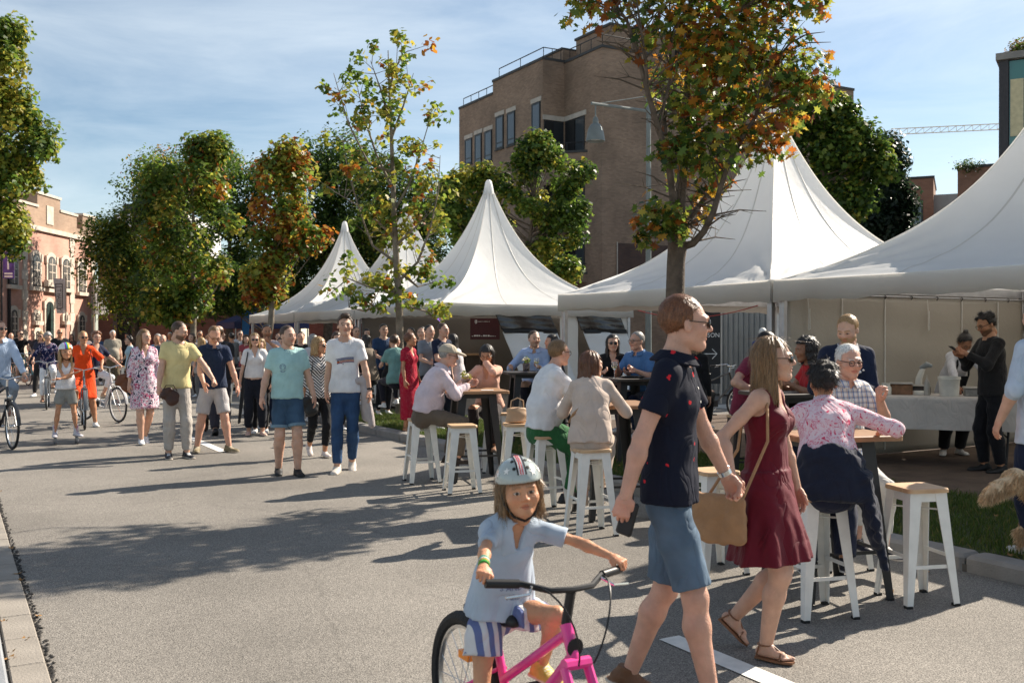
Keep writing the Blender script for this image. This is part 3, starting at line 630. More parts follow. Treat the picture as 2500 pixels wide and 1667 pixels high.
def pwin(x0, x1, y0, y1, pane=None, door=False):
    Y0, zt = pk(*z1(x0, y0)); Y1, _ = pk(*z1(x1, y0)); Ym, zt = pk(*z1((x0 + x1) / 2, y0)); _, zb = pk(*z1((x0 + x1) / 2, y1)); zb = max(zb, 0.02)
    a, b2 = Y0 - 48, Y1 - 48; e = empty('window', (0, 0, 0)); e.parent = pb
    if door: e.name = 'door'
    MB().prism(arch_poly(a - .13, b2 + .13, max(zb - .1, 0), zt + .2), .004, .07, MY).build('surround', M_stone, e)
    MB().prism(arch_poly(a, b2, zb, zt), .071, .078, MY).build('reveal', M_frame, e)
    MB().prism(arch_poly(a + .07, b2 - .07, zb + .07, zt - .07), .079, .086, MY).build('pane', pane or M_paneg, e)
    m = (a + b2) / 2; MB().box(.087, .10, m - .025, m + .025, zb + .05, zt - .1).build('mullion', M_stone if not door else M_frame, e)
    for k in (1, 2, 3): zz = zb + (zt - zb) * k / 4; MB().box(.087, .097, a + .08, b2 - .08, zz - .02, zz + .02).build('glazing_bar', M_stone if not door else M_frame, e)
    if not door: MB().box(.0, .2, a - .2, b2 + .2, zb - .2, zb - .02).build('sill', M_stone, e)
    for yy in (a - .22, b2 + .06): MB().box(.004, .11, yy, yy + .16, zt - .35, zt + .02).build('label_stop', M_stone, e)
for w4 in ((80, 148, 665, 950), (288, 357, 672, 968), (428, 497, 697, 985), (562, 628, 718, 985), (708, 772, 745, 1018), (90, 146, 1180, 1430), (312, 352, 1372, 1470), (715, 760, 1230, 1430), (310, 346, 1212, 1280), (572, 598, 1228, 1280)): pwin(*w4)
pwin(408, 478, 1105, 1440, mat('green_door', (0.03, 0.05, 0.045), .4), True)
Y0, zt = pk(*z1(385, 1040)); Y1, _ = pk(*z1(512, 1040)); pbx('door_lintel', .08, .3, Y0, Y1, 4.05, 4.35, M_stone)
# long wall of the yard at right angles to it, with an arched gate, and a pale block rising behind
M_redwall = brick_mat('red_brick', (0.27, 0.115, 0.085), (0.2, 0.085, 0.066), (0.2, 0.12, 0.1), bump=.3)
yw = empty('yard_wall', (PX, Yr + .05, 0), 0, 'long shaded red brick wall with pointed arch gate', 'wall')
MB().box(0, 11, .3, .9, 0, 5.6).build('wall', M_redwall, yw, uv=True); MB().box(-.02, 11.05, .24, .96, 5.602, 5.75).build('coping', M_cop, yw)
gx0 = (288 - 1250) / F * 54.6 - PX; gx1 = (322 - 1250) / F * 54.6 - PX
MXZ = Matrix(((1, 0, 0, 0), (0, 0, 1, 0), (0, 1, 0, 0), (0, 0, 0, 1)))
MB().prism(arch_poly(gx0 - .25, gx1 + .25, 0, 3.4), .23, .297, MXZ).build('gate_arch', mat('dark_stone', (0.16, 0.13, 0.12), .9), yw); MB().prism(arch_poly(gx0, gx1, 0, 3.1), .2, .228, MXZ).build('gate', M_black, yw)
MB().box(11, 20, 3, 3.5, 0, 3.4).build('wall', M_redwall, yw, uv=True)
pk2 = empty('pale_block', (-25, 70, 0), 0, 'white flat-roofed block rising behind the pink building', 'building')
MB().box(-3, 2.2, 0, 8, 0, 10.2).build('wall', mat('white_render', (0.7, 0.7, 0.7), .8), pk2); MB().box(-2.5, -.2, .5, 5, 10.202, 11.0).build('roof_cabin', M_cop, pk2); MB().box(-2.9, 2.1, -.04, -.002, 7.2, 8.6).build('window', M_paneg, pk2)
# pink house end and pale houses glimpsed far down the street between the trunks
h1 = empty('far_house', dp(545, 66), 0, 'pale terraced house far down the street between tree trunks', 'house')
MB().box(-1.2, 1.0, 0, 5, 0, 5.5).build('wall', mat('pink_render', (0.55, 0.3, 0.24), .85), h1); MB().box(1.0, 4.6, .2, 5, 0, 5.2).build('wall', mat('cream_render', (0.66, 0.58, 0.44), .85), h1)
for x in (1.5, 2.7, 3.8): q = MB().box(x, x + .55, .15, .195, .8, 2.2).build('window', M_stone, h1); MB().box(x + .06, x + .49, .12, .148, .86, 2.1).build('pane', M_glass, q)
# glass-fronted dark block at the right edge
gb = empty('glass_building', dp(2437, 30), R(-31), 'dark framed building with green glass at the right edge', 'building')
zt = CAMH + (HZ - 150) * 30 / F
MB().box(0, 9, .15, 8, 0, zt).build('wall', mat('dark_cladding', (0.04, 0.036, 0.04), .5), gb); MB().box(-.08, 9.1, -.12, 8.1, zt + .002, zt + .2).build('roof_slab', M_kerb, gb)
for k in range(5): MB().box(0.002 + k * 2.2, .26 + k * 2.2, -.02, .148, 0, zt - .001).build('column', mat('dark_cladding'), gb)
M_gg = glass_mat('green_glass', (0.03, 0.15, 0.125), .15); M_blind = mat('yellow_blind', (0.55, 0.48, 0.3), .7)
for r in range(3):
    zb = zt - 2.9 * (r + 1)
    MB().box(.265, 8.9, .0, .146, zb, zb + .3).build('spandrel', mat('dark_cladding'), gb)
    for k in range(4):
        x0 = .28 + k * 2.2; q = MB().box(x0, x0 + 1.9, .05, .1, zb + .26, zb + 2.86).build('window', M_gg, gb)
        MB().box(x0 + .03, x0 + .38, .02, .048, zb + .6, zb + 2.3).build('blind', M_blind if r == 0 else M_curtain, q)
def small_house(px, Y, wd, top, lab, flowers=False):
    z = CAMH + (HZ - top) * Y / F; e = empty('brick_house', dp(px, Y), -math.atan2((px - 1250) / F, 1) - R(3), lab, 'house')
    MB().box(0, wd, 0, 5, 0, z).build('wall', brick_mat('orange_brick', (0.30, 0.155, 0.10), (0.25, 0.125, 0.08), (0.22, 0.15, 0.11)) if 'orange_brick' not in bpy.data.materials else bpy.data.materials['orange_brick'], e, uv=True)
    MB().box(-.05, wd + .05, -.05, 5, z + .002, z + .12).build('coping', M_cop, e)
    q = MB().box(.25, wd - .5, -.05, -.003, z - 3, z - 1.1).build('window', M_frame, e); MB().box(.33, wd - .58, -.07, -.051, z - 2.9, z - 1.2).build('pane', M_glass, q); return e, z
e, z = small_house(2197, 52, 1.6, 440, 'small brick house top with grey window between the tents')
MB().box(1.6, 3.2, .5, 5, 0, z - .8).build('wall', M_shed, e); MB().box(3.2, 3.7, .3, 5, 0, z - 1.3).build('wall', bpy.data.materials['orange_brick'], e, uv=True)
e, z = small_house(2337, 44, 2.6, 413, 'brick balcony wall with white flowers at the tent slope')
# tower crane jib far away
cr = empty('tower_crane', dp(2640, 190), 0, 'pale lattice crane jib far off in the sky', 'crane')
def pz(py, Y): return CAMH + (HZ - py) * Y / F
xa, xb = (2175 - 2640) / F * 190, 4; za, zb = pz(330, 190), pz(305, 190); mb = MB(); N = 26
for s in range(N + 1):
    x = xa + (xb - xa) * s / N; z = za + (zb - za) * s / N
    if s < N:
        x2 = xa + (xb - xa) * (s + 1) / N; z2 = za + (zb - za) * (s + 1) / N
        mb.tube([(x, 0, z), (x2, 0, z2)], .09, 4); mb.tube([(x, 0, z + 1.1), (x2, 0, z2 + 1.1)], .09, 4); mb.tube([(x, 0, z), (x2, 0, z2 + 1.1)], .05, 4)
    mb.tube([(x, 0, z), (x, 0, z + 1.1)], .05, 4)
mb.build('jib', mat('crane_paint', (0.62, 0.55, 0.42), .6), cr); MB().box(-.8, .8, -.8, .8, 0, zb + 4).build('mast', mat('crane_paint'), cr)

# ------------------------------------------------------------------ street lamp
M_pole = mat('painted_pole', (0.17, 0.19, 0.185), .5, .12, 6, metal=.2)
lp = empty('street_lamp', dp(1583, 21.0), PHI, 'grey street lamp with bell shade on a cross arm before brick building', 'street lamp')
MB().tube([(0, 0, 0), (0, 0, 3.2), (0, 0, 6.75)], [.075, .06, .045], 12).build('pole', M_pole, lp, True)
MB().tube([(-1.45, 0, 6.38), (1.2, 0, 6.38)], .032, 8).build('arm', M_pole, lp, True)
for sx in (-1, 1): MB().tube([(0, 0, 6.7), (sx * 1.25, 0, 6.40)], .012, 6).build('stay', M_pole, lp)
bell = [(r_ * .86, z_) for r_, z_ in [(0, 6.12), (.045, 6.11), (.065, 6.06), (.07, 5.98), (.12, 5.955), (.165, 5.89), (.195, 5.80), (.215, 5.69), (.228, 5.62), (.222, 5.615), (.18, 5.76), (.1, 5.88), (0, 5.9)]]
for sx in (-1.35, 1.1):
    a = MB().lathe(bell, (sx, 0, 0), 20).build('lamp_shade', M_pole, lp, True); MB().tube([(sx, 0, 6.37), (sx, 0, 6.1)], .014, 6).build('hanger', M_pole, a)
    MB().lathe([(0, 5.72), (.13, 5.70), (.165, 5.67), (.0, 5.655)], (sx, 0, 0), 16).build('lens', mat('lamp_lens', (0.6, 0.6, 0.58), .3), a)
# flags on poles and banner at the left
M_flag = mat('flag_cloth', (0.78, 0.77, 0.77), .8, .05, 3, trans=.5); M_ink = mat('flag_ink', (0.02, 0.02, 0.02), .7)
def flag(px, Y, top, bot, w0, w1, side, lab, txt):
    z1_, z0 = pz(top, Y), pz(bot, Y); e = empty('flag', dp(px, Y), 0, lab, 'flag', 'white vertical flags')
    MB().tube([(0, 0, 0), (0, 0, z1_ + .12)], .035, 8).build('pole', M_stone, e)
    nx, nn = 14, 20; V = []
    for layer in (0, .006):
        for i in range(nx):
            for j in range(nn):
                s = j / (nn - 1); t = i / (nx - 1); V.append((side * (.05 + t * (w0 + (w1 - w0) * (1 - s))), .05 * math.sin(t * 5 + s * 3) + layer, z0 + (z1_ - z0) * s - .10 * t * (1 if side > 0 else -.4) * s))
    Fc = [(a * nn + b2, (a + 1) * nn + b2, (a + 1) * nn + b2 + 1, a * nn + b2 + 1) for a in range(nx - 1) for b2 in range(nn - 1)]
    k = nx * nn; Fc += [tuple(i + k for i in f[::-1]) for f in Fc]
    cl = np_mesh('cloth', V, np.array(Fc), M_flag, e); cx = side * (.05 + (w0 + w1) / 4); zc = (z0 + z1_) / 2; h2 = (z1_ - z0) * .36; ww = .17
    mb = MB()
    for x0, x1, za, zb in ((-ww, -ww + .025, -h2, h2), (ww - .025, ww, -h2, h2), (-ww + .025, ww - .025, -h2, -h2 + .025), (-ww + .025, ww - .025, h2 - .025, h2), (-ww + .025, ww - .025, h2 * .72, h2 * .72 + .02)): mb.box(cx + x0, cx + x1, -.09, -.075, zc + za, zc + zb)
    mb.build('border', M_ink, cl); text(txt, .26, M_ink, cl, (cx - .08, -.085, zc + h2 * .62), (R(90), R(90), 0), align='LEFT', sx=.8)
flag(230, 50, 688, 768, .53, .70, 1, 'white flag flying right of its pole before the shaded wall', "'T HASSELT")
flag(161, 47, 681, 765, .58, .36, -1, 'white flag flying left of its pole before the pink facade', "'T HASSELT")
bn = empty('banner', dp(23, 40), 0, 'purple banner hanging from a dark pole by the left tree', 'banner')
MB().tube([(-.32, 0, 0), (-.32, 0, pz(600, 40))], .05, 8).build('pole', M_dkmetal, bn)
MB().box(-.25, .2, -.01, .01, pz(680, 40), pz(614, 40)).build('cloth', mat('purple_cloth', (0.11, 0.06, 0.25), .7, .5, 3), bn)
mb = MB(); mb.box(-.07, .0, -.016, -.011, pz(658, 40), pz(625, 40)); mb.build('figure', M_white, bn); mb = MB()
for k in range(2): mb.box(-.19, .14, -.016, -.011, pz(677 - k * 7, 40), pz(673 - k * 7, 40))
mb.build('lettering', M_white, bn)
# blue feather flag and dark blue party tent beyond the farthest pagoda
ff = empty('feather_flag', dp(600, 39), 0, 'blue feather flag left of the farthest white tent', 'flag')
MB().tube([(-.16, 0, 0), (-.16, 0, 2.6), (-.05, 0, 3.05), (.12, 0, 3.2)], .02, 6).build('pole', M_dkmetal, ff)
MB().prism([(-.14, 1.0), (.05, 1.0), (.16, 2.2), (.2, 3.1), (.08, 3.15), (-.05, 3.02), (-.14, 2.6)], -.006, .006, MXZ).build('cloth', mat('blue_cloth', (0.03, 0.16, 0.42), .7, .1, trans=.2), ff)
pt = empty('blue_gazebo', dp(640, 41), PHI, 'low dark blue gazebo beside the farthest white tent', 'tent')
mb = MB(); mb.add([(-1.5, -1.5, 2.2), (1.5, -1.5, 2.2), (1.5, 1.5, 2.2), (-1.5, 1.5, 2.2), (0, 0, 2.9)], [(0, 1, 4), (1, 2, 4), (2, 3, 4), (3, 0, 4)]); mb.build('roof', mat('navy_tarp', (0.02, 0.03, 0.10), .6), pt)
for sx in (-1.45, 1.45):
    for sy in (-1.45, 1.45): MB().tube([(sx, sy, 0), (sx, sy, 2.2)], .025, 6).build('leg', M_alu, pt)
for sd in range(4): MB().box(-1.5, 1.5, -1.51, -1.5, 1.95, 2.2, Matrix.Rotation(sd * math.pi / 2, 4, 'Z')).build('valance', mat('navy_tarp'), pt)
# bar fridge and counter glimpsed in the far tents
fr = empty('drinks_fridge', rw(12.9, 24.4, .09), PHI, 'tall glass-door drinks fridge inside the tents behind red dress', 'fridge')
MB().cbox(-.33, .33, -.3, .3, 0, 1.95, .03).build('cabinet', mat('grey_enamel', (0.25, 0.25, 0.26), .4), fr); MB().box(-.335, -.331, -.24, .24, .2, 1.65).build('door_glass', M_glass, fr); MB().box(-.345, -.336, -.26, -.24, .6, 1.3).build('handle', M_alu, fr)
ct = empty('bar_counter', rw(12.0, 26.2, .09), PHI, 'dark bar counter deep inside the far tents', 'counter')
MB().box(-.3, .3, -3.2, 3.4, 0, 1.05).build('front_panel', mat('dark_wood', (0.05, 0.035, 0.025), .5), ct); MB().box(-.36, .36, -3.25, 3.45, 1.052, 1.1).build('counter_top', mat('wood_top', (0.25, 0.15, 0.08), .4, .25, 6), ct)
# ------------------------------------------------------------------ trees
def maple_outline():
    P = [(0, -.5), (.12, -.2), (.42, -.32), (.36, -.1), (.62, .12), (.34, .14), (.30, .28), (.12, .2), (0, .62)]
    return P + [(-x, y) for x, y in P[-2:0:-1]]
LEAF_M = np.array([(x, y, 0.10 * abs(x) - .05 * y * y) for x, y in maple_outline()])
LEAF_S = np.array([(0, -.5, 0), (.30, -.05, .05), (0, .55, -.02), (-.30, -.05, .05)])
LEAF_B = np.array([(x, y, 0.10 * abs(x)) for x, y in ((0, -.5), (.40, -.28), (.62, .12), (.26, .2), (0, .62), (-.26, .2), (-.62, .12), (-.40, -.28))])
M_leaf = mat('leaf', rough=.42, vcol=True, trans=.58, var=.10, vscale=3, spec=.4)
M_bark = mat('bark', (0.115, 0.088, 0.066), .95, .35, 9, .9, 34); M_barkp = mat('pale_bark', (0.22, 0.185, 0.145), .95, .3, 7, .7, 40)
GREEN = [(0.08, 0.145, 0.022), (0.12, 0.195, 0.03), (0.17, 0.235, 0.04)]
DARK = [(0.038, 0.078, 0.018), (0.055, 0.105, 0.022), (0.085, 0.135, 0.026)]
YEL = [(0.32, 0.33, 0.05), (0.40, 0.33, 0.05), (0.25, 0.29, 0.045)]
AUT = [(0.44, 0.19, 0.026), (0.34, 0.11, 0.022), (0.47, 0.27, 0.03), (0.25, 0.075, 0.02)]
def leaves(centres, radii, counts, size, shape, pal, seed, bias=None):
    """pal: list of (palette, weight); each clump leans to one palette"""
    rg = np.random.default_rng(seed); out, cols = [], []
    pals = [np.array(p) for p, _ in pal]; wt = np.array([w for _, w in pal], float); wt /= wt.sum()
    for i, (c, r, n) in enumerate(zip(centres, radii, counts)):
        q = rg.normal(0, 1, (n, 3)); q /= np.linalg.norm(q, axis=1)[:, None]; q *= (rg.uniform(0, 1, (n, 1)) ** .45)
        p = c + q * r
        lean = rg.dirichlet(wt * 1.3) if bias is None else bias(c, rg)
        k = rg.choice(len(pals), n, p=lean)
        col = np.array([pals[a][rg.integers(len(pals[a]))] for a in k]) * rg.uniform(.85, 1.2, (n, 1))
        out.append((p, q)); cols.append(col)
    p = np.concatenate([o[0] for o in out]); q = np.concatenate([o[1] for o in out]); col = np.concatenate(cols); n = len(p)
    nm = q * .7 + rg.normal(0, .42, (n, 3)) + np.array([0, 0, .55]); nm /= np.linalg.norm(nm, axis=1)[:, None]
    t = rg.normal(0, 1, (n, 3)) + np.array([0, 0, -.5]); t -= nm * (t * nm).sum(1)[:, None]; t /= np.linalg.norm(t, axis=1)[:, None]
    b = np.cross(nm, t); s = size * rg.uniform(.65, 1.25, (n, 1))
    L = {'maple': LEAF_B, 'big': LEAF_M}.get(shape, LEAF_S)
    V = p[:, None, :] + s[:, None, :] * (L[None, :, 0, None] * b[:, None, :] + L[None, :, 1, None] * t[:, None, :] + L[None, :, 2, None] * nm[:, None, :])
    m = len(L); return V.reshape(-1, 3), np.arange(n * m).reshape(n, m), np.repeat(col, m, 0)
def tree(name, base, height, r0, fork, lobes, nclump, clump_r, per, size, shape, pal, seed, label, cat='tree', group=None, lean=(0, 0), bark=None, limb_r=.35, twigs=0, bias=None, trunk_to=.85):
    """lobes: [(x, y, z, rx, ry, rz, weight)] in metres from the base, x to the right and y away as the camera sees them"""
    rg = np.random.default_rng(seed); e = empty(name, base, 0, label, cat, group)
    N = 9; tp = []
    for i in range(N):
        s = i / (N - 1); tp.append(Vector((lean[0] * s + rg.normal(0, .025) * height * .15 * (s > .1), lean[1] * s + rg.normal(0, .02) * height * .15 * (s > .1), s * height * trunk_to)))
    tr = [r0 * (1.25 if i == 0 else 1) * (1 - .82 * (i / (N - 1)) ** 1.1) for i in range(N)]
    trunk = MB(); trunk.tube(tp, tr, 12)
    lw = np.array([l[6] for l in lobes], float); lw /= lw.sum(); C, Rr = [], []
    for k in range(nclump):
        l = lobes[rg.choice(len(lobes), p=lw)]; q = rg.normal(0, 1, 3); q /= np.linalg.norm(q); q *= rg.uniform(.25, 1) ** .5
        C.append(np.array(l[:3]) + q * np.array(l[3:6])); Rr.append(clump_r * rg.uniform(.65, 1.3))
    limbs = MB(); tip = []
    for k, c in enumerate(C):
        if k % max(1, int(1 / limb_r)) and twigs == 0: continue
        zz = np.clip(c[2] - np.hypot(c[0], c[1]) * rg.uniform(.5, 1.1), fork * height, height * trunk_to * .97); s = zz / (height * trunk_to) * (N - 1); i = int(min(s, N - 2)); a = tp[i].lerp(tp[i + 1], s - i); ra = tr[i] * .45 * rg.uniform(.6, 1)
        cc = Vector(c); mid = a.lerp(cc, .5) + Vector((0, 0, -.12 * (cc - a).length)) + Vector(rg.normal(0, .05, 3)) * (cc - a).length
        pts = [a * (1 - t) ** 2 + mid * 2 * t * (1 - t) + cc * t * t for t in (0, .25, .5, .75, 1)]
        limbs.tube(pts, [ra, ra * .75, ra * .55, ra * .38, ra * .16], 6)
        for _ in range(twigs):
            d = Vector(rg.normal(0, 1, 3)).normalized() * rg.uniform(.25, .6); p0 = pts[rg.integers(2, 5)]
            limbs.tube([p0, p0 + d * .5 + Vector((0, 0, .06)), p0 + d], [.012, .008, .003], 4)
    t_o = trunk.build('trunk', bark or M_bark, e, True)
    if limbs.n: limbs.build('limbs', bark or M_bark, e, True)
    cnt = [max(3, int(per * (r / clump_r) ** 2 * rg.uniform(.6, 1.3))) for r in Rr]
    V, Fq, col = leaves(C, Rr, cnt, size, shape, pal, seed + 1, bias)
    cr = np_mesh('crown', V, Fq, M_leaf, e, False, col); cr['kind'] = 'stuff'
    return e
# the big autumn maple on the verge: trunk, fork and limbs as they stand
e = empty('maple_tree', dp(1648, 11.75, .1), 0, 'big autumn maple with rough trunk before the white tents', 'tree', 'street trees along the verge')
def mp3(px, py, dy=0.0):
    Y = 11.75 + dy; return Vector(((px - 1250) / F * Y - (1648 - 1250) / F * 11.75, dy, CAMH + (HZ - py) * Y / F - .1))
def D2(x, y): return 1340 + x * .472, y * .472
tk = MB()
tk.tube([mp3(1652, 1180) * 1, mp3(1652, 1100), mp3(1650, 900), mp3(1648, 720), mp3(1650, 640), mp3(1655, 590)], [.18, .130, .116, .110, .106, .115], 14)
tk.build('trunk', M_bark, e, True)
LB = [([(660, 1260, 0), (672, 1100, .05), (690, 900, .1), (705, 700, .1), (715, 500, .15), (722, 250, .2), (735, -60, .25), (745, -420, .3)], .085, .02),
      ([(690, 1275, 0), (745, 1260, -.1), (800, 1200, -.15), (850, 1100, -.2), (890, 960, -.2), (935, 830, -.25), (1000, 720, -.3), (1070, 600, -.35), (1120, 450, -.4), (1160, 330, -.4), (1260, 210, -.5)], .052, .012),
      ([(655, 1250, 0), (640, 1000, -.2), (610, 800, -.3), (560, 650, -.4), (510, 480, -.45), (470, 330, -.45), (430, 200, -.5), (400, 100, -.5), (340, 60, -.55), (240, 30, -.6)], .05, .010),
      ([(690, 1230, .1), (720, 1150, .25), (780, 1060, .4), (860, 960, .6), (940, 800, .7), (1020, 620, .9), (1100, 420, 1.0)], .045, .01),
      ([(600, 700, -.3), (590, 560, -.2), (625, 420, -.1), (628, 200, .0), (620, -80, .1)], .03, .008),
      ([(705, 640, .1), (640, 560, .5), (560, 440, .9), (480, 320, 1.2)], .03, .008), ([(720, 330, .2), (680, 180, .1), (610, 60, 0), (520, -60, -.2)], .032, .01),
      ([(728, 300, .2), (800, 200, .1), (900, 120, -.1), (1040, 20, -.3), (1180, -90, -.5)], .034, .01), ([(510, 500, -.45), (500, 320, -.5), (470, 120, -.6), (440, -80, -.6)], .025, .008)]
lm = MB(); rg = np.random.default_rng(77)
for pts, ra, rb in LB:
    P = [mp3(*D2(x, y), d) for x, y, d in pts]; n = len(P); lm.tube(P, [ra + (rb - ra) * (i / (n - 1)) ** .8 for i in range(n)], 8)
    for i in range(1, n):
        for _ in range(4):
            t = rg.uniform(0, 1); p0 = P[i - 1].lerp(P[i], t); d = Vector(rg.normal(0, 1, 3)); d.z = abs(d.z) * .6 + .1; d = d.normalized() * rg.uniform(.25, .7)
            m = p0 + d * .5 + Vector((0, 0, .04)); q = p0 + d; lm.tube([p0, m, q], [.012, .008, .003], 4)
            for _ in range(2): w2 = Vector(rg.normal(0, 1, 3)).normalized() * .22; lm.tube([m, m + w2], [.005, .002], 3)
lm.build('limbs', M_bark, e, True)
# clumps of foliage where the photograph shows them (zoomed photo coordinates, depth offset, radius in m, count)
CL = [(250, 20, -.6, .40, 90), (150, 60, -.6, .30, 60), (330, -40, -.4, .5, 120), (470, 30, -.4, .42, 110), (480, 250, -.45, .24, 45), (560, 120, -.1, .42, 110), (620, 230, .2, .38, 80), (640, 30, 0, .5, 150), (800, 60, .1, .6, 260),
      (760, 220, -.3, .60, 300), (900, 190, -.3, .62, 300), (870, 340, -.4, .55, 260), (980, 260, -.3, .6, 250), (1000, 100, 0, .6, 230), (1120, 60, -.2, .55, 200), (1220, 30, -.3, .5, 150), (1350, 20, -.4, .35, 80), (1420, 0, -.4, .28, 50),
      (1120, 240, -.4, .5, 150), (1260, 330, -.4, .50, 180), (1340, 400, -.4, .48, 170), (1380, 430, -.3, .30, 80), (1180, 450, -.3, .5, 170), (1270, 520, -.2, .42, 150), (1050, 400, -.2, .5, 170), (950, 450, .2, .55, 200), (760, 470, .3, .5, 150), (640, 470, .6, .42, 130), (580, 430, .4, .34, 90),
      (720, 620, -.2, .44, 190), (850, 600, -.1, .5, 210), (980, 620, .2, .5, 190), (1090, 650, -.3, .46, 180), (1180, 720, -.35, .34, 120), (1060, 770, -.3, .38, 120), (800, 780, -.3, .46, 210), (680, 800, -.35, .40, 180), (900, 800, .4, .46, 160), (600, 800, -.35, .24, 60), (750, 900, .5, .42, 140), (860, 930, .5, .34, 90), (640, 740, -.4, .16, 14),
      (560, 1100, -.3, .34, 130), (520, 1170, -.3, .30, 110), (620, 1150, -.3, .30, 120), (660, 1190, -.25, .22, 60), (500, 1230, -.3, .18, 45), (770, 1090, .5, .24, 60),
      (560, -140, 0, .6, 240), (760, -180, .2, .75, 320), (960, -160, 0, .7, 300), (1150, -120, -.2, .6, 230), (650, -360, .2, .7, 280), (860, -400, .2, .8, 320), (1060, -350, 0, .6, 220), (760, -600, .2, .7, 280), (930, -640, .2, .6, 220), (400, -160, -.4, .5, 150), (1300, -150, -.3, .45, 130),
      (700, 300, 1.0, .6, 220), (900, 480, 1.1, .6, 220), (1050, 560, .9, .5, 170), (820, 120, 1.0, .6, 220), (1100, 200, .8, .6, 220), (1220, 640, .4, .34, 100), (930, 720, .9, .5, 170)]
def mbias(c, rg):       # more orange towards the outside and top right
    f = np.clip(.06 + .14 * (c[0] > .4) + .10 * (c[2] > 3.8) + (.5 if rg.uniform() < .2 else rg.uniform(-.1, .1)), .02, .7); y = rg.uniform(.15, .35); g = 1 - f - y
    return np.array([max(g, .05) * .45, max(g, .05) * .55, y, f]) / (max(g, .05) + y + f)
CL = [c for c in CL if c[2] < .75]; C = [np.array(mp3(*D2(x, y), d)) for x, y, d, r, n in CL]
V, Fq, col = leaves(C, [c[3] * .86 for c in CL], [int(c[4] * .64) for c in CL], .112, 'big', [(DARK, 1), (GREEN, 1), (YEL, 1), (AUT, 1)], 31, mbias)
np_mesh('crown', V, Fq, M_leaf, e, False, col)['kind'] = 'stuff'
# the sparse young maple further along the verge: limbs first, small leaf clumps along them
e = empty('young_maple_tree', rw(7.6, 17.9, .1), 0, 'thin sparse young maple with bare twigs before the middle tents', 'tree', 'street trees along the verge')
bx, by, _ = rw(7.6, 17.9)
def yp(px, py, dy=0.0): Y = by + dy; return Vector(((px - 1250) / F * Y - bx, dy, CAMH + (HZ - py) * Y / F - .1))
tk = MB(); tk.tube([yp(977, 1010), yp(977, 900), yp(975, 760), yp(968, 640), yp(962, 520), yp(958, 400), (yp(955, 300)), yp(950, 200), yp(948, 125)], [.10, .08, .073, .064, .053, .042, .03, .018, .008], 10); tk.build('trunk', M_barkp, e, True)
YB = [((970, 690), (1020, 640), (1050, 560), (1070, 470), (1075, 380)), ((966, 640), (910, 600), (880, 520), (850, 420), (835, 330)), ((960, 520), (1000, 450), (1030, 360), (1050, 290)), ((958, 460), (920, 380), (890, 290), (870, 200)), ((972, 720), (900, 700), (850, 680), (790, 730)), ((974, 740), (1040, 760), (1080, 790)),
      ((955, 340), (985, 260), (1010, 180)), ((953, 300), (930, 220), (905, 150)), ((964, 580), (920, 540), (870, 500), (820, 470)), ((966, 600), (1010, 560), (1050, 520)), ((972, 700), (930, 740), (890, 760), (850, 750)), ((970, 660), (1020, 700), (1060, 690)), ((950, 220), (965, 170), (990, 120)), ((956, 420), (900, 400), (850, 300), (815, 180))]
lm = MB(); rg = np.random.default_rng(12); C, Rr, cnt = [], [], []
for br in YB:
    dy0 = rg.uniform(-.9, .9); n = len(br); P = [yp(x, y, dy0 * i / (n - 1)) for i, (x, y) in enumerate(br)]; lm.tube(P, [.032 * (1 - .85 * i / (n - 1)) for i in range(n)], 6)
    for i in range(1, n):
        for _ in range(5):
            p0 = P[i - 1].lerp(P[i], rg.uniform(0, 1)); d = Vector(rg.normal(0, 1, 3)); d.z = abs(d.z); d = d.normalized() * rg.uniform(.25, .6); lm.tube([p0, p0 + d], [.008, .003], 4); C.append(np.array(p0 + d)); Rr.append(rg.uniform(.12, .24)); cnt.append(int(rg.uniform(9, 28)))
lm.build('limbs', M_barkp, e, True)
V, Fq, col = leaves(C, Rr, cnt, .10, 'maple', [(GREEN, 1.6), (YEL, 1.5), (AUT, .4)], 15); np_mesh('crown', V, Fq, M_leaf, e, False, col)['kind'] = 'stuff'
def px_lobe(base, Y, px, py, rx, ry, dy=0, rd=None, w=1.0, gw=1.0):
    """lobe centre at photo pixel (px, py), radii in photo pixels, at depth Y + dy"""
    k = (Y + dy) / F; rx, ry = rx * gw, ry * gw; return ((px - 1250) * k - base[0], Y + dy - base[1], CAMH + (HZ - py) * k - base[2], rx * k, (rd or (rx + ry) / 2) * k, ry * k, w)
VG = 'street trees along the verge'
b = rw(7.6, 27.2, .05); Y = b[1]
tree('street_tree', b, 6.3, .12, .34, [px_lobe(b, Y, 690, 480, 92, 95, 0), px_lobe(b, Y, 735, 560, 80, 60), px_lobe(b, Y, 650, 610, 50, 60), px_lobe(b, Y, 640, 690, 45, 40), px_lobe(b, Y, 690, 400, 60, 40)], 95, .40, 85, .125, 'maple', [(GREEN, 1.2), (YEL, 1.1), (AUT, 1.5)], 101, 'orange-brown autumn tree left of the farthest white tent', group=VG, bark=M_barkp, lean=(.4, 0))
b = rw(7.6, 36.2, .05); Y = b[1]
tree('street_tree', b, 8.0, .13, .25, [px_lobe(b, Y, 475, 430, 105, 80), px_lobe(b, Y, 455, 540, 125, 85), px_lobe(b, Y, 450, 660, 130, 80), px_lobe(b, Y, 510, 365, 36, 36), px_lobe(b, Y, 420, 735, 90, 40), px_lobe(b, Y, 390, 450, 40, 50, w=.5)], 165, .48, 95, .14, 'maple', [(DARK, .6), (GREEN, 2.4), (YEL, 1.0), (AUT, .35)], 102, 'green and rust tree above the man in the yellow shirt', group=VG, bark=M_barkp)
BK = 'trees massed behind the road'
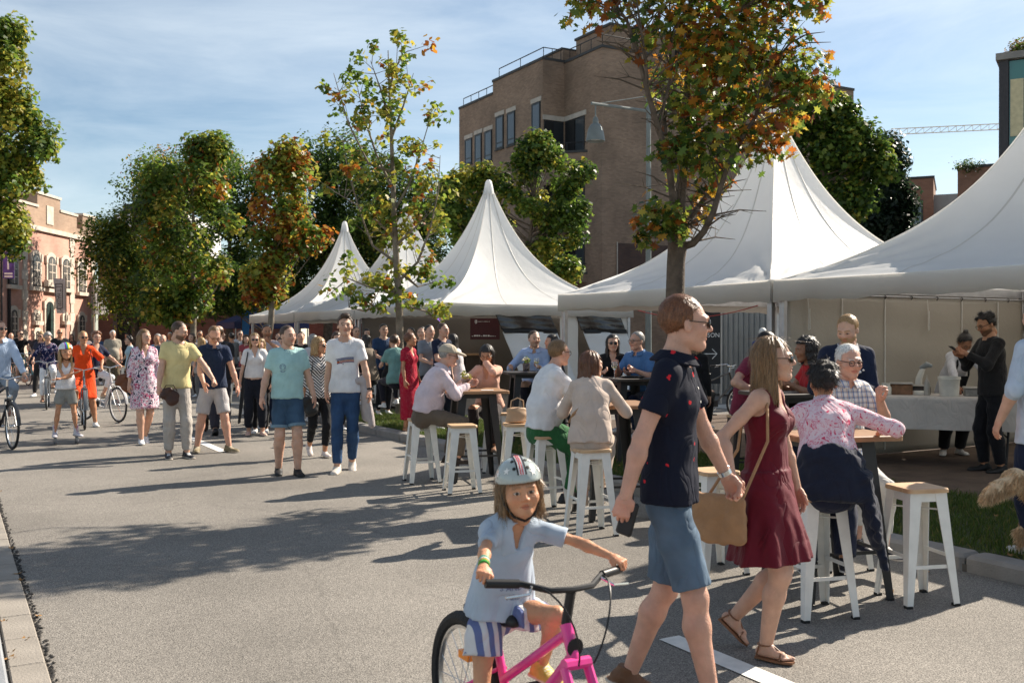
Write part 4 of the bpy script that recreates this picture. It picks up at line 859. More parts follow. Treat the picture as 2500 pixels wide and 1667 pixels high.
for k, (px, Y, hgt, lob, nc, cr, per, pal, lab, rb) in enumerate((
    (330, 46, 9, [(330, 560, 90, 90), (290, 660, 80, 80), (380, 720, 90, 60), (400, 470, 60, 60), (270, 590, 50, 60)], 110, .95, 120, [(DARK, 1), (GREEN, 1.2), (YEL, .5)], 'broad green tree hiding the end of the yard wall', .2),
    (440, 50, 11, [(430, 440, 80, 60), (520, 420, 70, 60), (400, 520, 70, 70)], 60, 1.0, 120, [(DARK, 1), (GREEN, .8), (AUT, .4)], 'taller dark tree topping the rust-coloured street tree', .2),
    (560, 45, 9.5, [(570, 480, 80, 90), (540, 600, 70, 90), (600, 690, 70, 70), (510, 710, 80, 60)], 110, .9, 120, [(DARK, 1.6), (GREEN, 1.2)], 'dense dark green tree between the two autumn street trees', .2),
    (800, 46, 11.5, [(760, 460, 90, 90), (840, 420, 80, 70), (880, 520, 90, 90), (780, 580, 80, 90), (720, 660, 70, 90)], 130, 1.05, 130, [(DARK, 2.4), (GREEN, .7), (YEL, .15)], 'large dark tree behind the two farthest white tents', .25),
    (1000, 44, 10, [(960, 480, 80, 80), (1030, 520, 60, 70), (1000, 620, 80, 60), (900, 600, 70, 60)], 90, .95, 120, [(DARK, 1.4), (GREEN, 1.2), (YEL, .4)], 'dark tree between the sparse maple and the brick building', .22),
    (650, 38, 6.5, [(620, 700, 60, 60), (560, 720, 60, 50)], 34, .6, 90, [(DARK, 1.5), (GREEN, 1)], 'low dark tree behind the blue feather flag', .13))):
    b = dp(px, Y); tree('background_tree', b, hgt, rb, .25, [px_lobe(b, Y, *l, rd=max(l[2:]) * .9, gw=1.18) for l in lob], int(nc * 1.7), cr * .74, int(per * 1.05), .172, 'simple', pal, 200 + k * 7, lab, group=BK, limb_r=.3)
# knobbly plane trees between the tents and the brick building: upright columns of leaves
PT = 'maples behind the tents'
b = dp(1300, 33); Y = 33
tree('background_maple', b, 7.5, .16, .3, [px_lobe(b, Y, 1330, 370, 40, 34), px_lobe(b, Y, 1290, 400, 26, 50), px_lobe(b, Y, 1230, 440, 55, 40), px_lobe(b, Y, 1150, 440, 45, 34), px_lobe(b, Y, 1120, 460, 40, 26), px_lobe(b, Y, 1400, 430, 40, 40), px_lobe(b, Y, 1330, 500, 85, 60, w=1.6), px_lobe(b, Y, 1380, 560, 60, 60, w=1.4), px_lobe(b, Y, 1330, 620, 50, 50), px_lobe(b, Y, 1370, 660, 30, 30, w=.6), px_lobe(b, Y, 1100, 540, 40, 50), px_lobe(b, Y, 1200, 520, 60, 60)], 150, .38, 130, .125, 'maple', [(DARK, .7), (GREEN, 1.6), (YEL, .8)], 301, 'knobbly maple with upright leafy arms before brick building', group=PT)
b = dp(2010, 27); Y = 27
tree('background_maple', b, 8.2, .18, .3, [px_lobe(b, Y, 1990, 270, 70, 70), px_lobe(b, Y, 2060, 300, 50, 60), px_lobe(b, Y, 2080, 380, 70, 60, w=1.3), px_lobe(b, Y, 2130, 400, 45, 45), px_lobe(b, Y, 1990, 400, 60, 60), px_lobe(b, Y, 2070, 490, 45, 45, w=.8), px_lobe(b, Y, 1960, 330, 50, 60)], 120, .36, 130, .125, 'maple', [(DARK, 1.3), (GREEN, 1.4), (YEL, .4)], 302, 'dense green maple right of the second tent peak', group=PT)
b = dp(2150, 33); Y = 33
tree('conifer', b, 7.4, .2, .1, [px_lobe(b, Y, 2165, 400, 32, 60), px_lobe(b, Y, 2165, 500, 55, 70, w=1.6), px_lobe(b, Y, 2140, 560, 80, 60, w=1.6)], 95, .45, 170, .17, 'simple', [([(0.016, 0.032, 0.016), (0.024, 0.044, 0.02), (0.03, 0.05, 0.03)], 1)], 303, 'dark drooping conifer between the two near tents')
b = dp(40, 30); Y = 30
tree('plane_tree', dp(-110, 30), 9.5, .24, .3, [px_lobe(dp(-110, 30), Y, 10, 120, 45, 70), px_lobe(dp(-110, 30), Y, 60, 340, 70, 70, w=1.4), px_lobe(dp(-110, 30), Y, 30, 460, 75, 80, w=1.4), px_lobe(dp(-110, 30), Y, 20, 250, 40, 40, w=.6), px_lobe(dp(-110, 30), Y, 20, 560, 50, 50), px_lobe(dp(-110, 30), Y, -80, 400, 110, 160, w=2.5), px_lobe(dp(-110, 30), Y, -80, 180, 90, 120, w=1.5)], 210, .42, 110, .13, 'maple', [(GREEN, 1.3), (YEL, 1.6), (DARK, .3)], 304, 'yellow-green plane tree leaning in at the left edge')
# shrubs: bed behind the empty tent, ivy on the wall, roof plants
def shrub(name, loc, lobes, n, r, per, size, pal, lab, seed, flowers=0):
    e = empty(name, loc, 0, lab, 'shrub'); rg = np.random.default_rng(seed); C = []; 
    for k in range(n): l = lobes[k % len(lobes)]; C.append(np.array(l[:3]) + rg.normal(0, .5, 3) * np.array(l[3:6]))
    st = MB()
    for c in C[::2]: st.tube([(c[0] * .5, c[1] * .5, max(0, c[2] - .5)), tuple(c)], .008, 4)
    st.build('stem', M_bark, e); V, Fq, col = leaves(C, [r] * n, [per] * n, size, 'simple', pal, seed); np_mesh('foliage', V, Fq, M_leaf, e, False, col)['kind'] = 'stuff'
    if flowers:
        f = MB()
        for k in range(flowers): c = C[rg.integers(n)] + rg.normal(0, r * .7, 3); f.lathe([(0, -.02), (.035, 0), (0, .02)], tuple(c), 6)
        f.build('blossom', M_white, e)
shrub('flowering_shrub', rw(21.0, 17.7, .5), [(-1.2, 0, .3, 1.0, .3, .25), (.6, 0, .3, 1.0, .3, .25)], 26, .22, 60, .09, [(GREEN, 1), (YEL, .3)], 'green shrub with white blossoms in the brick planter', 401, 40)
shrub('ivy', rw(23.4, 17.9, 1.6), [(0, 0, 1.0, .5, .2, .8)], 26, .24, 60, .1, [(GREEN, 1), (DARK, .5)], 'leafy climber hanging on the dark brick wall', 402)
b = dp(2350, 43.5, pz(405, 43.5)); shrub('balcony_flowers', b, [(.3, .2, .1, .5, .2, .25)], 12, .25, 40, .1, [(DARK, 1), (GREEN, 1)], 'white flowering plants on the brick balcony wall', 403, 40)
b = dp(2475, 30, zt - 0 if False else 10.05); shrub('roof_grasses', b, [(0.35, .3, .35, .5, .3, .3), (1.2, .3, .3, .5, .3, .3)], 30, .25, 60, .1, [([(0.25, .16, .09), (.2, .17, .08)], 1.5), (GREEN, 1)], 'tufted plants on the roof of the glass building', 404)
# ------------------------------------------------------------------ implicit-surface modelling (people, clothes, dogs)
A = lambda *p: np.array(p, float)
def unit(v): v = np.asarray(v, float); return v / (np.linalg.norm(v) + 1e-12)
def cap(a, b, r1, r2=None):
    a, b = np.asarray(a, float), np.asarray(b, float); r2 = r1 if r2 is None else r2; ba = b - a; L2 = ba @ ba + 1e-12; rm = max(r1, r2)
    def f(X, Y, Z):
        px, py, pz = X - a[0], Y - a[1], Z - a[2]; t = np.clip((px * ba[0] + py * ba[1] + pz * ba[2]) / L2, 0, 1)
        return np.sqrt((px - t * ba[0]) ** 2 + (py - t * ba[1]) ** 2 + (pz - t * ba[2]) ** 2) - (r1 + (r2 - r1) * t)
    return f, np.minimum(a, b) - rm, np.maximum(a, b) + rm
def ecap(a, b, side, w1, d1, w2, d2, rend=None):
    """tapered tube with elliptical section: half width w along 'side', half depth d across"""
    a, b = np.asarray(a, float), np.asarray(b, float); L = np.linalg.norm(b - a) + 1e-9; ax = (b - a) / L; u = unit(np.asarray(side, float) - ax * (ax @ side)); v = np.cross(ax, u); rm = max(w1, d1, w2, d2); re = rend or min(w1, d1, w2, d2)
    def f(X, Y, Z):
        px, py, pz = X - a[0], Y - a[1], Z - a[2]; s = px * ax[0] + py * ax[1] + pz * ax[2]; t = np.clip(s / L, 0, 1); e = s - t * L
        w_, d_ = w1 + (w2 - w1) * t, d1 + (d2 - d1) * t
        q = np.sqrt(((px * u[0] + py * u[1] + pz * u[2]) / w_) ** 2 + ((px * v[0] + py * v[1] + pz * v[2]) / d_) ** 2 + (e / re) ** 2)
        return (q - 1) * np.minimum(w_, d_)
    return f, np.minimum(a, b) - rm, np.maximum(a, b) + rm
def ell(c, r, Rm=None):
    c, r = np.asarray(c, float), np.asarray(r, float); Rm = np.eye(3) if Rm is None else Rm; e = np.abs(Rm) @ r
    def f(X, Y, Z):
        p = [X - c[0], Y - c[1], Z - c[2]]; q = [(p[0] * Rm[0, k] + p[1] * Rm[1, k] + p[2] * Rm[2, k]) for k in range(3)]
        k0 = np.sqrt(sum((q[k] / r[k]) ** 2 for k in range(3))); k1 = np.sqrt(sum((q[k] / r[k] ** 2) ** 2 for k in range(3))) + 1e-9
        return k0 * (k0 - 1) / k1
    return f, c - e, c + e
def cut(prim, *planes):
    """prim limited to the inner side of planes (point, outward normal)"""
    f0, lo, hi = prim
    def f(X, Y, Z):
        d = f0(X, Y, Z)
        for p, n in planes: d = np.maximum(d, (X - p[0]) * n[0] + (Y - p[1]) * n[1] + (Z - p[2]) * n[2])
        return d
    return f, lo, hi
def minus(prim, other):
    f0, lo, hi = prim; f1 = other[0]; return (lambda X, Y, Z: np.maximum(f0(X, Y, Z), -f1(X, Y, Z))), lo, hi
def wob(seed, amp, freq, n=5, stretch=(1, 1, 1), ridge=False):
    rg = np.random.default_rng(seed); K = rg.normal(0, 1, (n, 3)); K /= np.linalg.norm(K, axis=1)[:, None]; K *= freq * rg.uniform(.6, 1.5, (n, 1)) * np.array(stretch); ph = rg.uniform(0, 6.28, n)
    def f(X, Y, Z):
        s = 0
        for k in range(n):
            w_ = K[k, 0] * X + K[k, 1] * Y + K[k, 2] * Z + ph[k]; w_ = w_ + .8 * np.sin(w_ * .53 + k); s = s + (np.sin(w_) if not ridge else 1.3 * (.64 - np.abs(np.cos(w_ * .5)) ** .7) * -1.2)
        return s * (amp / n ** .5)
    return f
class Sdf:
    def __init__(s, h): s.h = h; s.ops = []
    def u(s, prim, k=.02): s.ops.append(('u', prim, k)); return s
    def sub(s, prim, k=.008): s.ops.append(('s', prim, k)); return s
    def disp(s, f): s.ops.append(('d', f, 0)); return s
    def clip(s, p, n): s.ops.append(('c', (np.asarray(p, float), np.asarray(n, float)), 0)); return s
    def mesh(s):
        h = s.h; us = [o for o in s.ops if o[0] == 'u']
        lo = np.min([o[1][1] for o in us], 0) - 3 * h - .012; hi = np.max([o[1][2] for o in us], 0) + 3 * h + .012
        n = np.ceil((hi - lo) / h).astype(int) + 1; ax = [(lo[i] + h * np.arange(n[i])).astype(np.float32) for i in range(3)]
        D = np.full(n, .5, np.float32)
        for op, pr, k in s.ops:
            if op in 'us':
                f, a, b = pr; m = k + 2.2 * h + .01
                i0 = np.maximum(((a - m - lo) / h).astype(int), 0); i1 = np.minimum(((b + m - lo) / h).astype(int) + 2, n)
                if np.any(i1 <= i0): continue
                sl = tuple(slice(i0[i], i1[i]) for i in range(3))
                d = f(ax[0][sl[0]][:, None, None], ax[1][sl[1]][None, :, None], ax[2][sl[2]][None, None, :]).astype(np.float32); g = D[sl]
                if op == 'u': e = np.maximum(k - np.abs(g - d), 0) / k; D[sl] = np.minimum(g, d) - e * e * k * .25
                else: d = -d; e = np.maximum(k - np.abs(g - d), 0) / k; D[sl] = np.maximum(g, d) + e * e * k * .25
            elif op == 'd': D += pr(ax[0][:, None, None], ax[1][None, :, None], ax[2][None, None, :])
            else:
                p, nn = pr; D = np.maximum(D, ((ax[0] - p[0]) * nn[0])[:, None, None] + ((ax[1] - p[1]) * nn[1])[None, :, None] + ((ax[2] - p[2]) * nn[2])[None, None, :])
        for i in range(3):
            q = [slice(None)] * 3; q[i] = 0; D[tuple(q)] = .5; q[i] = -1; D[tuple(q)] = .5
        return surface_nets(D, lo, h)
_CO = [(i, j, k) for i in (0, 1) for j in (0, 1) for k in (0, 1)]
_ED = [(a, b) for a in range(8) for b in range(a + 1, 8) if sum(abs(x - y) for x, y in zip(_CO[a], _CO[b])) == 1]
def surface_nets(D, lo, h):
    S = D < 0; n = D.shape; cs = np.zeros([x - 1 for x in n], np.int8)
    for i, j, k in _CO: cs += S[i:n[0] - 1 + i, j:n[1] - 1 + j, k:n[2] - 1 + k]
    M_ = (cs > 0) & (cs < 8); c = np.argwhere(M_); idx = np.full(M_.shape, -1, np.int32); idx[M_] = np.arange(len(c))
    v8 = [D[c[:, 0] + i, c[:, 1] + j, c[:, 2] + k] for i, j, k in _CO]; acc = np.zeros((len(c), 3), np.float32); cnt = np.zeros(len(c), np.float32)
    for a, b in _ED:
        da, db = v8[a], v8[b]; x = (da < 0) != (db < 0); t = np.where(x, da / np.where(x, da - db, 1), 0)
        acc += np.where(x[:, None], np.array(_CO[a], np.float32) + t[:, None] * (np.array(_CO[b], np.float32) - np.array(_CO[a], np.float32)), 0); cnt += x
    V = lo + h * (c + acc / np.maximum(cnt, 1)[:, None]); Fs = []
    for ax in range(3):
        b, d = (ax + 1) % 3, (ax + 2) % 3; s0 = [slice(1, -1)] * 3; s1 = [slice(1, -1)] * 3; s0[ax] = slice(0, n[ax] - 1); s1[ax] = slice(1, n[ax])
        A0, A1 = S[tuple(s0)], S[tuple(s1)]; e = np.argwhere(A0 != A1); o = np.array([1, 1, 1]); o[ax] = 0; e = e + o
        def cell(db, dd): q = e.copy(); q[:, b] += db; q[:, d] += dd; return idx[q[:, 0], q[:, 1], q[:, 2]]
        q = np.stack([cell(-1, -1), cell(0, -1), cell(0, 0), cell(-1, 0)], 1); ee = e; ins = S[ee[:, 0], ee[:, 1], ee[:, 2]]
        q[~ins] = q[~ins][:, ::-1]; Fs.append(q)
    return V, np.concatenate(Fs)
def merge(parts):
    Vs, Fs, k = [], [], 0
    for V, Fq in parts: Vs.append(V); Fs.append(Fq + k); k += len(V)
    return np.concatenate(Vs), np.concatenate(Fs)

# ------------------------------------------------------------------ heads, hands, shoes, hair (built once per kind, then posed)
_CACHE = {}
def cached(key, fn):
    if key not in _CACHE: _CACHE[key] = fn()
    return _CACHE[key]
def head_mesh(sex, h, child):
    h = round(h, 3) if h > .006 else h
    def go():
        j = {'m': 1.0, 'f': .90}[sex]; c = 1 if child else 0
        s = Sdf(h)
        s.u(ell((0, -.014, .034), (.0765, .096, .086)), .02)
        s.u(ell((0, .030, -.028 + .006 * c), (.060 + .003 * c, .064, .082 - .010 * c)), .035)
        s.u(cap((-.044 * j, .008, -.062), (-.013 * j, .066, -.095 + .013 * c), .021 * j, .017), .03); s.u(cap((.044 * j, .008, -.062), (.013 * j, .066, -.095 + .013 * c), .021 * j, .017), .03)
        s.u(ell((0, .072, -.094 + .013 * c), (.02, .017, .016)), .02)
        for sx in (-1, 1):
            s.u(ell((sx * .040, .058, -.022), (.026, .026, .024)), .03)          # cheek
            s.u(cap((sx * .012, .090, .026), (sx * .046, .075, .024), .012 if sex == 'm' else .009, .009), .02)   # brow
            s.sub(ell((sx * .031, .102, .004), (.019, .022, .0125)), .018)       # eye socket
            s.u(ell((sx * .031, .0755, .003), (.0155, .0155, .0135)), .006)      # eye and lids
            s.u(cap((sx * .016, .0895, .0115), (sx * .045, .0815, .0095), .0042, .004), .008)   # upper lid
            e = Ry(sx * -.15) @ Rz(sx * .35); s.u(ell((sx * .079, -.006, -.006), (.010, .020, .032), e), .008); s.sub(ell((sx * .089, .004, -.004), (.007, .010, .018), e), .006)
        n = (.55 if child else .82) if (sex == 'f' or child) else 1.0
        s.u(cap((0, .090, .014), (0, .090 + .022 * n, -.020), .0095, .0125 * (.6 + .4 * n)), .014)
        for sx in (-1, 1): s.u(ell((sx * .0125, .097, -.0265), (.0085, .011, .0075)), .006); s.sub(ell((sx * .006, .103, -.034), (.0035, .006, .004)), .003)
        s.u(ell((0, .0865 - .003 * c, -.048), (.026 - .006 * c, .012, .0075)), .01); s.u(ell((0, .085 - .003 * c, -.0625), (.022 - .005 * c, .0125, .0085 - .001 * c)), .008); s.sub(cap((-.025, .0945, -.0555), (.025, .0945, -.0555), .003), .004)
        s.u(cap((0, -.018, -.04), (0, -.035, -.11), .05 * (.85 if sex == 'f' else 1), .05 * (.85 if sex == 'f' else 1)), .03)
        V, Fq = s.mesh(); return V, Fq
    return cached(('head', sex, round(h, 4), child), go)
def head_colour(V, skin, hair, lips, beard, brow=True, child=False):
    C = np.tile(np.array(skin), (len(V), 1)); x, y, z = np.abs(V[:, 0]), V[:, 1], V[:, 2]
    def mixin(m, c): nonlocal C; m = np.clip(m, 0, 1)[:, None]; C = C * (1 - m) + np.array(c) * m
    red = np.exp(-(((x - .04) / .02) ** 2 + ((z + .025) / .02) ** 2)) * (y > .03) * .35; mixin(red, np.array(skin) * A(1.05, .72, .66))
    mixin(np.exp(-((x / .015) ** 2 + ((z + .02) / .014) ** 2)) * (y > .09) * .35, np.array(skin) * A(1.05, .75, .7))
    if beard: mixin(np.clip((-.035 - z) / .02, 0, 1) * (y > -.005) * np.clip((y + .02) / .03, 0, 1) * beard, hair); mixin((np.abs(z + .041) < .006) * (x < .03) * (y > .07) * beard, hair)
    mixin(((((x / (.017 if child else .024)) ** 2 + ((z + .0555) / .0125) ** 2) < 1) & (y > .074)) * .8, lips)
    mixin((np.abs(z + .0555) < .0022) * (x < .024) * (y > .078) * .6, np.array(lips) * .45)
    if brow: mixin((np.abs(z - .027 + .12 * np.maximum(x - .03, 0)) < .0052) * (x > .012) * (x < .049) * (y > .055) * (.5 if child else .8), np.array(hair) * .8)
    ey = np.hypot((x - .031) / (.0135 + .001 * child), (z - .003) / (.0062 + .0006 * child)); lw_ = .018 if child else .024
    mixin(((ey < 1.25) & (y > .07)) * (.5 if child else .75), np.array(skin) * .28); mixin((ey < .92) & (y > .072), (.48, .43, .39)); mixin((np.hypot(x - .031, z - .003) < (.0076 if child else .0070)) & (y > .074), (.025, .018, .012))
    return C
def hand_mesh(kind, h):
    h = round(h, 3)
    """right hand: wrist at the origin, fingers along +Y, palm facing -Z, thumb on the -X side"""
    def go():
        cu = {'relax': (22, 28, 18), 'flat': (4, 8, 5), 'grip': (62, 80, 45), 'fist': (78, 92, 60), 'point': (10, 12, 8), 'hold': (45, 55, 30)}[kind]
        s = Sdf(h); s.u(ecap((0, -.03, 0), (0, .02, 0), (1, 0, 0), .027, .021, .030, .019), .01); s.u(ecap((0, .012, 0), (0, .072, -.002), (1, 0, 0), .032, .018, .041, .0135), .012)
        for i, (x, L, r) in enumerate(((-.029, .072, .0092), (-.0095, .080, .0096), (.010, .074, .0092), (.028, .058, .0082))):
            p = A(x, .078 - .006 * abs(i - 1), -.002); a = 0; seg = (.46, .30, .24); sp = (x) * 2.0
            for j in range(3):
                a += R(cu[j] * (1 + .12 * (i - 1.5) * (kind == 'relax'))); d = A(math.sin(sp) * math.cos(a), math.cos(a) * math.cos(sp), -math.sin(a)); q = p + d * L * seg[j]; s.u(cap(p, q, r * (1 - .08 * j), r * (.92 - .08 * j)), .004); p = q
        if kind in ('grip', 'fist', 'hold'): T_ = [(-.030, .018, -.008), (-.046, .048, -.022), (-.036, .070, -.046), (-.012, .078, -.054)]
        else: T_ = [(-.028, .012, -.004), (-.050, .040, -.014), (-.060, .068, -.022), (-.062, .090, -.026)]
        for j, (ra, rb) in enumerate(((.0165, .0125), (.012, .0105), (.0105, .0085))): s.u(cap(T_[j], T_[j + 1], ra, rb), .007)
        return s.mesh()
    return cached(('hand', kind, round(h, 4)), go)
def shoe_mesh(kind, h):
    h = round(h, 3)
    """right foot: ankle at the origin, toes along +Y, ground at z = -.075"""
    def go():
        s = Sdf(h)
        if kind == 'foot':
            s.u(cap((0, -.035, -.045), (.004, .10, -.052), .030, .026), .02); s.u(cap((0, -.005, 0), (0, .03, -.03), .035, .034), .02)
            for i, x in enumerate((-.026, -.010, .003, .015, .026)): s.u(cap((x * .8, .10, -.056), (x, .158 - abs(i) * .010, -.064), .015 if i == 0 else .010, .012 if i == 0 else .0085), .008)
            s.clip((0, 0, -.073), (0, 0, -1)); V, Fq = s.mesh(); return V, Fq, np.zeros(len(V))
        tall = {'boot': .06, 'sneaker': 0.0, 'skate': .12}.get(kind, -.006)
        s.u(ecap((0, -.045, -.05), (.002, .02, -.045), (1, 0, 0), .040, .042, .044, .040), .02); s.u(ecap((.002, .02, -.05), (.004, .13, -.057), (1, 0, 0), .044, .033, .046, .022), .02); s.u(cap((0, -.02, -.03), (0, -.018, .012 + tall), .041, .043), .02); s.u(ell((.004, .150, -.058), (.040, .036, .020)), .015)
        so = ecap((0, -.058, -.072), (.003, .150, -.072), (1, 0, 0), .044, .019, .050, .019, .045); s.u(so, .004)
        s.clip((0, 0, -.079), (0, 0, -1)); s.clip((0, 0, .018 + tall), (0, 0, 1)); V, Fq = s.mesh()
        return V, Fq, np.clip((-.0625 - V[:, 2]) / .004, 0, 1)
    return cached(('shoe', kind, round(h, 4)), go)
def hair_mesh(style, h, seed, child):
    h = round(h, 3)
    def go():
        s = Sdf(h); rg = np.random.default_rng(seed)
        t = {'crew': .007, 'short': .008, 'quiff': .012, 'crop': .016, 'bald': .006, 'messy': .012, 'curly': .024, 'bob': .018, 'long': .014, 'pony': .010, 'bun': .010, 'volume': .022, 'thin': .005}[style]
        base = ell((0, -.024, .036), (.0765 + t, .090 + t, .086 + t * 1.1)); jag = wob(seed + 9, .004, 170, 4)
        front = {'thin': .006, 'long': .016, 'bob': .026, 'bald': .008}.get(style, .020); zl = {'thin': .085, 'crew': .064, 'bob': .050, 'long': .062, 'quiff': .062, 'crop': .050}.get(style, .060); fr_ = -1 if style in ('crew', 'short', 'quiff') else 1
        nape = -.062
        def region(X, Y, Z):      # > 0 where hair must not grow: face, ears, neck
            a = Y - (front + np.maximum(Z - zl - .35 * np.abs(X) * 0 + .006 * (1 - (X / .05) ** 2) * fr_, 0) * 3.2) + jag(X, Y, Z)
            b = (-.010 - Z) + np.where(Y < 0, Y * .50, Y * 1.6) + jag(X, Y, Z); return np.maximum(a, b) if style not in ('bob', 'long', 'curly') else a
        f0, lo, hi = base
        s.u((lambda X, Y, Z: np.maximum(f0(X, Y, Z), region(X, Y, Z)), lo, hi), .006)
        if style == 'quiff': s.u(ell((0, .050, .118), (.055, .045, .026), Rx(-.35)), .02)
        if style in ('messy', 'volume'):
            for k in range(16):
                a = rg.uniform(0, 6.28); b = rg.uniform(.15, 1.35); p = A(.088 * math.cos(a) * math.cos(b), -.015 + .100 * math.sin(a) * math.cos(b), .04 + .10 * math.sin(b))
                if p[1] < .06: s.u(ell(p, (.026, .026, .018)), .015)
        if style == 'bald':
            s.sub(ell((0, .01, .10), (.085, .10, .075)), .01)
        if style in ('bob', 'long', 'curly'):
            ln = {'bob': -.125 if not child else -.075, 'long': -.27, 'curly': -.15}[style]; cut_face = ecap((0, .09, .06), (0, .085, -.3), (1, 0, 0), .064, .065, .068, .07)
            for sx in (-1, 1): s.u(minus(ecap((sx * .070, -.022, .045), (sx * (.080 if style != 'curly' else .09), -.022, ln), (0, 1, 0), .050, .022, .042 if style != 'long' else .038, .017), cut_face), .02)
            s.u(ecap((0, -.075, .02), (0, -.098 if style != 'long' else -.115, ln), (1, 0, 0), .085, .04, .088, .028), .03)
        if style == 'pony': s.u(cap((0, -.115, .05), (0, -.15, -.02), .028, .024), .02); s.u(cap((0, -.15, -.02), (0, -.135, -.13), .024, .012), .02)
        if style == 'bun': s.u(ell((0, -.085, .125), (.035, .035, .032)), .012)
        if style in ('long', 'bob', 'pony', 'bun'):
            def groove(X, Y, Z): th = np.arctan2(X, -(Y + .01)); return .0022 * np.sin(th * 34 + 3 * np.sin(Z * 18) + 2 * np.sin(th * 9)) + .003 * np.sin(th * 13 + Z * 9)
            s.disp(groove)
        elif style in ('curly', 'messy'): s.disp(wob(seed + 1, .005 if style == 'curly' else .0035, 190, 7))
        else: s.disp(wob(seed + 1, .0028 if t > .008 else .001, 210, 6, (1, .35, 1)))
        return s.mesh()
    return cached(('hair', style, round(h, 4), seed % 3, child), go)

def hair_strands(V, Fq, style, hc, parent, seed, n):
    """fine ribbons lying along the hair so that its surface and outline are not solid"""
    rg = np.random.default_rng(seed + 77); t = V[Fq]; nm = np.cross(t[:, 1] - t[:, 0], t[:, 2] - t[:, 0]); ar = np.linalg.norm(nm, axis=1) + 1e-12; k = rg.choice(len(Fq), n, p=ar / ar.sum()); w_ = rg.uniform(0, 1, (n, 2)); p = t[k, 0] + (t[k, 1] - t[k, 0]) * w_[:, :1] + (t[k, 3] - t[k, 0]) * w_[:, 1:]; nn = nm[k] / ar[k, None]
    lg = style in ('long', 'bob', 'pony'); L, lift, jt = {'crew': (.010, .5, .4), 'short': (.014, .22, .35), 'crop': (.03, .25, .3), 'quiff': (.03, .4, .3), 'messy': (.035, .6, .6), 'curly': (.03, .7, .9), 'volume': (.035, .35, .5), 'thin': (.015, .3, .4), 'bald': (.012, .3, .4), 'bob': (.042, .05, .10)}.get(style, (.07, .05, .10))
    fl = np.stack([p[:, 0] * 2.5, np.where(p[:, 2] > .06, .35 if style in ('short', 'crew', 'quiff') else -.2, -.15) + 0 * p[:, 0], np.where(lg, -1.0, -.45) + 0 * p[:, 0]], 1) + rg.normal(0, jt, (n, 3)); d = fl - nn * (fl * nn).sum(1)[:, None]; d /= np.linalg.norm(d, axis=1)[:, None] + 1e-9; l = L * rg.uniform(.5, 1.3, (n, 1)); s_ = np.cross(d, nn); wd = .0011; rows = []
    for f in (0, .33, .66, 1.0): q = p + d * l * f + nn * (.0012 + lift * l * f * (1 - .3 * f)) + A(0, 0, -.12) * l * f * f; rows += [q - s_ * wd * (1 - .7 * f), q + s_ * wd * (1 - .7 * f)]
    V2 = np.stack(rows, 1).reshape(-1, 3); b = (np.arange(n) * 8)[:, None]; F2 = np.concatenate([b + np.array([[2 * i, 2 * i + 1, 2 * i + 3, 2 * i + 2]]) for i in range(3)]); c = np.repeat(np.array(hc) * rg.uniform(.55, 1.55, (n, 1)), 8, 0); o = np_mesh('hair_strands', V2, F2, mat('hair_strand', rough=.4, vcol=True, var=.05, spec=.5), parent, True, c); o['kind'] = 'stuff'; return o
# ------------------------------------------------------------------ people
def ik(a, t, l1, l2, pole):
    a, t = np.asarray(a, float), np.asarray(t, float); d = t - a; L = np.linalg.norm(d)
    if L > (l1 + l2) * .998: t = a + d / L * (l1 + l2) * .998; d = t - a; L = np.linalg.norm(d)
    if L < abs(l1 - l2) * 1.02 + .02: L = abs(l1 - l2) * 1.02 + .02; d = unit(d) * L; t = a + d
    x = (l1 * l1 - l2 * l2 + L * L) / (2 * L); hgt = math.sqrt(max(l1 * l1 - x * x, 0)); ax = d / np.linalg.norm(d); p = np.asarray(pole, float); p = p - ax * (p @ ax); p = unit(p)
    return a + ax * x + p * hgt, t
SKIN = {'fair': (0.57, 0.335, 0.235), 'tan': (0.48, 0.23, 0.125), 'pink': (0.57, 0.315, 0.225), 'brown': (0.28, 0.13, 0.07), 'kid': (0.54, 0.265, 0.145)}
HAIR = {'brown': (0.065, 0.034, 0.018), 'dark': (0.016, 0.011, 0.009), 'blond': (0.36, 0.22, 0.095), 'dblond': (0.20, 0.115, 0.05), 'ginger': (0.17, 0.066, 0.026), 'grey': (0.30, 0.285, 0.27), 'white': (0.72, 0.70, 0.66), 'auburn': (0.13, 0.05, 0.022)}
M_skin = mat('skin', rough=.5, vcol=True, var=.13, vscale=14, spec=.45, bump=.25, bscale=110, detail=7)
_b = M_skin.node_tree.nodes['Principled BSDF']; _b.inputs['Subsurface Weight'].default_value = .12; _b.inputs['Subsurface Radius'].default_value = (.012, .005, .003); _b.inputs['Subsurface Scale'].default_value = 1.0
M_shoe = mat('shoe_leather', rough=.55, vcol=True, var=.12, vscale=30, bump=.2, bscale=90)
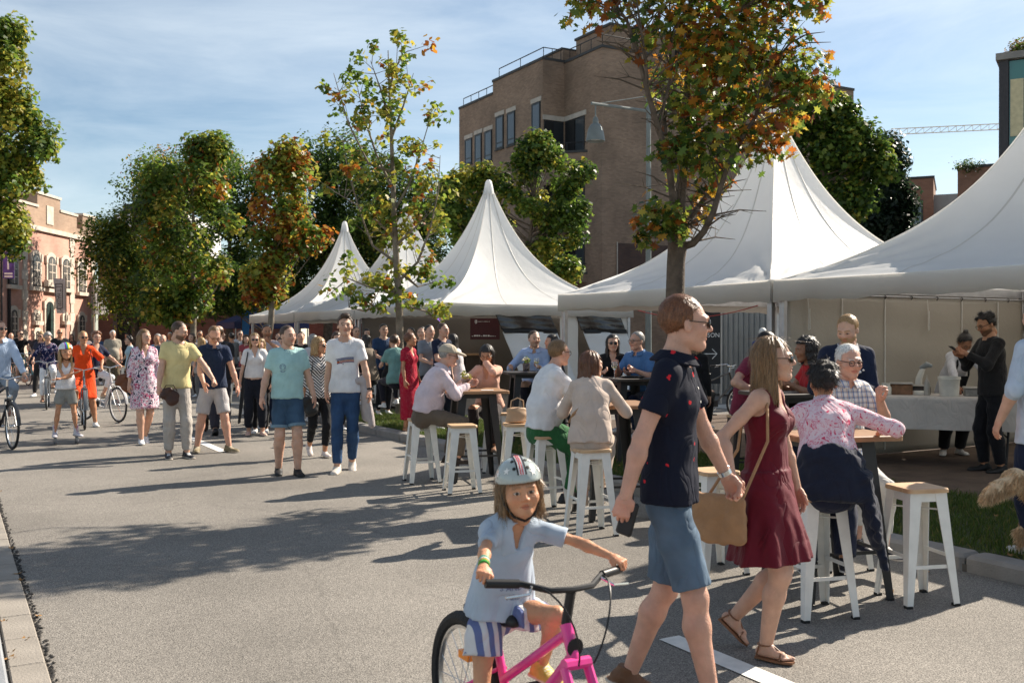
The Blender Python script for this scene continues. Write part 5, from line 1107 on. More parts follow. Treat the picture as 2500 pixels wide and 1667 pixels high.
def hair_mat(c):
    nm = 'hair_%02x%02x%02x' % tuple(int(255 * q) for q in c)
    if nm in MATS: return MATS[nm]
    m, n, b = new_mat(nm); tc = n.nodes.new('ShaderNodeTexCoord'); mp_ = n.nodes.new('ShaderNodeMapping'); mp_.inputs['Scale'].default_value = (90, 90, 9); n.links.new(tc.outputs['Object'], mp_.inputs[0])
    no = n.nodes.new('ShaderNodeTexNoise'); no.inputs['Scale'].default_value = 1.6; no.inputs['Detail'].default_value = 5; n.links.new(mp_.outputs[0], no.inputs[0])
    rp_ = n.nodes.new('ShaderNodeValToRGB'); rp_.color_ramp.elements[0].position = .32; rp_.color_ramp.elements[1].position = .70; rp_.color_ramp.elements[0].color = (*[q * .45 for q in c], 1); rp_.color_ramp.elements[1].color = (*[min(1, q * 1.45) for q in c], 1)
    n.links.new(no.outputs[0], rp_.inputs[0]); n.links.new(rp_.outputs[0], b.inputs['Base Color']); b.inputs['Roughness'].default_value = .42; b.inputs['Specular IOR Level'].default_value = .5
    bp = n.nodes.new('ShaderNodeBump'); bp.inputs['Strength'].default_value = .7; bp.inputs['Distance'].default_value = .006; n.links.new(no.outputs[0], bp.inputs['Height']); n.links.new(bp.outputs[0], b.inputs['Normal']); MATS[nm] = m; return m
M_lens = mat('sunglass_lens', (0.008, 0.008, 0.009), .12, .1, spec=.7); M_gframe = mat('glasses_frame', (0.02, 0.016, 0.014), .35); M_clear = mat('spectacle_lens', (0.25, 0.2, 0.17), .08, .05, spec=.8)
PEOPLE = {}
def person(loc, rz, label, H=1.75, sex='m', build=1.0, belly=0.0, child=False, seat=None, lean=0.0, roll=0.0, twist=0.0, hyaw=0.0, hpitch=0.0, hroll=0.0, shrug=0.0,
           armR=(8, 8, 18), armL=(-4, 8, 15), handR=None, handL=None, hkR='relax', hkL='relax', thumbR=None, thumbL=None, poleR=None, poleL=None,
           legR=None, legL=None, kneeR=None, kneeL=None, footR=(6, 0), footL=(-6, 0), stride=.0,
           skin='fair', hair='brown', style='short', beard=0, lips=None, h=.013, seed=None,
           top=None, bottom=None, shoes=('sneaker', (.7, .7, .7), (.8, .8, .8)), glasses=None, hat=None, view=True, group=None, extra=None, cat='person', pelvis=None, zoff=0.0):
    """local frame: facing +Y, the person's right hand on +X. arms: (swing forward, out, elbow bend) in degrees, or hand targets"""
    seed = seed if seed is not None else int(abs(loc[0] * 977 + loc[1] * 131)) % 9973
    if view and loc[0] < -1.5: rz += math.atan2(-loc[0], loc[1])
    if loc[1] > 6: h = float(np.clip(1.62 * loc[1] / 996, .0135, .044))
    S = H / 1.75; sk = np.array(SKIN[skin]); hc = np.array(HAIR[hair]); e = empty('person', (loc[0], loc[1], loc[2] if len(loc) > 2 else 0), rz, label, cat, group)
    fem = sex == 'f'; zh, zs, zc = (.51 * H, .815 * H, .932 * H) if not child else (.475 * H, .775 * H, .905 * H)
    hs = (.98 if fem else 1.03) * (S if not child else (H / 1.75) * 1.27) * 1.0
    if not child: hs = (.96 if fem else 1.0) * (.35 + .65 * S)
    bw = build * S * (1.0 if not child else .92); sw = (.140 if fem else .157) * S * (.55 + .45 * build) * (1 if not child else .88)
    P = A(0, 0, zh + .02 * S) if pelvis is None else A(*pelvis)
    if seat is not None: P = A(0, 0, seat + .06 * S) if pelvis is None else A(pelvis[0], pelvis[1], seat + .06 * S)
    Ls = zs - zh; l1, l2 = R(lean) * .55, R(lean); r1, r2 = R(roll) * .5, R(roll)
    def axis(l, r): return unit(A(math.sin(r), math.sin(l), math.cos(l) * math.cos(r)))
    a1, a2 = axis(l1, r1), axis(l2, r2); W = P + a1 * Ls * .36; C = W + a2 * Ls * .64
    tw = R(twist); U1 = unit(A(math.cos(tw * .3), math.sin(tw * .3), 0) - a1 * (A(math.cos(tw * .3), math.sin(tw * .3), 0) @ a1)); U2 = A(math.cos(tw), math.sin(tw), 0); U2 = unit(U2 - a2 * (U2 @ a2)); F1, F2 = np.cross(a1, U1), np.cross(a2, U2)
    F1, F2 = (F1 if F1[1] > 0 else -F1), np.cross(a2, U2); Sh = {1: C + U2 * sw + a2 * (-.012 + shrug) * S, -1: C - U2 * sw + a2 * (-.012 + shrug) * S}
    nk = unit(a2 * .6 + A(0, 0, .5) + F2 * .16); Hc = C + nk * (zc - zs) * (1.0) + F2 * .012
    Rh = Rz(R(hyaw)) @ Rx(R(-hpitch)) @ Ry(R(hroll))
    # legs
    lt, ls_ = (zh - .045 * S) * .52, (zh - .045 * S) * .48
    Hp = {1: P + U1 * .088 * S * (.9 if not fem else 1), -1: P - U1 * .088 * S * (.9 if not fem else 1)}; Kn, An = {}, {}
    for sd, tgt, kp, dflt in ((1, legR, kneeR, (.10, stride)), (-1, legL, kneeL, (-.10, -stride))):
        if tgt is None: tgt = (dflt[0] * S, dflt[1], (.082 + max(0, -dflt[1]) * .16) * S)
        k, a = ik(Hp[sd], tgt, lt, ls_, kp if kp is not None else (sd * .12, 1, .15)); Kn[sd], An[sd] = k, a
    # arms
    ua, fa = .168 * H * (.98 if not child else .93), .148 * H * (.98 if not child else .93); El, Wr, Hd = {}, {}, {}
    for sd, ang, tg, pole in ((1, armR, handR, poleR), (-1, armL, handL, poleL)):
        if tg is not None:
            k, a = ik(Sh[sd], tg, ua, fa, pole if pole is not None else (sd * .5, -.5, -.6)); El[sd], Wr[sd] = k, a; Hd[sd] = unit(a - k)
        else:
            sf, ab, eb = (R(q) for q in ang); d = unit(-a2 * math.cos(sf) * math.cos(ab) + F2 * math.sin(sf) + U2 * sd * math.sin(ab)); El[sd] = Sh[sd] + d * ua
            f = unit(d * math.cos(eb) + unit(F2 * 1.0 - U2 * sd * .15 - d * (F2 @ d)) * math.sin(eb)); Wr[sd] = El[sd] + f * fa; Hd[sd] = f
    # ---- body
    b = Sdf(h); th = bw
    hipw, hipd, waw, wad, chw, chd = (.150, .108, .116, .090, .132, .100) if fem else (.142, .105, .130, .098, .152, .112)
    if child: hipw, waw, chw = .118, .110, .122; hipd, wad, chd = .088, .088, .088
    tor = [ecap(P - a1 * .05 * S, P + a1 * .08 * S, U1, hipw * th, hipd * th, hipw * .93 * th, hipd * .95 * th), ecap(P + a1 * .08 * S, W + a1 * .02 * S, U1, hipw * .9 * th, hipd * .95 * th, waw * th, wad * th), ecap(W, C - a2 * .12 * S, U2, waw * th, wad * th, chw * th, chd * th), ecap(C - a2 * .14 * S, C - a2 * .035 * S, U2, chw * th, chd * th, chw * .86 * th, chd * .80 * th)]
    if fem and not child:
        for sd in (-1, 1): tor.append(ell(C - a2 * .135 * S + U2 * sd * .068 * S + F2 * .075 * th, A(.058, .056, .06) * S))
    if belly: tor.append(ell(P + a1 * .16 * S + F1 * (.055 + .05 * belly) * S, A(.13, .10 + .04 * belly, .14) * S * build))
    tor += [cap(Sh[1] - U2 * .03 * S, Sh[-1] + U2 * .03 * S, .044 * S, .044 * S), cap(C + a2 * .042 * S, Sh[1], .047 * S, .030 * S), cap(C + a2 * .042 * S, Sh[-1], .047 * S, .030 * S)]
    for t in tor: b.u(t, .05 * S)
    nr = (.044 if fem else .054) * S * (1 if not child else .95); hb = Hc + Rh @ A(0, -.02, -.06) * hs
    b.u(cap(C - F2 * .005 * S, hb, nr * 1.12, nr), .035 * S)
    ar = (.043, .037, .033, .037, .024) if fem else (.051, .045, .038, .042, .028); ar = [q * S * (.5 + .5 * build) * (1 if not child else .86) for q in ar]
    for sd in (1, -1):
        b.u(cap(Sh[sd], Sh[sd] + (El[sd] - Sh[sd]) * .5, ar[0] * 1.04, ar[1]), .03 * S); b.u(cap(Sh[sd] + (El[sd] - Sh[sd]) * .5, El[sd], ar[1], ar[2]), .02 * S); q = El[sd] + (Wr[sd] - El[sd]) * .28; b.u(cap(El[sd], q, ar[2], ar[3]), .02 * S); b.u(cap(q, Wr[sd], ar[3], ar[4]), .02 * S)
    lr = (.086, .072, .054, .058, .036) if fem else (.084, .070, .055, .060, .038); lr = [q * S * (.45 + .55 * build) * (1 if not child else .82) for q in lr]
    for sd in (1, -1):
        b.u(ell(Kn[sd] + A(0, .012 * S, .0), A(.040, .030, .042) * S * (.8 if child else 1)), .02 * S); m = Hp[sd] + (Kn[sd] - Hp[sd]) * .5; b.u(cap(Hp[sd], m, lr[0], lr[1]), .04 * S); b.u(cap(m, Kn[sd], lr[1], lr[2]), .03 * S); ax = unit(An[sd] - Kn[sd]); bk = unit(A(0, -1, 0) - ax * (-ax[1])); q = Kn[sd] + (An[sd] - Kn[sd]) * .3 + bk * .012 * S; b.u(cap(Kn[sd], q, lr[2], lr[3]), .03 * S); b.u(cap(q, An[sd], lr[3], lr[4]), .03 * S)
    parts = [b.mesh()]; cols = [np.tile(sk, (len(parts[0][0]), 1))]
    hh = max(min(h * .46, .018), .0046); V, Fq = head_mesh(sex, hh, child); lp_ = np.array(lips) if lips is not None else sk * A(.86, .52, .50)
    cols.append(head_colour(V, sk, hc, lp_, beard, True, child)); parts.append((V * hs @ Rh.T + Hc, Fq))
    for sd, kind, th_ in ((1, hkR, thumbR), (-1, hkL, thumbL)):
        V, Fq = hand_mesh(kind, max(min(h * .55, .016), .0052)); yv = Hd[sd]; t_ = np.asarray(th_ if th_ is not None else (F2 * 1.0 - U2 * sd * .35 + A(0, 0, .05)), float); t_ = unit(t_ - yv * (t_ @ yv)); xv = -t_ * sd; zv = np.cross(xv, yv); q = V * (S * (1.0 if not child else 1.0) * (.93 if fem else 1.0)); q = q * A(sd, 1, 1)
        if sd < 0: Fq = Fq[:, ::-1]
        parts.append((q @ np.stack([xv, yv, zv]) + Wr[sd], Fq)); cols.append(np.tile(sk * A(1.03, .94, .92), (len(V), 1)))
    fs = S * (.92 if fem else 1.0) if not child else H / 1.75 * 1.08
    for sd, ft in ((1, footR), (-1, footL)):
        Rf = Rz(-R(ft[0])) @ Rx(-R(ft[1])); kind = shoes[0]
        if kind == 'sandal':
            V, Fq, _ = shoe_mesh('foot', hh); q = V * fs * A(sd, 1, 1); Fq = Fq[:, ::-1] if sd < 0 else Fq; parts.append((q @ Rf.T + An[sd], Fq)); cols.append(np.tile(sk, (len(V), 1)))
            s = MB(); s.lathe([(0, -.082), (.035, -.082), (.038, -.074), (0, -.074)], n=14); sv = np.concatenate(s.v); s.v = [sv * A(1.2, 1, 1)]
            P2 = [(x, y) for x, y in ((-.032, -.06), (.032, -.06), (.045, .05), (.044, .12), (.02, .17), (-.02, .172), (-.042, .13), (-.036, .04))]; s = MB().prism(P2, -.087, -.074)
            s.tube([(-.04, .11, -.07), (-.02, .10, -.035), (.02, .10, -.035), (.045, .10, -.07)], .006, 6); s.tube([(0, .13, -.06), (0, .09, -.03), (0, .04, .0)], .005, 6); s.torus((0, -.005, .0), .044, .005, 'z', 16, 6); s.tube([(-.03, -.05, -.07), (-.036, -.03, -.01)], .005, 6); s.tube([(.03, -.05, -.07), (.036, -.03, -.01)], .005, 6)
            o = s.build('sandal', mat('sandal_leather', (0.22, 0.10, 0.05), .5), e); o.matrix_local = Matrix.Translation(An[sd]) @ Matrix([list(r) + [0] for r in Rf] + [[0, 0, 0, 1]]) @ Matrix.Diagonal((fs * sd, fs, fs, 1))
        else:
            V, Fq, sole = shoe_mesh(kind, max(min(h * .7, .02), .0065)); c = np.array(shoes[1]) * (1 - sole[:, None]) + np.array(shoes[2]) * sole[:, None]
            lace = (np.abs(V[:, 0]) < .022) & (V[:, 1] > .02) & (V[:, 1] < .10) & (V[:, 2] > -.045) & (np.sin(V[:, 1] * 400) > .1); c[lace] = np.array(shoes[3] if len(shoes) > 3 else shoes[2])
            q = (V * fs * A(sd, 1, 1)) @ Rf.T + An[sd]; np_mesh('shoe', q, Fq[:, ::-1] if sd < 0 else Fq, M_shoe, e, True, c)
    V, Fq = merge(parts); body = np_mesh('body', V, Fq, M_skin, e, True, np.concatenate(cols)); 
    # ---- hair, hat, glasses
    if style:
        V, Fq = hair_mesh(style, max(min(h * .52, .016), .0052), seed, child); o = np_mesh('hair', V * hs, Fq, hair_mat(hc), e); o.matrix_local = Matrix.Translation(Hc) @ Matrix([list(r) + [0] for r in Rh] + [[0, 0, 0, 1]])
        if h < .026: hair_strands(V * hs, Fq, style, hc, o, seed, int(2800 * (.0085 / h) ** 1.3))
    HM = Matrix.Translation(Hc) @ Matrix([list(r) + [0] for r in Rh] + [[0, 0, 0, 1]]) @ Matrix.Scale(hs, 4)
    if glasses:
        g_ = MB()
        for sx in (-1, 1):
            if glasses == 'sun':
                q = MB().lathe([(.0, .006), (.019, .004), (.0235, 0), (.023, -.003), (0, -.002)], (0, 0, 0), 16, 'y'); g_.add(np.concatenate(q.v) * A(1.12, 1, .86) @ Rz(sx * -.22).T + A(sx * .031, .100, .003), q.f)
            else: g_.torus((sx * .031, .101, .001), .0205, .0022, 'y', 18, 5)
            g_.tube([(sx * .052, .097, .008), (sx * .075, .05, .010), (sx * .082, -.005, .012)], .0026, 5)
        g_.tube([(-.012, .103, .006), (0, .106, .008), (.012, .103, .006)], .0025, 5); o = g_.build('sunglasses' if glasses == 'sun' else 'glasses', M_lens if glasses == 'sun' else M_gframe, e, True); o.matrix_local = HM
    if hat: hat(e, HM)
    J = dict(P=P, W=W, C=C, Sh=Sh, El=El, Wr=Wr, Hp=Hp, Kn=Kn, An=An, Hc=Hc, Rh=Rh, hs=hs, U1=U1, U2=U2, F1=F1, F2=F2, a1=a1, a2=a2, S=S, tor=tor, ar=ar, lr=lr, nr=nr, hb=hb, th=th, e=e, h=h, seed=seed, fem=fem, hipw=hipw, hipd=hipd, waw=waw, wad=wad, chw=chw, chd=chd, HM=HM, Hd=Hd, zh=zh)
    if bottom: garment_bottom(J, **bottom)
    if top: garment_top(J, **top)
    if extra: extra(J)
    PEOPLE[label] = J
    return J
def garment_top(J, m, sleeve=.55, g=.014, hem=-.06, loose=.0, neck='crew', skirt=None, sleeve_w=.014, name=None, collar=None, folds=.0035, open_front=False, strap=False):
    """sleeve: 0 none, up to 1 = elbow, 2 = wrist; hem: metres above(+)/below(-) the hip joint along the spine; skirt: (length below hip, flare)"""
    S, th, h = J['S'], J['th'], J['h']; P, W, C, U1, U2, a1, a2, F2 = (J[k] for k in ('P', 'W', 'C', 'U1', 'U2', 'a1', 'a2', 'F2')); s = Sdf(max(h * .92, .0068))
    hw, hd, ww, wd, cw, cd = (J[k] * th for k in ('hipw', 'hipd', 'waw', 'wad', 'chw', 'chd')); lo_ = loose; hw = max(hw, np.linalg.norm(J['Hp'][1] - P) + J['lr'][0] + .012); hd = max(hd, J['lr'][0] + .034)
    dn = A(0, 0, -1) if J['a1'][2] > .8 else -a1; dn = unit(-a1 * .5 + A(0, 0, -.5)); Hm = P + a1 * hem
    s.u(ecap(W, C - a2 * .12 * S, U2, ww + g + lo_, wd + g + lo_ * .7, cw + g + lo_ * .3, cd + g + lo_ * .3), .04); s.u(ecap(C - a2 * .14 * S, C - a2 * .03 * S, U2, cw + g, cd + g, cw * .88 + g, cd * .82 + g), .04)
    s.u(ecap(W + a1 * .02, P + a1 * .04 * S, U1, ww + g + lo_, wd + g + lo_ * .8, hw * .95 + g, hd * .97 + g), .04)
    if not skirt and hem < .06: s.u(ecap(P + a1 * .06 * S, Hm - a1 * .03, U1, hw * .95 + g, hd * .97 + g, hw + g * 1.2 + lo_ * .5, hd + g * 1.2 + lo_ * .5), .03)
    shp = J['tor'][4:] if sleeve > 0 else J['tor'][4:-3] + [cap(C + U2 * .10 * S, C - U2 * .10 * S, .040 * S)]
    for t in shp:
        f, l, hgh = t; s.u(((lambda X, Y, Z, f=f: f(X, Y, Z) - g * .85), l - g, hgh + g), .04)
    if skirt:
        L, fl = skirt; m_ = (J['Kn'][1] + J['Kn'][-1]) / 2; d = unit(A((m_ - P)[0] * .3, (m_ - P)[1] * .35, -(1.0) * abs(P[2] - m_[2]) - .05)); q = P + d * L; ax0 = P + a1 * .06 * S
        w1, d1, w2, d2 = hw * .9 + g, hd * .95 + g, hw + g + fl, hd + g + fl * .9; u_ = U1; sd_ = np.cross(d, u_)
        def sk(X, Y, Z):
            px, py, pz = X - ax0[0], Y - ax0[1], Z - ax0[2]; Lt = np.linalg.norm(q - ax0); dd = (q - ax0) / Lt; t = (px * dd[0] + py * dd[1] + pz * dd[2]) / Lt; tt = np.clip(t, 0, 1); e1 = (px * u_[0] + py * u_[1] + pz * u_[2]); e2 = (px * sd_[0] + py * sd_[1] + pz * sd_[2]); an = np.arctan2(e2, e1); fo = 1 + (.075 * np.sin(an * 7 + J['seed'] + 2 * np.sin(an * 2)) + .04 * np.sin(an * 13 + 1)) * tt * min(1, fl * 14)
            w_, d_ = (w1 + (w2 - w1) * tt) * fo, (d1 + (d2 - d1) * tt) * fo; r = (np.sqrt((e1 / w_) ** 2 + (e2 / d_) ** 2) - 1) * np.minimum(w_, d_); return np.maximum(np.maximum(r, (t - 1) * Lt), -t * Lt - .06)
        rm = max(w2, d2) * 1.2; s.u((sk, np.minimum(ax0, q) - rm, np.maximum(ax0, q) + rm), .03)
        for sd in (1, -1):
            k = J['Kn'][sd]; hp = J['Hp'][sd]; en = hp + (k - hp) * min(1, L / np.linalg.norm(k - hp) * .92); s.u(cap(hp, en, J['lr'][0] + g, J['lr'][1] + g + .004), .05)
        s.clip(q, d)
    if not skirt: s.clip(Hm, -a1)
    for sd in (1, -1):
        if sleeve <= 0: continue
        Sh, El, Wr = J['Sh'][sd], J['El'][sd], J['Wr'][sd]; ar = J['ar']; x = unit(El - Sh); s1 = min(sleeve, 1.0); E1 = Sh + (El - Sh) * s1; r0 = ar[0] + g; r1_ = ar[0] + (ar[2] - ar[0]) * s1 + sleeve_w + g * .4
        sl = cap(Sh, E1 + x * .03, r0, r1_)
        if sleeve <= 1.0: sl = cut(sl, (E1, x))
        s.u(sl, .035 * S)
        if sleeve > 1.0:
            f = sleeve - 1; y = unit(Wr - El); E2 = El + (Wr - El) * f; sl = cut(cap(El, E2 + y * .02, ar[2] + sleeve_w + g * .3, ar[4] + (ar[3] - ar[4]) * (1 - f) + sleeve_w * .8 + g * .3), (E2, y)); s.u(sl, .025 * S)
    s.disp(wob(J['seed'] + 3, folds * 1.25, 26, 4, (1, 1, .7), True)); s.disp(wob(J['seed'] + 5, folds * .6, 62, 4, (1, 1, .5), True))
    nr = J['nr']; hb = J['hb']; N0 = C + a2 * .0 * S
    if sleeve <= 0:
        for sd in (1, -1): s.sub(ell(J['Sh'][sd] + U2 * sd * .012 * S - a2 * .005 * S, A(.050, .075, .085) * S), .01)
    if neck == 'crew': s.sub(cap(N0 + F2 * .015 * S + a2 * .03 * S, hb + a2 * .12, nr * 1.22, nr * 1.5), .006)
    elif neck in ('v', 'scoop', 'square', 'vs'):
        s.sub(cap(N0 + F2 * .015 * S + a2 * .03 * S, hb + a2 * .12, nr * 1.3, nr * 1.6), .006); dp_ = {'v': .15, 'scoop': .10, 'square': .15, 'vs': .11}[neck] * S; wv = {'v': .006, 'scoop': .05, 'square': .06, 'vs': .006}[neck] * S
        s.sub(ecap(C + F2 * (cd + .02) + a2 * .06 * S, C + F2 * (cd + .045) - a2 * (dp_ - .06 * S), U2, (.075 if neck != 'vs' else .045) * S, .075, max(wv, .012), .06), .006)
    elif neck == 'collar': s.sub(cap(N0 + F2 * .02 * S + a2 * .04 * S, hb + a2 * .12, nr * 1.12, nr * 1.3), .006); s.sub(ecap(C + F2 * (cd + .01) + a2 * .06 * S, C + F2 * (cd + .05) - a2 * .03 * S, U2, .035 * S, .05, .008, .05), .006)
    V, Fq = s.mesh(); o = np_mesh(name or ('dress' if skirt else 'shirt'), V, Fq, m, J['e'])
    if neck == 'collar' or collar:
        c = MB(); n = 26; rad = nr * 1.32; cen = C + a2 * .052 * S + F2 * .006 * S; V = []; up = unit(nk_dir(J)); 
        for i in range(n):
            t = i / (n - 1); an = R(105) + R(330) * t; dr = U2 * math.cos(an) * 1.06 + F2 * math.sin(an); drop = .018 * S * math.sin(an)
            for (rr, zz) in ((1.0, .034), (1.06, .038), (1.55, -.006), (1.50, -.014)): V.append(cen + dr * rad * rr * (1 + (.05 if rr > 1.2 else 0)) + up * zz * S - up * max(0, drop))
        Fc = [(i * 4 + k, i * 4 + (k + 1) % 4, (i + 1) * 4 + (k + 1) % 4, (i + 1) * 4 + k) for i in range(n - 1) for k in range(4)]; c.add(V, Fc + [(0, 1, 2, 3), tuple((n - 1) * 4 + k for k in (3, 2, 1, 0))]); c.build('collar', collar or m, o, True)
    return o
def nk_dir(J): return J['hb'] - J['C']
def garment_bottom(J, m, length=1.95, g=.010, wide=.0, rise=.10, name=None, folds=.003, cuff=None):
    """length: 1 = knee, 2 = ankle"""
    S, th, h = J['S'], J['th'], J['h']; P, U1, a1 = J['P'], J['U1'], J['a1']; s = Sdf(max(h * .92, .0068)); hw, hd = J['hipw'] * th, J['hipd'] * th; lr = J['lr']; cf = []
    s.u(ecap(P - a1 * .05 * S, P + a1 * (rise + .02) * S, U1, hw + g, hd + g, hw * .95 + g, hd * .96 + g), .03)
    for sd in (1, -1):
        hp, kn, an = J['Hp'][sd], J['Kn'][sd], J['An'][sd]; x = unit(kn - hp); f1 = min(length, 1.0); E1 = hp + (kn - hp) * f1; rk = lr[0] + (lr[2] - lr[0]) * f1
        md = hp + (E1 - hp) * .5; rm = (lr[0] + (lr[2] - lr[0]) * f1 * .5) + g + wide * .5; s.u(cap(hp, md, lr[0] + g, rm), .035 * S); l1 = cap(md, E1 + x * (.04 if length <= 1 else 0), rm, rk + g + wide)
        if length <= 1: l1 = cut(l1, (E1, x)); cf.append((E1, x, rk + g + wide))
        s.u(l1, .03 * S)
        if length > 1:
            f2 = length - 1; y = unit(an - kn); E2 = kn + (an - kn) * f2; bk = unit(A(0, -1, 0) + y * y[1]); q = kn + (an - kn) * min(.3, f2) + bk * .010 * S; s.u(cap(kn, q, lr[2] + g + wide, lr[3] + g * .8 + wide), .03 * S); re = lr[3] + (lr[4] - lr[3]) * f2; s.u(cut(cap(q, E2 + y * .03, lr[3] + g * .8 + wide, re + g + wide), (E2, y)), .025 * S); cf.append((E2, y, re + g + wide))
    s.disp(wob(J['seed'] + 8, folds * 1.1, 28, 4, (.8, .8, 1), True)); s.disp(wob(J['seed'] + 9, folds * .8, 70, 4, (.5, .5, 1.3), True)); s.clip(P + a1 * rise * S, a1); V, Fq = s.mesh(); o = np_mesh(name or ('trousers' if length > 1.2 else 'shorts'), V, Fq, m, J['e'])
    if cuff:
        for c, x, r in cf:
            q = MB(); q.tube([tuple(c - x * .035), tuple(c - x * .033), tuple(c - x * .0), tuple(c + x * .002)], [r * .9, r + .006, r + .008, r * .9], 18); q.build('cuff', cuff, o, True)
    return o
def strap_path(J, pts, r, m, name='strap', parent=None, n=6): return MB().tube(pts, r, n).build(name, m, parent or J['e'], True)
# ------------------------------------------------------------------ stools and bar tables
M_wmetal = mat('white_enamel', (0.78, 0.76, 0.71), .38, .06, 12, spec=.45)
M_bmetal = mat('black_enamel', (0.018, 0.018, 0.019), .42, .1, 12, spec=.45)
def wood_mat(name, c1, c2):
    m, n, b = new_mat(name); tc = n.nodes.new('ShaderNodeTexCoord'); mp_ = n.nodes.new('ShaderNodeMapping'); mp_.inputs['Scale'].default_value = (3, 40, 3); n.links.new(tc.outputs['Object'], mp_.inputs[0])
    no = n.nodes.new('ShaderNodeTexNoise'); no.inputs['Scale'].default_value = 1.2; no.inputs['Detail'].default_value = 6; no.inputs['Distortion'].default_value = .6; n.links.new(mp_.outputs[0], no.inputs[0])
    rp_ = n.nodes.new('ShaderNodeValToRGB'); rp_.color_ramp.elements[0].position = .35; rp_.color_ramp.elements[1].position = .65; rp_.color_ramp.elements[0].color = (*c1, 1); rp_.color_ramp.elements[1].color = (*c2, 1); n.links.new(no.outputs[0], rp_.inputs[0]); n.links.new(rp_.outputs[0], b.inputs['Base Color']); b.inputs['Roughness'].default_value = .5; MATS[name] = m; return m
M_seat = wood_mat('seat_wood', (0.50, 0.31, 0.17), (0.64, 0.43, 0.25)); M_top = wood_mat('table_wood', (0.24, 0.125, 0.06), (0.36, 0.20, 0.10)); M_dtop = wood_mat('dark_table_wood', (0.035, 0.025, 0.02), (0.06, 0.045, 0.035)); M_rub = mat('rubber', (0.015, 0.015, 0.015), .7)
def ltaper(z0, z1_, c0, c1, w0, w1, t, sx, sy):
    L = lambda w_: [(0, 0), (w_, 0), (w_, t), (t, t), (t, w_), (0, w_)]; V = [(sx * (c0 - a), sy * (c0 - b), z0) for a, b in L(w0)] + [(sx * (c1 - a), sy * (c1 - b), z1_) for a, b in L(w1)]
    return V, [(5, 4, 3, 2, 1, 0), (6, 7, 8, 9, 10, 11)] + [(i, (i + 1) % 6, 6 + (i + 1) % 6, 6 + i) for i in range(6)]
def rslab(x, y, z0, z1_, r=.035, n=5):
    P = []
    for cx, cy, a0 in ((x - r, y - r, 0), (-x + r, y - r, 90), (-x + r, -y + r, 180), (x - r, -y + r, 270)):
        for k in range(n + 1): a = R(a0 + 90 * k / n); P.append((cx + r * math.cos(a), cy + r * math.sin(a)))
    return P
def furniture(name, H, top, foot, tr, wtop, wfoot, M_m, M_t, rails, cat, tt=.026):
    e = empty(name, (0, 0, 0), 0, 'prototype', cat); zt = H - tt
    for sx in (-1, 1):
        for sy in (-1, 1):
            V, Fc = ltaper(0.012, zt - .002, foot, top, wfoot, wtop, .006, sx, sy); l = MB().add(V, Fc).build('leg', M_m, e)
            MB().box(sx * (foot - .036), sx * (foot + .002), sy * (foot - .036), sy * (foot + .002), 0, .016).build('foot_cap', M_rub, l)
    for k in range(4):
        Mx = Matrix.Rotation(k * math.pi / 2, 4, 'Z'); MB().box(-top + wtop * .8, top - wtop * .8, top - .008, top - .002, zt - .055, zt - .002, Mx).build('apron', M_m, e)
    P = rslab(tr, tr, 0, 0); st = MB(); V = [(x, y, zt) for x, y in P] + [(x * 1.0, y * 1.0, H - .006) for x, y in P] + [(x * .975, y * .975, H) for x, y in P]; n = len(P)
    st.add(V, [tuple(range(n - 1, -1, -1)), tuple(range(2 * n, 3 * n))] + [(r * n + i, r * n + (i + 1) % n, r * n + n + (i + 1) % n, r * n + n + i) for r in (0, 1) for i in range(n)]); st.build('seat' if cat == 'stool' else 'table_top', M_t, e)
    for z, ks in rails:
        f = z / zt; c = foot + (top - foot) * f - .006
        for k in ks: MB().box(-c + .02, c - .02, c - .010, c - .004, z - .011, z + .011, Matrix.Rotation(k * math.pi / 2, 4, 'Z')).build('foot_rail', M_m, e)
    c = top - .02
    if cat == 'stool':
        for s in (-1, 1): MB().tube([(-c, -s * c, zt - .10 + .008 * s), (c, s * c, zt - .10 + .008 * s)], .006, 6).build('cross_brace', M_m, e)
    return e
ST = furniture('bar_stool', .715, .125, .180, .142, .080, .040, M_wmetal, M_seat, ((.24, (0, 2)), (.30, (1, 3))), 'stool')
STB = furniture('bar_stool', .715, .125, .180, .142, .075, .036, M_bmetal, M_seat, ((.24, (0, 2)), (.30, (1, 3))), 'stool')
TB = furniture('bar_table', 1.035, .215, .30, .345, .095, .05, M_bmetal, M_top, ((.30, (0, 1, 2, 3)),), 'table', .035)
TBD = furniture('bar_table', 1.035, .215, .30, .345, .095, .05, M_bmetal, M_dtop, ((.30, (0, 1, 2, 3)),), 'table', .035)
_km = kid_map(None); _used = set()
def put(proto, loc, rz, label, group=None):
    if proto in _used: o = copy_tree(proto, _km)
    else: o = proto; _used.add(proto)
    o.location = loc; o.rotation_euler = (0, 0, rz); o['label'] = label
    if group: o['group'] = group
    return o
SG, TG = 'white metal bar stools', 'bar tables'
def on(px, py, dz=0): return gp(px, py, dz)
stools = [((2238, 1465), 12, 'empty white stool with pale wooden seat standing alone at right'), ((1992, 1497), 14, 'white stool under the woman in the pink flowered shirt'), ((1742, 1395), 20, 'white stool half hidden behind the red dress woman'),
          ((1442, 1302), 16, 'white stool under the woman in beige seen from behind'), ((1332, 1247), 22, 'white stool under the man in green trousers'), ((1262, 1196), 8, 'white stool carrying a tan handbag'), ((1128, 1201), 14, 'empty white stool in front of the dark table with flowers'), ((1030, 1176), 20, 'white stool under the man with the beige cap'), ((1212, 1150), 5, 'white stool under the woman in the peach blouse')]
for (px, py), a, lab in stools: put(ST, on(px, py), R(a), lab, SG)
put(ST, (2.33, 7.12, 0), R(12), 'white stool under the white-haired man in plaid', SG)
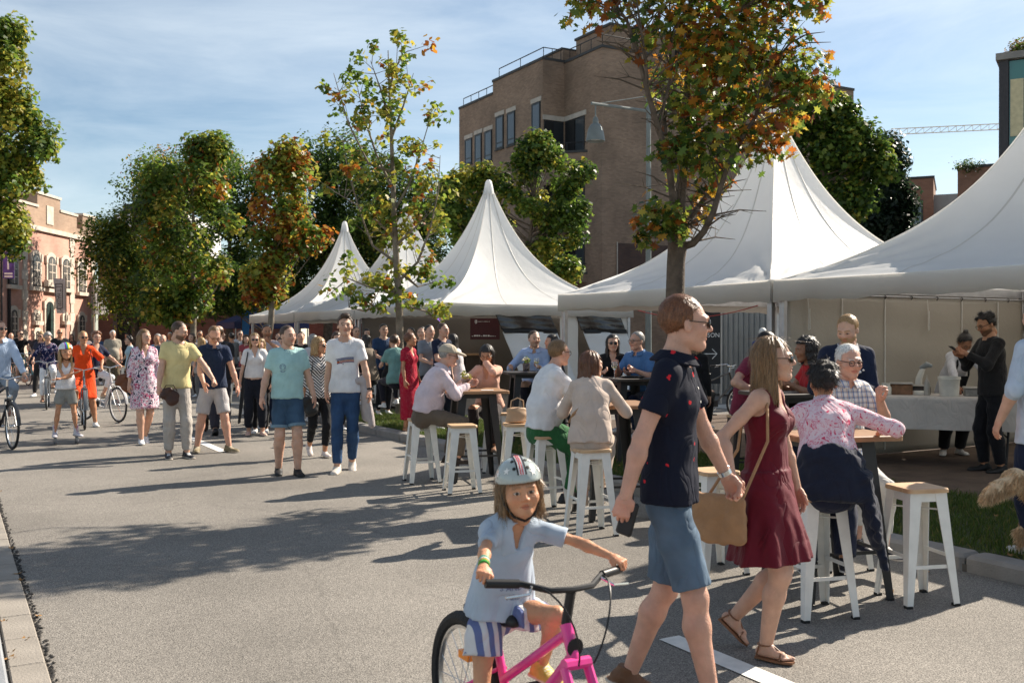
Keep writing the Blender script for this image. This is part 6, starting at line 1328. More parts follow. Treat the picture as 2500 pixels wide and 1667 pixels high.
for px, py, a, lab in ((575, 1012, 10, 'white stool left of the woman in the white blouse'), (662, 1016, 30, 'white stool just right of the white blouse woman'), (690, 1012, 0, 'white stool behind the man in the mint shirt'), (308, 950, 20, 'white stool beside the floral dress woman, far back'), (968, 980, 10, 'white stool under the teal shirt person behind the thin trunk'), (1112, 985, 10, 'white stool under the dark-haired woman in the tent'), (905, 985, 0, 'white stool among the seated guests in the shaded tent')):
    put(ST, on(px, py, 0 if px < 800 else .1), R(a), lab, SG)
put(STB, dp(1690, 12.6, .1), R(20), 'dark stool under the blonde in black behind navy shirt'); put(STB, dp(1815, 10.5, .1), R(10), 'dark stool under the man in the maroon shirt')
put(STB, dp(1495, 13.0, .1), R(10), 'dark stool under the long-haired woman in black sunglasses'); put(STB, dp(1570, 12.8, .1), R(30), 'dark stool under the grey-haired man in blue'); put(STB, dp(1306, 15.2, .1), 0, 'dark stool under the man in pale blue shirt'); put(STB, dp(1362, 15.1, .1), R(15), 'dark stool under the woman in profile by the tent flap'); put(STB, dp(2010, 9.25, .1), R(15), 'dark stool under the woman in the red shirt')
put(TB, (-.44, 11.45, 0), R(14), 'wooden bar table with flower glass between capped man and peach woman', TG)
put(TB, (.92, 9.15, 0), R(12), 'wooden bar table before the woman in beige', TG)
put(TB, (2.02, 6.42, 0), R(14), 'wooden bar table beyond the pink flowered shirt', TG)
put(TBD, dp(1288, 14.45, .1), R(10), 'dark bar table in front of the man in pale blue', TG)
put(TBD, dp(1535, 12.35, .1), R(20), 'dark bar table with wine glass behind navy polo man', TG)
put(TBD, dp(1925, 9.2, .1), R(15), 'dark bar table left of the woman in the red shirt', TG)
put(TBD, on(620, 1030), R(15), 'dark bar table behind the white blouse woman', TG)
# ------------------------------------------------------------------ glasses, flower pots and cards on the tables
def glass_like(name, col=(.9, .92, .92)):
    if name in MATS: return MATS[name]
    m, n, b = new_mat(name); b.inputs['Base Color'].default_value = (*col, 1); b.inputs['Roughness'].default_value = .03; b.inputs['Transmission Weight'].default_value = .92; b.inputs['IOR'].default_value = 1.35; MATS[name] = m; return m
M_gl = glass_like('clear_glass'); M_tgl = glass_like('tinted_glass', (.45, .4, .38))
def flowerglass(loc, lab, seed):
    e = empty('flower_glass', loc, 0, lab, 'vase'); MB().lathe([(0, 0), (.045, 0), (.05, .02), (.052, .12), (.047, .125), (.045, .03), (0, .02)], n=16).build('jar', M_tgl, e, True); MB().lathe([(0, .012), (.042, .012), (.042, .045), (0, .045)], n=12).build('pebbles', mat('dark_pebble', (.03, .025, .025), .6, .5, 90), e)
    rg = np.random.default_rng(seed); C = [A(rg.normal(0, .03), rg.normal(0, .03), .14 + rg.uniform(0, .07)) for _ in range(7)]; V, Fq, c = leaves(C, [.03] * 7, [14] * 7, .03, 'simple', [(YEL, 1), (GREEN, .6)], seed); np_mesh('foliage', V, Fq, M_leaf, e, False, c)
    f = MB()
    for k in range(4): f.lathe([(0, -.02), (.02, -.006), (.02, .006), (0, .02)], (rg.normal(0, .03), rg.normal(0, .03), .16 + rg.uniform(0, .06)), 8)
    f.build('blossom', mat('pale_petals', (.72, .66, .5), .7), e)
flowerglass((-.52, 11.28, 1.036), 'glass jar with green flowers on the front table', 5); X_, Y_, _ = dp(1285, 14.3); flowerglass((X_, Y_, 1.136), 'glass jar with a white flower before the pale blue shirt', 6)
def wineglass(loc, lab):
    e = empty('wine_glass', loc, 0, lab, 'glass'); MB().lathe([(0, 0), (.035, 0), (.034, .004), (.005, .008), (.004, .09), (.012, .10), (.034, .125), (.038, .16), (.032, .20), (.030, .20), (.036, .16), (.03, .125), (0, .11)], n=16).build('bowl', M_gl, e, True); MB().lathe([(0, .112), (.027, .125), (.033, .15), (0, .15)], n=14).build('wine', glass_like('white_wine', (.8, .7, .3)), e, True)
wineglass((*dp(1500, 12.2)[:2], 1.136), 'wine glass before the woman in black sunglasses'); wineglass((*dp(1310, 14.25)[:2], 1.136), 'tall glass beside the jar with a white flower'); wineglass((2.2, 6.5, 1.036), 'champagne glass on the table beyond the flowered shirt')
tag(MB().box(-.07, .07, -.05, .05, 0, .004).build('paper_card', M_white), 'white paper card on the table by the peach woman', 'card').location = (-.28, 11.25, 1.037)
tag(MB().lathe([(0, 0), (.12, 0), (.15, .02), (.148, .024), (.11, .006), (0, .006)], n=20).build('plate', M_bmetal), 'dark plate on the table by the black sunglasses woman', 'plate').location = (*dp(1545, 12.2)[:2], 1.136)
# ------------------------------------------------------------------ bicycles
M_tyre = mat('tyre', (0.018, 0.018, 0.019), .75, .2, 60, .3, 120); M_chrome = mat('chrome', (0.62, 0.62, 0.62), .22, .05, metal=.95); M_blackp = mat('black_plastic', (0.014, 0.014, 0.015), .45)
def bike(loc, rz, label, paint, r=.34, wb=1.08, steer=0.0, kind='city', bar_h=1.05, bar_w=.30, seat_h=.88, fender=True, tyre=.019, group='bicycles', rim=None):
    e = empty('bicycle', loc, rz, label, 'bicycle', group); yb, yf = -wb * .45, wb * .55; paint2 = rim or M_chrome
    hd_b = A(0, yf - .14 * r / .34 - .06, r + .36 * r / .34); hd_t = A(0, yf - .20 * r / .34 - .07, bar_h - .12); SR = Matrix.Translation(Vector(hd_b)) @ Matrix.Rotation(R(steer), 4, Vector(unit(hd_t - hd_b))) @ Matrix.Translation(-Vector(hd_b))
    def wheel(y, st):
        w_ = empty('wheel', (0, 0, 0)); w_.parent = e; fx = (SR if st else Matrix.Identity(4)) @ Matrix.Translation((0, y, r)); w_.matrix_local = fx
        MB().torus((0, 0, 0), r - tyre, tyre, 'x', 40, 8).build('tyre', M_tyre, w_, True); MB().torus((0, 0, 0), r - 2 * tyre - .006, .010, 'x', 40, 6, 1.1).build('rim', paint2, w_, True)
        sp = MB()
        for k in range(20):
            a = 2 * math.pi * k / 20; b2 = a + (.5 if k % 2 else -.5); sx = .022 if k % 4 < 2 else -.022; sp.tube([(sx, .018 * math.cos(b2), .018 * math.sin(b2)), (0, (r - 2 * tyre - .01) * math.cos(a), (r - 2 * tyre - .01) * math.sin(a))], .0016, 4)
        s = sp.build('spokes', M_chrome, w_); s['kind'] = 'stuff'; MB().lathe([(.012, -.04), (.02, -.03), (.02, .03), (.012, .04)], n=10, axis='x').build('hub', M_chrome, w_, True)
        if fender:
            pts = [(0, (r + .022) * math.cos(a), (r + .022) * math.sin(a)) for a in np.linspace(R(5 if st else 10), R(165 if not st else 150), 16)]; q = MB(); V = []
            for x, yy, z in pts: V += [(-.026, yy * .985, z * .985), (0, yy, z), (.026, yy * .985, z * .985)]
            q.add(V, [(i * 3 + k, i * 3 + k + 1, i * 3 + k + 4, i * 3 + k + 3) for i in range(len(pts) - 1) for k in (0, 1)]); q.build('mudguard', paint, w_, True)
        return w_
    wheel(yb, False); wf = wheel(yf, True)
    bb_ = A(0, yb + .43 * r / .34, r * .86); st_t = A(0, bb_[1] - .17 * (seat_h / .88), seat_h - .10); rh, fh = A(0, yb, r), A(0, yf, r); f = MB(); tr = .0165 if kind == 'kid' else .016
    if kind == 'kid': f.tube([st_t * .62 + bb_ * .38, hd_t * .8 + hd_b * .2], tr, 10); f.tube([bb_, hd_b * .75 + hd_t * .25], tr * 1.25, 10)
    elif kind == 'step': f.tube([bb_ * .7 + st_t * .3, A(0, (bb_[1] + hd_b[1]) / 2, bb_[2] + .06), hd_b * .5 + hd_t * .5], tr * 1.1, 8); f.tube([bb_, A(0, (bb_[1] + hd_b[1]) / 2, bb_[2] - .02), hd_b], tr * 1.3, 8)
    else: f.tube([st_t * .9 + bb_ * .1, hd_t], tr, 8); f.tube([bb_, hd_b], tr * 1.2, 8)
    f.tube([bb_, st_t], tr, 10); f.tube([hd_b, hd_t], tr * 1.25, 10)
    for sx in (-1, 1): f.tube([bb_ + A(sx * .02, 0, 0), rh + A(sx * .055, 0, 0)], .009, 6); f.tube([st_t * .75 + bb_ * .25 + A(sx * .015, 0, 0), rh + A(sx * .055, 0, 0)], .008, 6)
    fr_ = f.build('frame', paint, e, True)
    MB().tube([tuple(st_t), (0, st_t[1] - .02, seat_h)], .013, 8).build('seat_post', M_chrome if kind != 'kid' else M_blackp, fr_)
    s = Sdf(.012); s.u(cap((0, st_t[1] + .12, seat_h + .02), (0, st_t[1] - .05, seat_h + .02), .022, .05), .03); s.u(ell((0, st_t[1] - .1, seat_h + .025), (.085, .07, .035)), .03); V, Fq = s.mesh(); np_mesh('saddle', V, Fq, M_blackp, e)
    k = MB()
    for sx in (-1, 1): k.tube([hd_b + A(sx * .045, 0, 0), fh + A(sx * .055, 0, 0)], .016 if kind == 'kid' else .011, 8)
    k.tube([hd_b + A(-.05, 0, .01), hd_b + A(.05, 0, .01)], .02, 8); fk = k.build('fork', paint, e, True); fk.matrix_local = SR
    if kind == 'kid':
        q = MB()
        for sx in (-1, 1): q.tube([hd_b * .45 + fh * .55 + A(sx * .05, 0, 0), hd_b * .15 + fh * .85 + A(sx * .055, 0, 0)], .020, 10)
        q.tube([hd_b * .5 + fh * .5 + A(-.05, .01, 0), hd_b * .5 + fh * .5 + A(-.04, .05, .07), hd_b * .5 + fh * .5 + A(.04, .05, .07), hd_b * .5 + fh * .5 + A(.05, .01, 0)], .012, 8); q.build('fork_brace', paint, fk, True)
    hb_ = MB(); bt = A(0, hd_t[1] - .01, bar_h)
    if kind == 'kid': P = [(-bar_w, -.05, .022), (-bar_w * .62, -.02, .018), (-bar_w * .32, .03, .0), (0, .04, -.002), (bar_w * .32, .03, .0), (bar_w * .62, -.02, .018), (bar_w, -.05, .022)]
    else: P = [(-bar_w, -.22, 0), (-bar_w * .9, -.08, .01), (-bar_w * .55, .05, .03), (0, .05, -.01), (bar_w * .55, .05, .03), (bar_w * .9, -.08, .01), (bar_w, -.22, 0)]
    P = [bt + A(*p) for p in P]; hb_.tube(P, .0105, 8); hb_.tube([tuple(hd_t), tuple(bt + A(0, .03, -.01))], .016, 8); hb = hb_.build('handlebar', M_chrome if kind != 'kid' else M_blackp, e, True); hb.matrix_local = SR
    for i0, i1 in ((0, 1), (6, 5)):
        d = unit(P[i1] - P[i0]); MB().tube([tuple(P[i0] - d * .01), tuple(P[i0] + d * .10)], .0145, 10).build('grip', M_blackp, hb, True); MB().tube([tuple(P[i0] + d * .13 + A(0, .02, 0)), tuple(P[i0] + d * .10 + A(0, .06, -.02)), tuple(P[i0] + d * .02 + A(0, .065, -.03))], .005, 6).build('brake_lever', M_chrome, hb, True)
    if kind == 'kid':
        for c, sx in ((0, 1), (1, -1)):
            q4 = [Vector(P[5 if sx > 0 else 1]), Vector(bt + A(sx * .11, .13, .05)), Vector(bt + A(sx * .05, .17, -.12)), Vector(hd_b + A(sx * .03, .05, .02))]; MB().tube([q4[0] * (1 - t) ** 3 + q4[1] * 3 * t * (1 - t) ** 2 + q4[2] * 3 * t * t * (1 - t) + q4[3] * t ** 3 for t in np.linspace(0, 1, 12)], .0032, 5).build('cable', M_blackp, hb, True)
    c = MB(); c.torus((.03, bb_[1], bb_[2]), .075, .006, 'x', 20, 5); c.tube([(.04, bb_[1], bb_[2]), (.05, bb_[1] - .02, bb_[2] - .155)], .01, 6); c.tube([(-.04, bb_[1], bb_[2]), (-.05, bb_[1] + .02, bb_[2] + .155)], .01, 6); c.tube([(-.05, bb_[1], bb_[2]), (.05, bb_[1], bb_[2])], .02, 8); c.build('crank', M_blackp if kind == 'kid' else M_chrome, e, True)
    for sx, dz in ((1, -.155), (-1, .155)): MB().box(sx * .06, sx * .15, bb_[1] - sx * .02 - .035, bb_[1] - sx * .02 + .035, bb_[2] + dz - .01, bb_[2] + dz + .01).build('pedal', M_blackp, e)
    if kind != 'kid':
        MB().lathe([(0, .05), (.03, .045), (.035, 0), (.02, -.04), (0, -.05)], (0, hd_b[1] + .08, hd_b[2] + .06), 12, 'y').build('headlight', M_chrome, e, True); MB().tube([(0, hd_b[1], hd_b[2] + .04), (0, hd_b[1] + .05, hd_b[2] + .055)], .008, 6).build('light_bracket', M_chrome, e)
        MB().tube([(-.06, yb + .12, r * 2 + .05), (-.06, yb - .22, r * 2 + .05), (.06, yb - .22, r * 2 + .05), (.06, yb + .12, r * 2 + .05)], .007, 6).build('rack', M_chrome, e); MB().box(.045, .05, yb - .03, bb_[1] + .1, r - .06, r + .06).build('chain_guard', M_blackp, e)
    else:
        MB().box(-.016, .016, -.04, .04, -.014, .014).build('reflector', mat('orange_reflector', (.9, .25, .02), .25), e).matrix_local = Matrix.Translation((.0, yb, r + .13)) ; MB().lathe([(0, .003), (.03, .002), (.03, 0)], (0, 0, 0), 14, 'y').build('head_badge', M_black, e).matrix_local = Matrix.Translation(Vector(hd_b * .5 + hd_t * .5 + A(0, .024, 0)))
    return dict(e=e, P=P, SR=SR, seat=A(0, st_t[1] - .02, seat_h + .04), bb=bb_, bar=bt)
def metal_paint(name, c, rough=.3): return mat(name, c, rough, .05, 8, spec=.5, coat=.5)
# ------------------------------------------------------------------ serving table in the near tent
def serving_table():
    cx, cy, a = 5.28, 12.35, R(-20); e = empty('serving_table', (cx, cy, .09), a, 'folding table under a pale cloth in the near tent', 'table')
    MB().cbox(-.95, .95, -.36, .36, .79, .825, .01).build('table_top', M_con, e)
    for sx in (-.72, .72):
        for sy in (-.28, .28): MB().tube([(sx, sy, .79), (sx * 1.06, sy, .4), (sx * 1.02, sy * 1.1, 0)], .014, 8).build('leg', M_dkmetal, e)
        MB().tube([(sx * 1.05, -.28, .35), (sx * 1.05, .28, .35)], .011, 6).build('brace', M_dkmetal, e)
    nx, ny = 90, 46; xs = np.linspace(-1.32, 1.32, nx); ys = np.linspace(-.78, .60, ny); X, Y = np.meshgrid(xs, ys, indexing='ij'); ex = np.maximum(np.abs(X) - .96, 0); ey = np.maximum(-(Y + .37), 0) + np.maximum(Y - .37, 0); dr = np.minimum(ex + ey, np.hypot(ex, ey) * 1.25)
    Z = .830 - dr * .97; bx_ = np.clip(X, -.965, .965) + np.sign(X) * np.minimum(ex, .02) + np.sign(X) * ex * .10 + .02 * np.sin(Y * 14 + X * 2) * (ex > .02); by_ = np.clip(Y, -.375, .375) + np.sign(Y) * np.minimum(ey, .02) + np.sign(Y) * ey * .08 - .016 * np.sin(X * 9) * (ey > .02) * ey * 3; V = np.stack([bx_, by_, Z], -1).reshape(-1, 3); idx = np.arange(nx * ny).reshape(nx, ny); Fq = np.stack([idx[:-1, :-1], idx[1:, :-1], idx[1:, 1:], idx[:-1, 1:]], -1).reshape(-1, 4)
    o = np_mesh('tablecloth', V, Fq, wrinkle(mat('table_linen', (.55, .50, .455), .9, .06, 4)), None); o.location = (cx, cy, .09); o.rotation_euler = (0, 0, a); tag(o, 'pale linen cloth draped over the serving table', 'tablecloth')
    def at_(x, y): c, s = math.cos(a), math.sin(a); return (cx + x * c - y * s, cy + x * s + y * c, .09 + .833)
    def thing(n, lab, cat, x, y): return empty(n, at_(x, y), a, lab, cat)
    t = thing('tub', 'round white plastic tub at the middle of serving table', 'tub', .12, -.22); MB().lathe([(0, 0), (.105, 0), (.122, .20), (.13, .20), (.13, .235), (.12, .235), (.112, .03), (0, .02)], n=24).build('body', mat('white_plastic', (.68, .65, .58), .4), t, True); MB().torus((0, 0, .205), .128, .006, 'z', 24, 6).build('rim', mat('white_plastic'), t, True)
    t = thing('steel_pot', 'steel pot at the left end of serving table', 'pot', -.82, -.1); MB().lathe([(0, 0), (.085, 0), (.085, .17), (.098, .175), (.092, .18), (.078, .17), (.078, .01), (0, .01)], n=22).build('body', M_chrome, t, True); MB().tube([(.06, 0, .15), (.12, 0, .22)], .012, 6).build('ladle_handle', M_top, t)
    t = thing('jar', 'small pale jar beside the steel pot', 'jar', -.60, -.18); MB().lathe([(0, 0), (.065, 0), (.065, .09), (.05, .11), (.052, .14), (0, .14)], n=16).build('body', mat('white_plastic'), t, True)
    for k, (x, y, w_, d, hh, lab) in enumerate(((-.42, -.05, .13, .12, .13, 'brown lidded food box on the serving table'), (-.20, .06, .12, .12, .10, 'dark lidded food box behind the squeeze bottle'), (.45, -.1, .16, .13, .09, 'low tray of food right of the white tub'))):
        t = thing('food_box', lab, 'container', x, y); MB().cbox(-w_, w_, -d, d, 0, hh, .015).build('box', mat(('food_brown', 'food_dark', 'food_steel')[k], ((.20, .10, .05), (.05, .04, .035), (.25, .24, .22))[k], .5, .3, 20), t); MB().cbox(-w_ - .008, w_ + .008, -d - .008, d + .008, hh + .001, hh + .018, .008).build('lid', mat('cloudy_plastic', (.4, .37, .33), .3), t)
    t = thing('squeeze_bottle', 'cloudy squeeze bottle standing before the stand mixer', 'bottle', -.13, -.2); MB().lathe([(0, 0), (.033, 0), (.035, .02), (.035, .15), (.02, .18), (.006, .21), (.004, .25), (0, .25)], n=14).build('body', mat('cloudy_plastic'), t, True)
    t = thing('stand_mixer', 'pale mixing machine with raised head on serving table', 'mixer', -.22, .0); MB().cbox(-.08, .08, -.1, .1, 0, .05, .02).build('base', mat('white_plastic'), t); MB().tube([(0, .05, .05), (.01, .04, .2), (.06, .02, .34)], [.05, .04, .03], 10).build('column', mat('white_plastic'), t, True); MB().tube([(.03, .03, .32), (.1, .0, .37), (.16, -.02, .35)], [.03, .04, .02], 10).build('mixer_head', M_shed, t, True)
serving_table()
# ------------------------------------------------------------------ patterned cloths
def nd(n, t, ins=None, **kw):
    x = n.nodes.new(t)
    for k, v in kw.items(): setattr(x, k, v)
    for k, v in (ins or {}).items():
        if isinstance(v, bpy.types.NodeSocket): n.links.new(v, x.inputs[k])
        else: x.inputs[k].default_value = v
    return x
def ramp(n, fac, stops, const=True):
    r = n.nodes.new('ShaderNodeValToRGB'); cr = r.color_ramp; cr.interpolation = 'CONSTANT' if const else 'LINEAR'
    while len(cr.elements) < len(stops): cr.elements.new(0.5)
    for e_, (p, c) in zip(cr.elements, stops): e_.position = p; e_.color = (*c, 1)
    n.links.new(fac, r.inputs[0]); return r.outputs[0]
def blots(stops, scale, dist=.8, detail=2):
    def fn(n, co): return ramp(n, nd(n, 'ShaderNodeTexNoise', {'Vector': co, 'Scale': scale, 'Distortion': dist, 'Detail': detail}).outputs[0], stops)
    return fn
def dots(base, c, scale, rad, rnd=.8):
    def fn(n, co):
        v = nd(n, 'ShaderNodeTexVoronoi', {'Vector': co, 'Scale': scale, 'Randomness': rnd}); return ramp(n, v.outputs['Distance'], [(0, c), (rad, base)])
    return fn
def palms(n, co):      # small red palm motifs scattered on navy
    w_ = nd(n, 'ShaderNodeTexNoise', {'Vector': co, 'Scale': 60, 'Detail': 1}); v = nd(n, 'ShaderNodeVectorMath', {0: co}, operation='ADD'); s = nd(n, 'ShaderNodeVectorMath', {0: w_.outputs['Color'], 'Scale': .022}, operation='SCALE'); n.links.new(s.outputs[0], v.inputs[1])
    vo = nd(n, 'ShaderNodeTexVoronoi', {'Vector': v.outputs[0], 'Scale': 11, 'Randomness': .6}); return ramp(n, vo.outputs['Distance'], [(0, (.62, .025, .035)), (.125, (.010, .012, .024))])
def axis_wave(n, co, axis, freq):
    sp = nd(n, 'ShaderNodeSeparateXYZ', {0: co}); m = nd(n, 'ShaderNodeMath', {0: sp.outputs[axis], 1: freq}, operation='MULTIPLY'); return nd(n, 'ShaderNodeMath', {0: m.outputs[0]}, operation='FRACT').outputs[0]
def stripes(c1, c2, freq, ax=0):
    def fn(n, co): return ramp(n, axis_wave(n, co, ax, freq), [(0, c1), (.5, c2)])
    return fn
def plaid(n, co):
    a, b, c = axis_wave(n, co, 0, 26), axis_wave(n, co, 2, 26), axis_wave(n, co, 2, 13); x = ramp(n, a, [(0, (.75, .74, .72)), (.55, (.30, .36, .50)), (.8, (.75, .74, .72)), (.9, (.45, .30, .24))]); y = ramp(n, b, [(0, (.95, .95, .95)), (.55, (.42, .48, .62)), (.85, (.8, .7, .62))]); return nd(n, 'ShaderNodeMixRGB', {0: .8, 1: x, 2: y}, blend_type='MULTIPLY').outputs[0]
def chevron(n, co):
    sp = nd(n, 'ShaderNodeSeparateXYZ', {0: co}); ab = nd(n, 'ShaderNodeMath', {0: sp.outputs[0]}, operation='ABSOLUTE'); m = nd(n, 'ShaderNodeMath', {0: sp.outputs[2], 1: ab.outputs[0]}, operation='SUBTRACT'); f = nd(n, 'ShaderNodeMath', {0: m.outputs[0], 1: 24}, operation='MULTIPLY'); fr = nd(n, 'ShaderNodeMath', {0: f.outputs[0]}, operation='FRACT'); return ramp(n, fr.outputs[0], [(0, (.02, .02, .022)), (.5, (.70, .66, .64))])
C_floral = cloth_nodes('floral_dress', blots([(0, (.015, .015, .05)), (.40, (.72, .62, .68)), (.50, (.72, .60, .68)), (.56, (.45, .03, .10)), (.615, (.70, .40, .55)), (.66, (.02, .018, .05))], 15, 1.8, 2))
C_pinkfl = cloth_nodes('pink_flower_shirt', blots([(0, (.62, .06, .14)), (.37, (.76, .52, .56)), (.44, (.75, .60, .64)), (.52, (.74, .48, .55)), (.555, (.60, .10, .18)), (.585, (.76, .56, .60)), (.68, (.62, .09, .16))], 14, 2.2, 3))
C_navyfl = cloth_nodes('navy_flower_top', blots([(0, (.012, .016, .06)), (.56, (.5, .42, .52)), (.62, (.012, .016, .06)), (.7, (.3, .06, .12))], 11, 1.5, 2)); C_palm = cloth_nodes('palm_polo', palms); C_plaid = cloth_nodes('plaid_shirt', plaid); C_chev = cloth_nodes('chevron_top', chevron); C_sst = cloth_nodes('striped_shorts', stripes((.62, .61, .62), (.13, .16, .32), 24)); C_reddot = cloth_nodes('red_dotted_dress', dots((.36, .012, .035), (.6, .25, .25), 60, .22)); C_check = cloth_nodes('grey_check', plaid)
def denim(c, nm): return wrinkle(mat(nm, c, .85, .28, 5, spec=.15), .6)
D_jean, D_short, D_slate = denim((.035, .075, .16), 'denim_blue'), denim((.045, .085, .14), 'denim_short'), denim((.10, .145, .20), 'slate_cotton')
WH, NAVY, BLK, GREY = cloth((.74, .73, .74)), cloth((.012, .018, .042)), cloth((.012, .012, .014)), cloth((.30, .29, .29))
from mathutils.bvhtree import BVHTree
def printed(J, shirt, V2, faces, m, origin, size=1.0, name='print', off=.003):
    """flat print (2-D outline, metres) laid on the chest of a garment; origin: (sideways, up) from the shoulder mid point"""
    me = shirt.data; bv = BVHTree.FromPolygons([v.co for v in me.vertices], [p.vertices[:] for p in me.polygons]); C, U2, a2, F2 = J['C'], J['U2'], J['a2'], J['F2']; out = []
    for x, y in V2:
        p = C + U2 * (-(origin[0] + x * size)) * -1 * -1 + a2 * (origin[1] + y * size) + F2 * .5; hit = bv.ray_cast(Vector(p), Vector(-F2)); q = hit[0] if hit[0] is not None else Vector(p - F2 * .38); out.append(tuple(q + Vector(F2) * off))
    return MB().add(out, faces).build(name, m, shirt)
def text_outline(s, size):
    c = bpy.data.curves.new('t', 'FONT'); c.body = s; c.size = size; c.align_x = 'CENTER'; c.resolution_u = 1; o = bpy.data.objects.new('t', c); COL.objects.link(o); dg = bpy.context.evaluated_depsgraph_get(); me = bpy.data.meshes.new_from_object(o.evaluated_get(dg)); bpy.data.objects.remove(o); V = [(v.co.x, v.co.y) for v in me.vertices]; Fc = [tuple(p.vertices) for p in me.polygons]; bpy.data.meshes.remove(me); return V, Fc
def part_of(J, name): return [o for o in J['e'].children if o.name.startswith(name)][0]
def strip2d(pts, w_):
    V = [];
    for i, (x, y) in enumerate(pts): V += [(x, y - w_ / 2), (x, y + w_ / 2)]
    return V, [(2 * i, 2 * i + 2, 2 * i + 3, 2 * i + 1) for i in range(len(pts) - 1)]
def watch(J, sd, m, face=None):
    p = J['Wr'][sd] - J['Hd'][sd] * .025; r = J['ar'][4] + .007; q = MB(); q.tube([tuple(p - J['Hd'][sd] * .011), tuple(p + J['Hd'][sd] * .011)], r, 14); o = q.build('watch', m, J['e'], True); ou = unit(J['U2'] * sd + J['F2'] * .2); ou = unit(ou - J['Hd'][sd] * (ou @ J['Hd'][sd])); MB().tube([tuple(p + ou * (r - .002)), tuple(p + ou * (r + .008))], .018, 14).build('dial', face or m, o, True)
def helmet(base, deco):
    def fn(e, HM):
        s = Sdf(.006); s.u(ell((0, -.016, .052), (.102, .124, .104)), .01); s.sub(ell((0, -.016, .045), (.090, .112, .094)), .004)
        s.sub((lambda X, Y, Z: (Z - .044) - .30 * np.clip(-(Y + .0), -.05, .1) * 0 + np.where(Y < -.02, .05, 0) + 0 * X, A(-.2, -.2, -.2), A(.2, .2, .2)), .006)
        V, Fq = s.mesh(); o = np_mesh('helmet', V, Fq, base, e); o.matrix_local = HM; deco(o, V, Fq, HM)
        for sx in (-1, 1): q = MB(); q.tube([(sx * .088, .02, .03), (sx * .080, .025, -.04), (sx * .045, .03, -.10), (0, .045, -.122)], .006, 6); q.build('chin_strap', M_blackp, o, True)
    return fn
# ------------------------------------------------------------------ foreground couple
def polo_extra(J):
    watch(J, -1, M_chrome); sh = part_of(J, 'shirt'); printed(J, sh, *strip2d([(0, -.03), (.0, -.17)][::-1] and [(-.014, -.1), (.014, -.1)], .14), cloth((.014, .017, .03)), (0, 0), name='placket', off=.002)
    for k in (0, 1): printed(J, sh, [(.006 * math.cos(t), -.07 - .06 * k + .006 * math.sin(t)) for t in np.linspace(0, 5.6, 9)], [tuple(range(9))], M_white, (0, 0), name='button', off=.004)

    ph_ = MB().cbox(-.037, .037, -.075, .075, 0, .010, .008).build('phone', M_blackp); tag(ph_, 'dark phone in the hand of the navy polo man', 'phone'); ph_.matrix_world = Matrix.Translation(J['e'].location) @ Matrix.Rotation(J['e'].rotation_euler.z, 4, 'Z') @ Matrix.Translation(Vector(J['Wr'][1] + J['Hd'][1] * .095 + A(-.018, .03, 0))) @ Matrix.Rotation(R(75), 4, 'X') @ Matrix.Rotation(R(80), 4, 'Y') @ Matrix.Translation((0, 0, -.005))
JN = person((.705, 4.47), R(252), 'man in navy polo with red motifs walking right in foreground', H=1.81, build=.86, h=.009, skin='pink', hair='ginger', style='short', glasses='sun', hyaw=22, hpitch=2, twist=-4, lean=3, handR=(.27, -.17, .88), handL=(-.34, .24, .94), hkR='hold', hkL='hold', thumbR=(0, .8, .1), thumbL=(.2, .9, .4), legR=(.09, .20, .082), legL=(-.09, -.19, .10), footR=(4, -4), footL=(-4, 14), shoes=('boat', (.15, .07, .033), (.55, .50, .42), (.20, .09, .04)), top=dict(m=C_palm, sleeve=.62, neck='collar', hem=-.035, loose=.012, folds=.005, sleeve_w=.022), bottom=dict(m=D_slate, length=.90, wide=.024, g=.010, folds=.005), extra=polo_extra, seed=41)
def red_extra(J):
    pass
C_red = cloth((.125, .006, .016)); C_red.node_tree.nodes['Principled BSDF'].inputs['Roughness'].default_value = .6
JR = person((1.31, 5.12), R(236), 'woman in sleeveless dark red dress and sunglasses walking right', H=1.62, sex='f', h=.009, hair='dblond', style='long', glasses='sun', hyaw=14, hpitch=-2, handR=(.40, -.03, .97), handL=(-.22, .10, .80), hkR='hold', thumbR=(-.3, .6, .5), legR=(.06, .02, .083), legL=(-.08, -.20, .16), footR=(4, 0), footL=(-2, 38), kneeL=(-.1, 1, .0), shoes=('sandal',), top=dict(m=C_red, sleeve=0, neck='v', skirt=(.335, .085), g=.012, folds=.004), extra=red_extra, seed=12)
# her tan handbag on a shoulder strap
def wpt(J, p): return Vector(J['e'].matrix_basis @ Vector(p)) if False else (Matrix.Translation(J['e'].location) @ Matrix.Rotation(J['e'].rotation_euler.z, 4, 'Z')) @ Vector(p)
M_tan = mat('tan_leather', (.36, .20, .10), .55, .15, 12, .4, 40)
bag = empty('handbag', wpt(JR, (.25, -.16, .62)), R(236), 'tan quilted handbag hanging from the red dress woman', 'bag')
s = Sdf(.008); s.u(ell((0, 0, .12), (.055, .15, .12)), .02)
for k in range(16): s.u(ell((.04 * (1 if k % 2 else .8), -.11 + .075 * (k % 4), .03 + .06 * (k // 4)), (.020, .044, .038)), .03)
s.disp(wob(3, .004, 60, 5)); V, Fq = s.mesh(); np_mesh('body', V, Fq, M_tan, bag)
inv = (Matrix.Translation(bag.location) @ Matrix.Rotation(R(236), 4, 'Z')).inverted(); sh_ = JR['Sh'][1]; P = [inv @ wpt(JR, q) for q in (tuple(A(.25, -.05, .80)), tuple(sh_ + A(.035, .065, -.20)), tuple(sh_ + A(.0, .05, -.02)), tuple(sh_ + A(-.03, .0, .055)), tuple(sh_ + A(-.0, -.075, -.05)), tuple(sh_ + A(.05, -.085, -.25)), tuple(A(.25, -.24, .80)))]
MB().tube(P, .008, 6).build('strap', M_tan, bag, True)
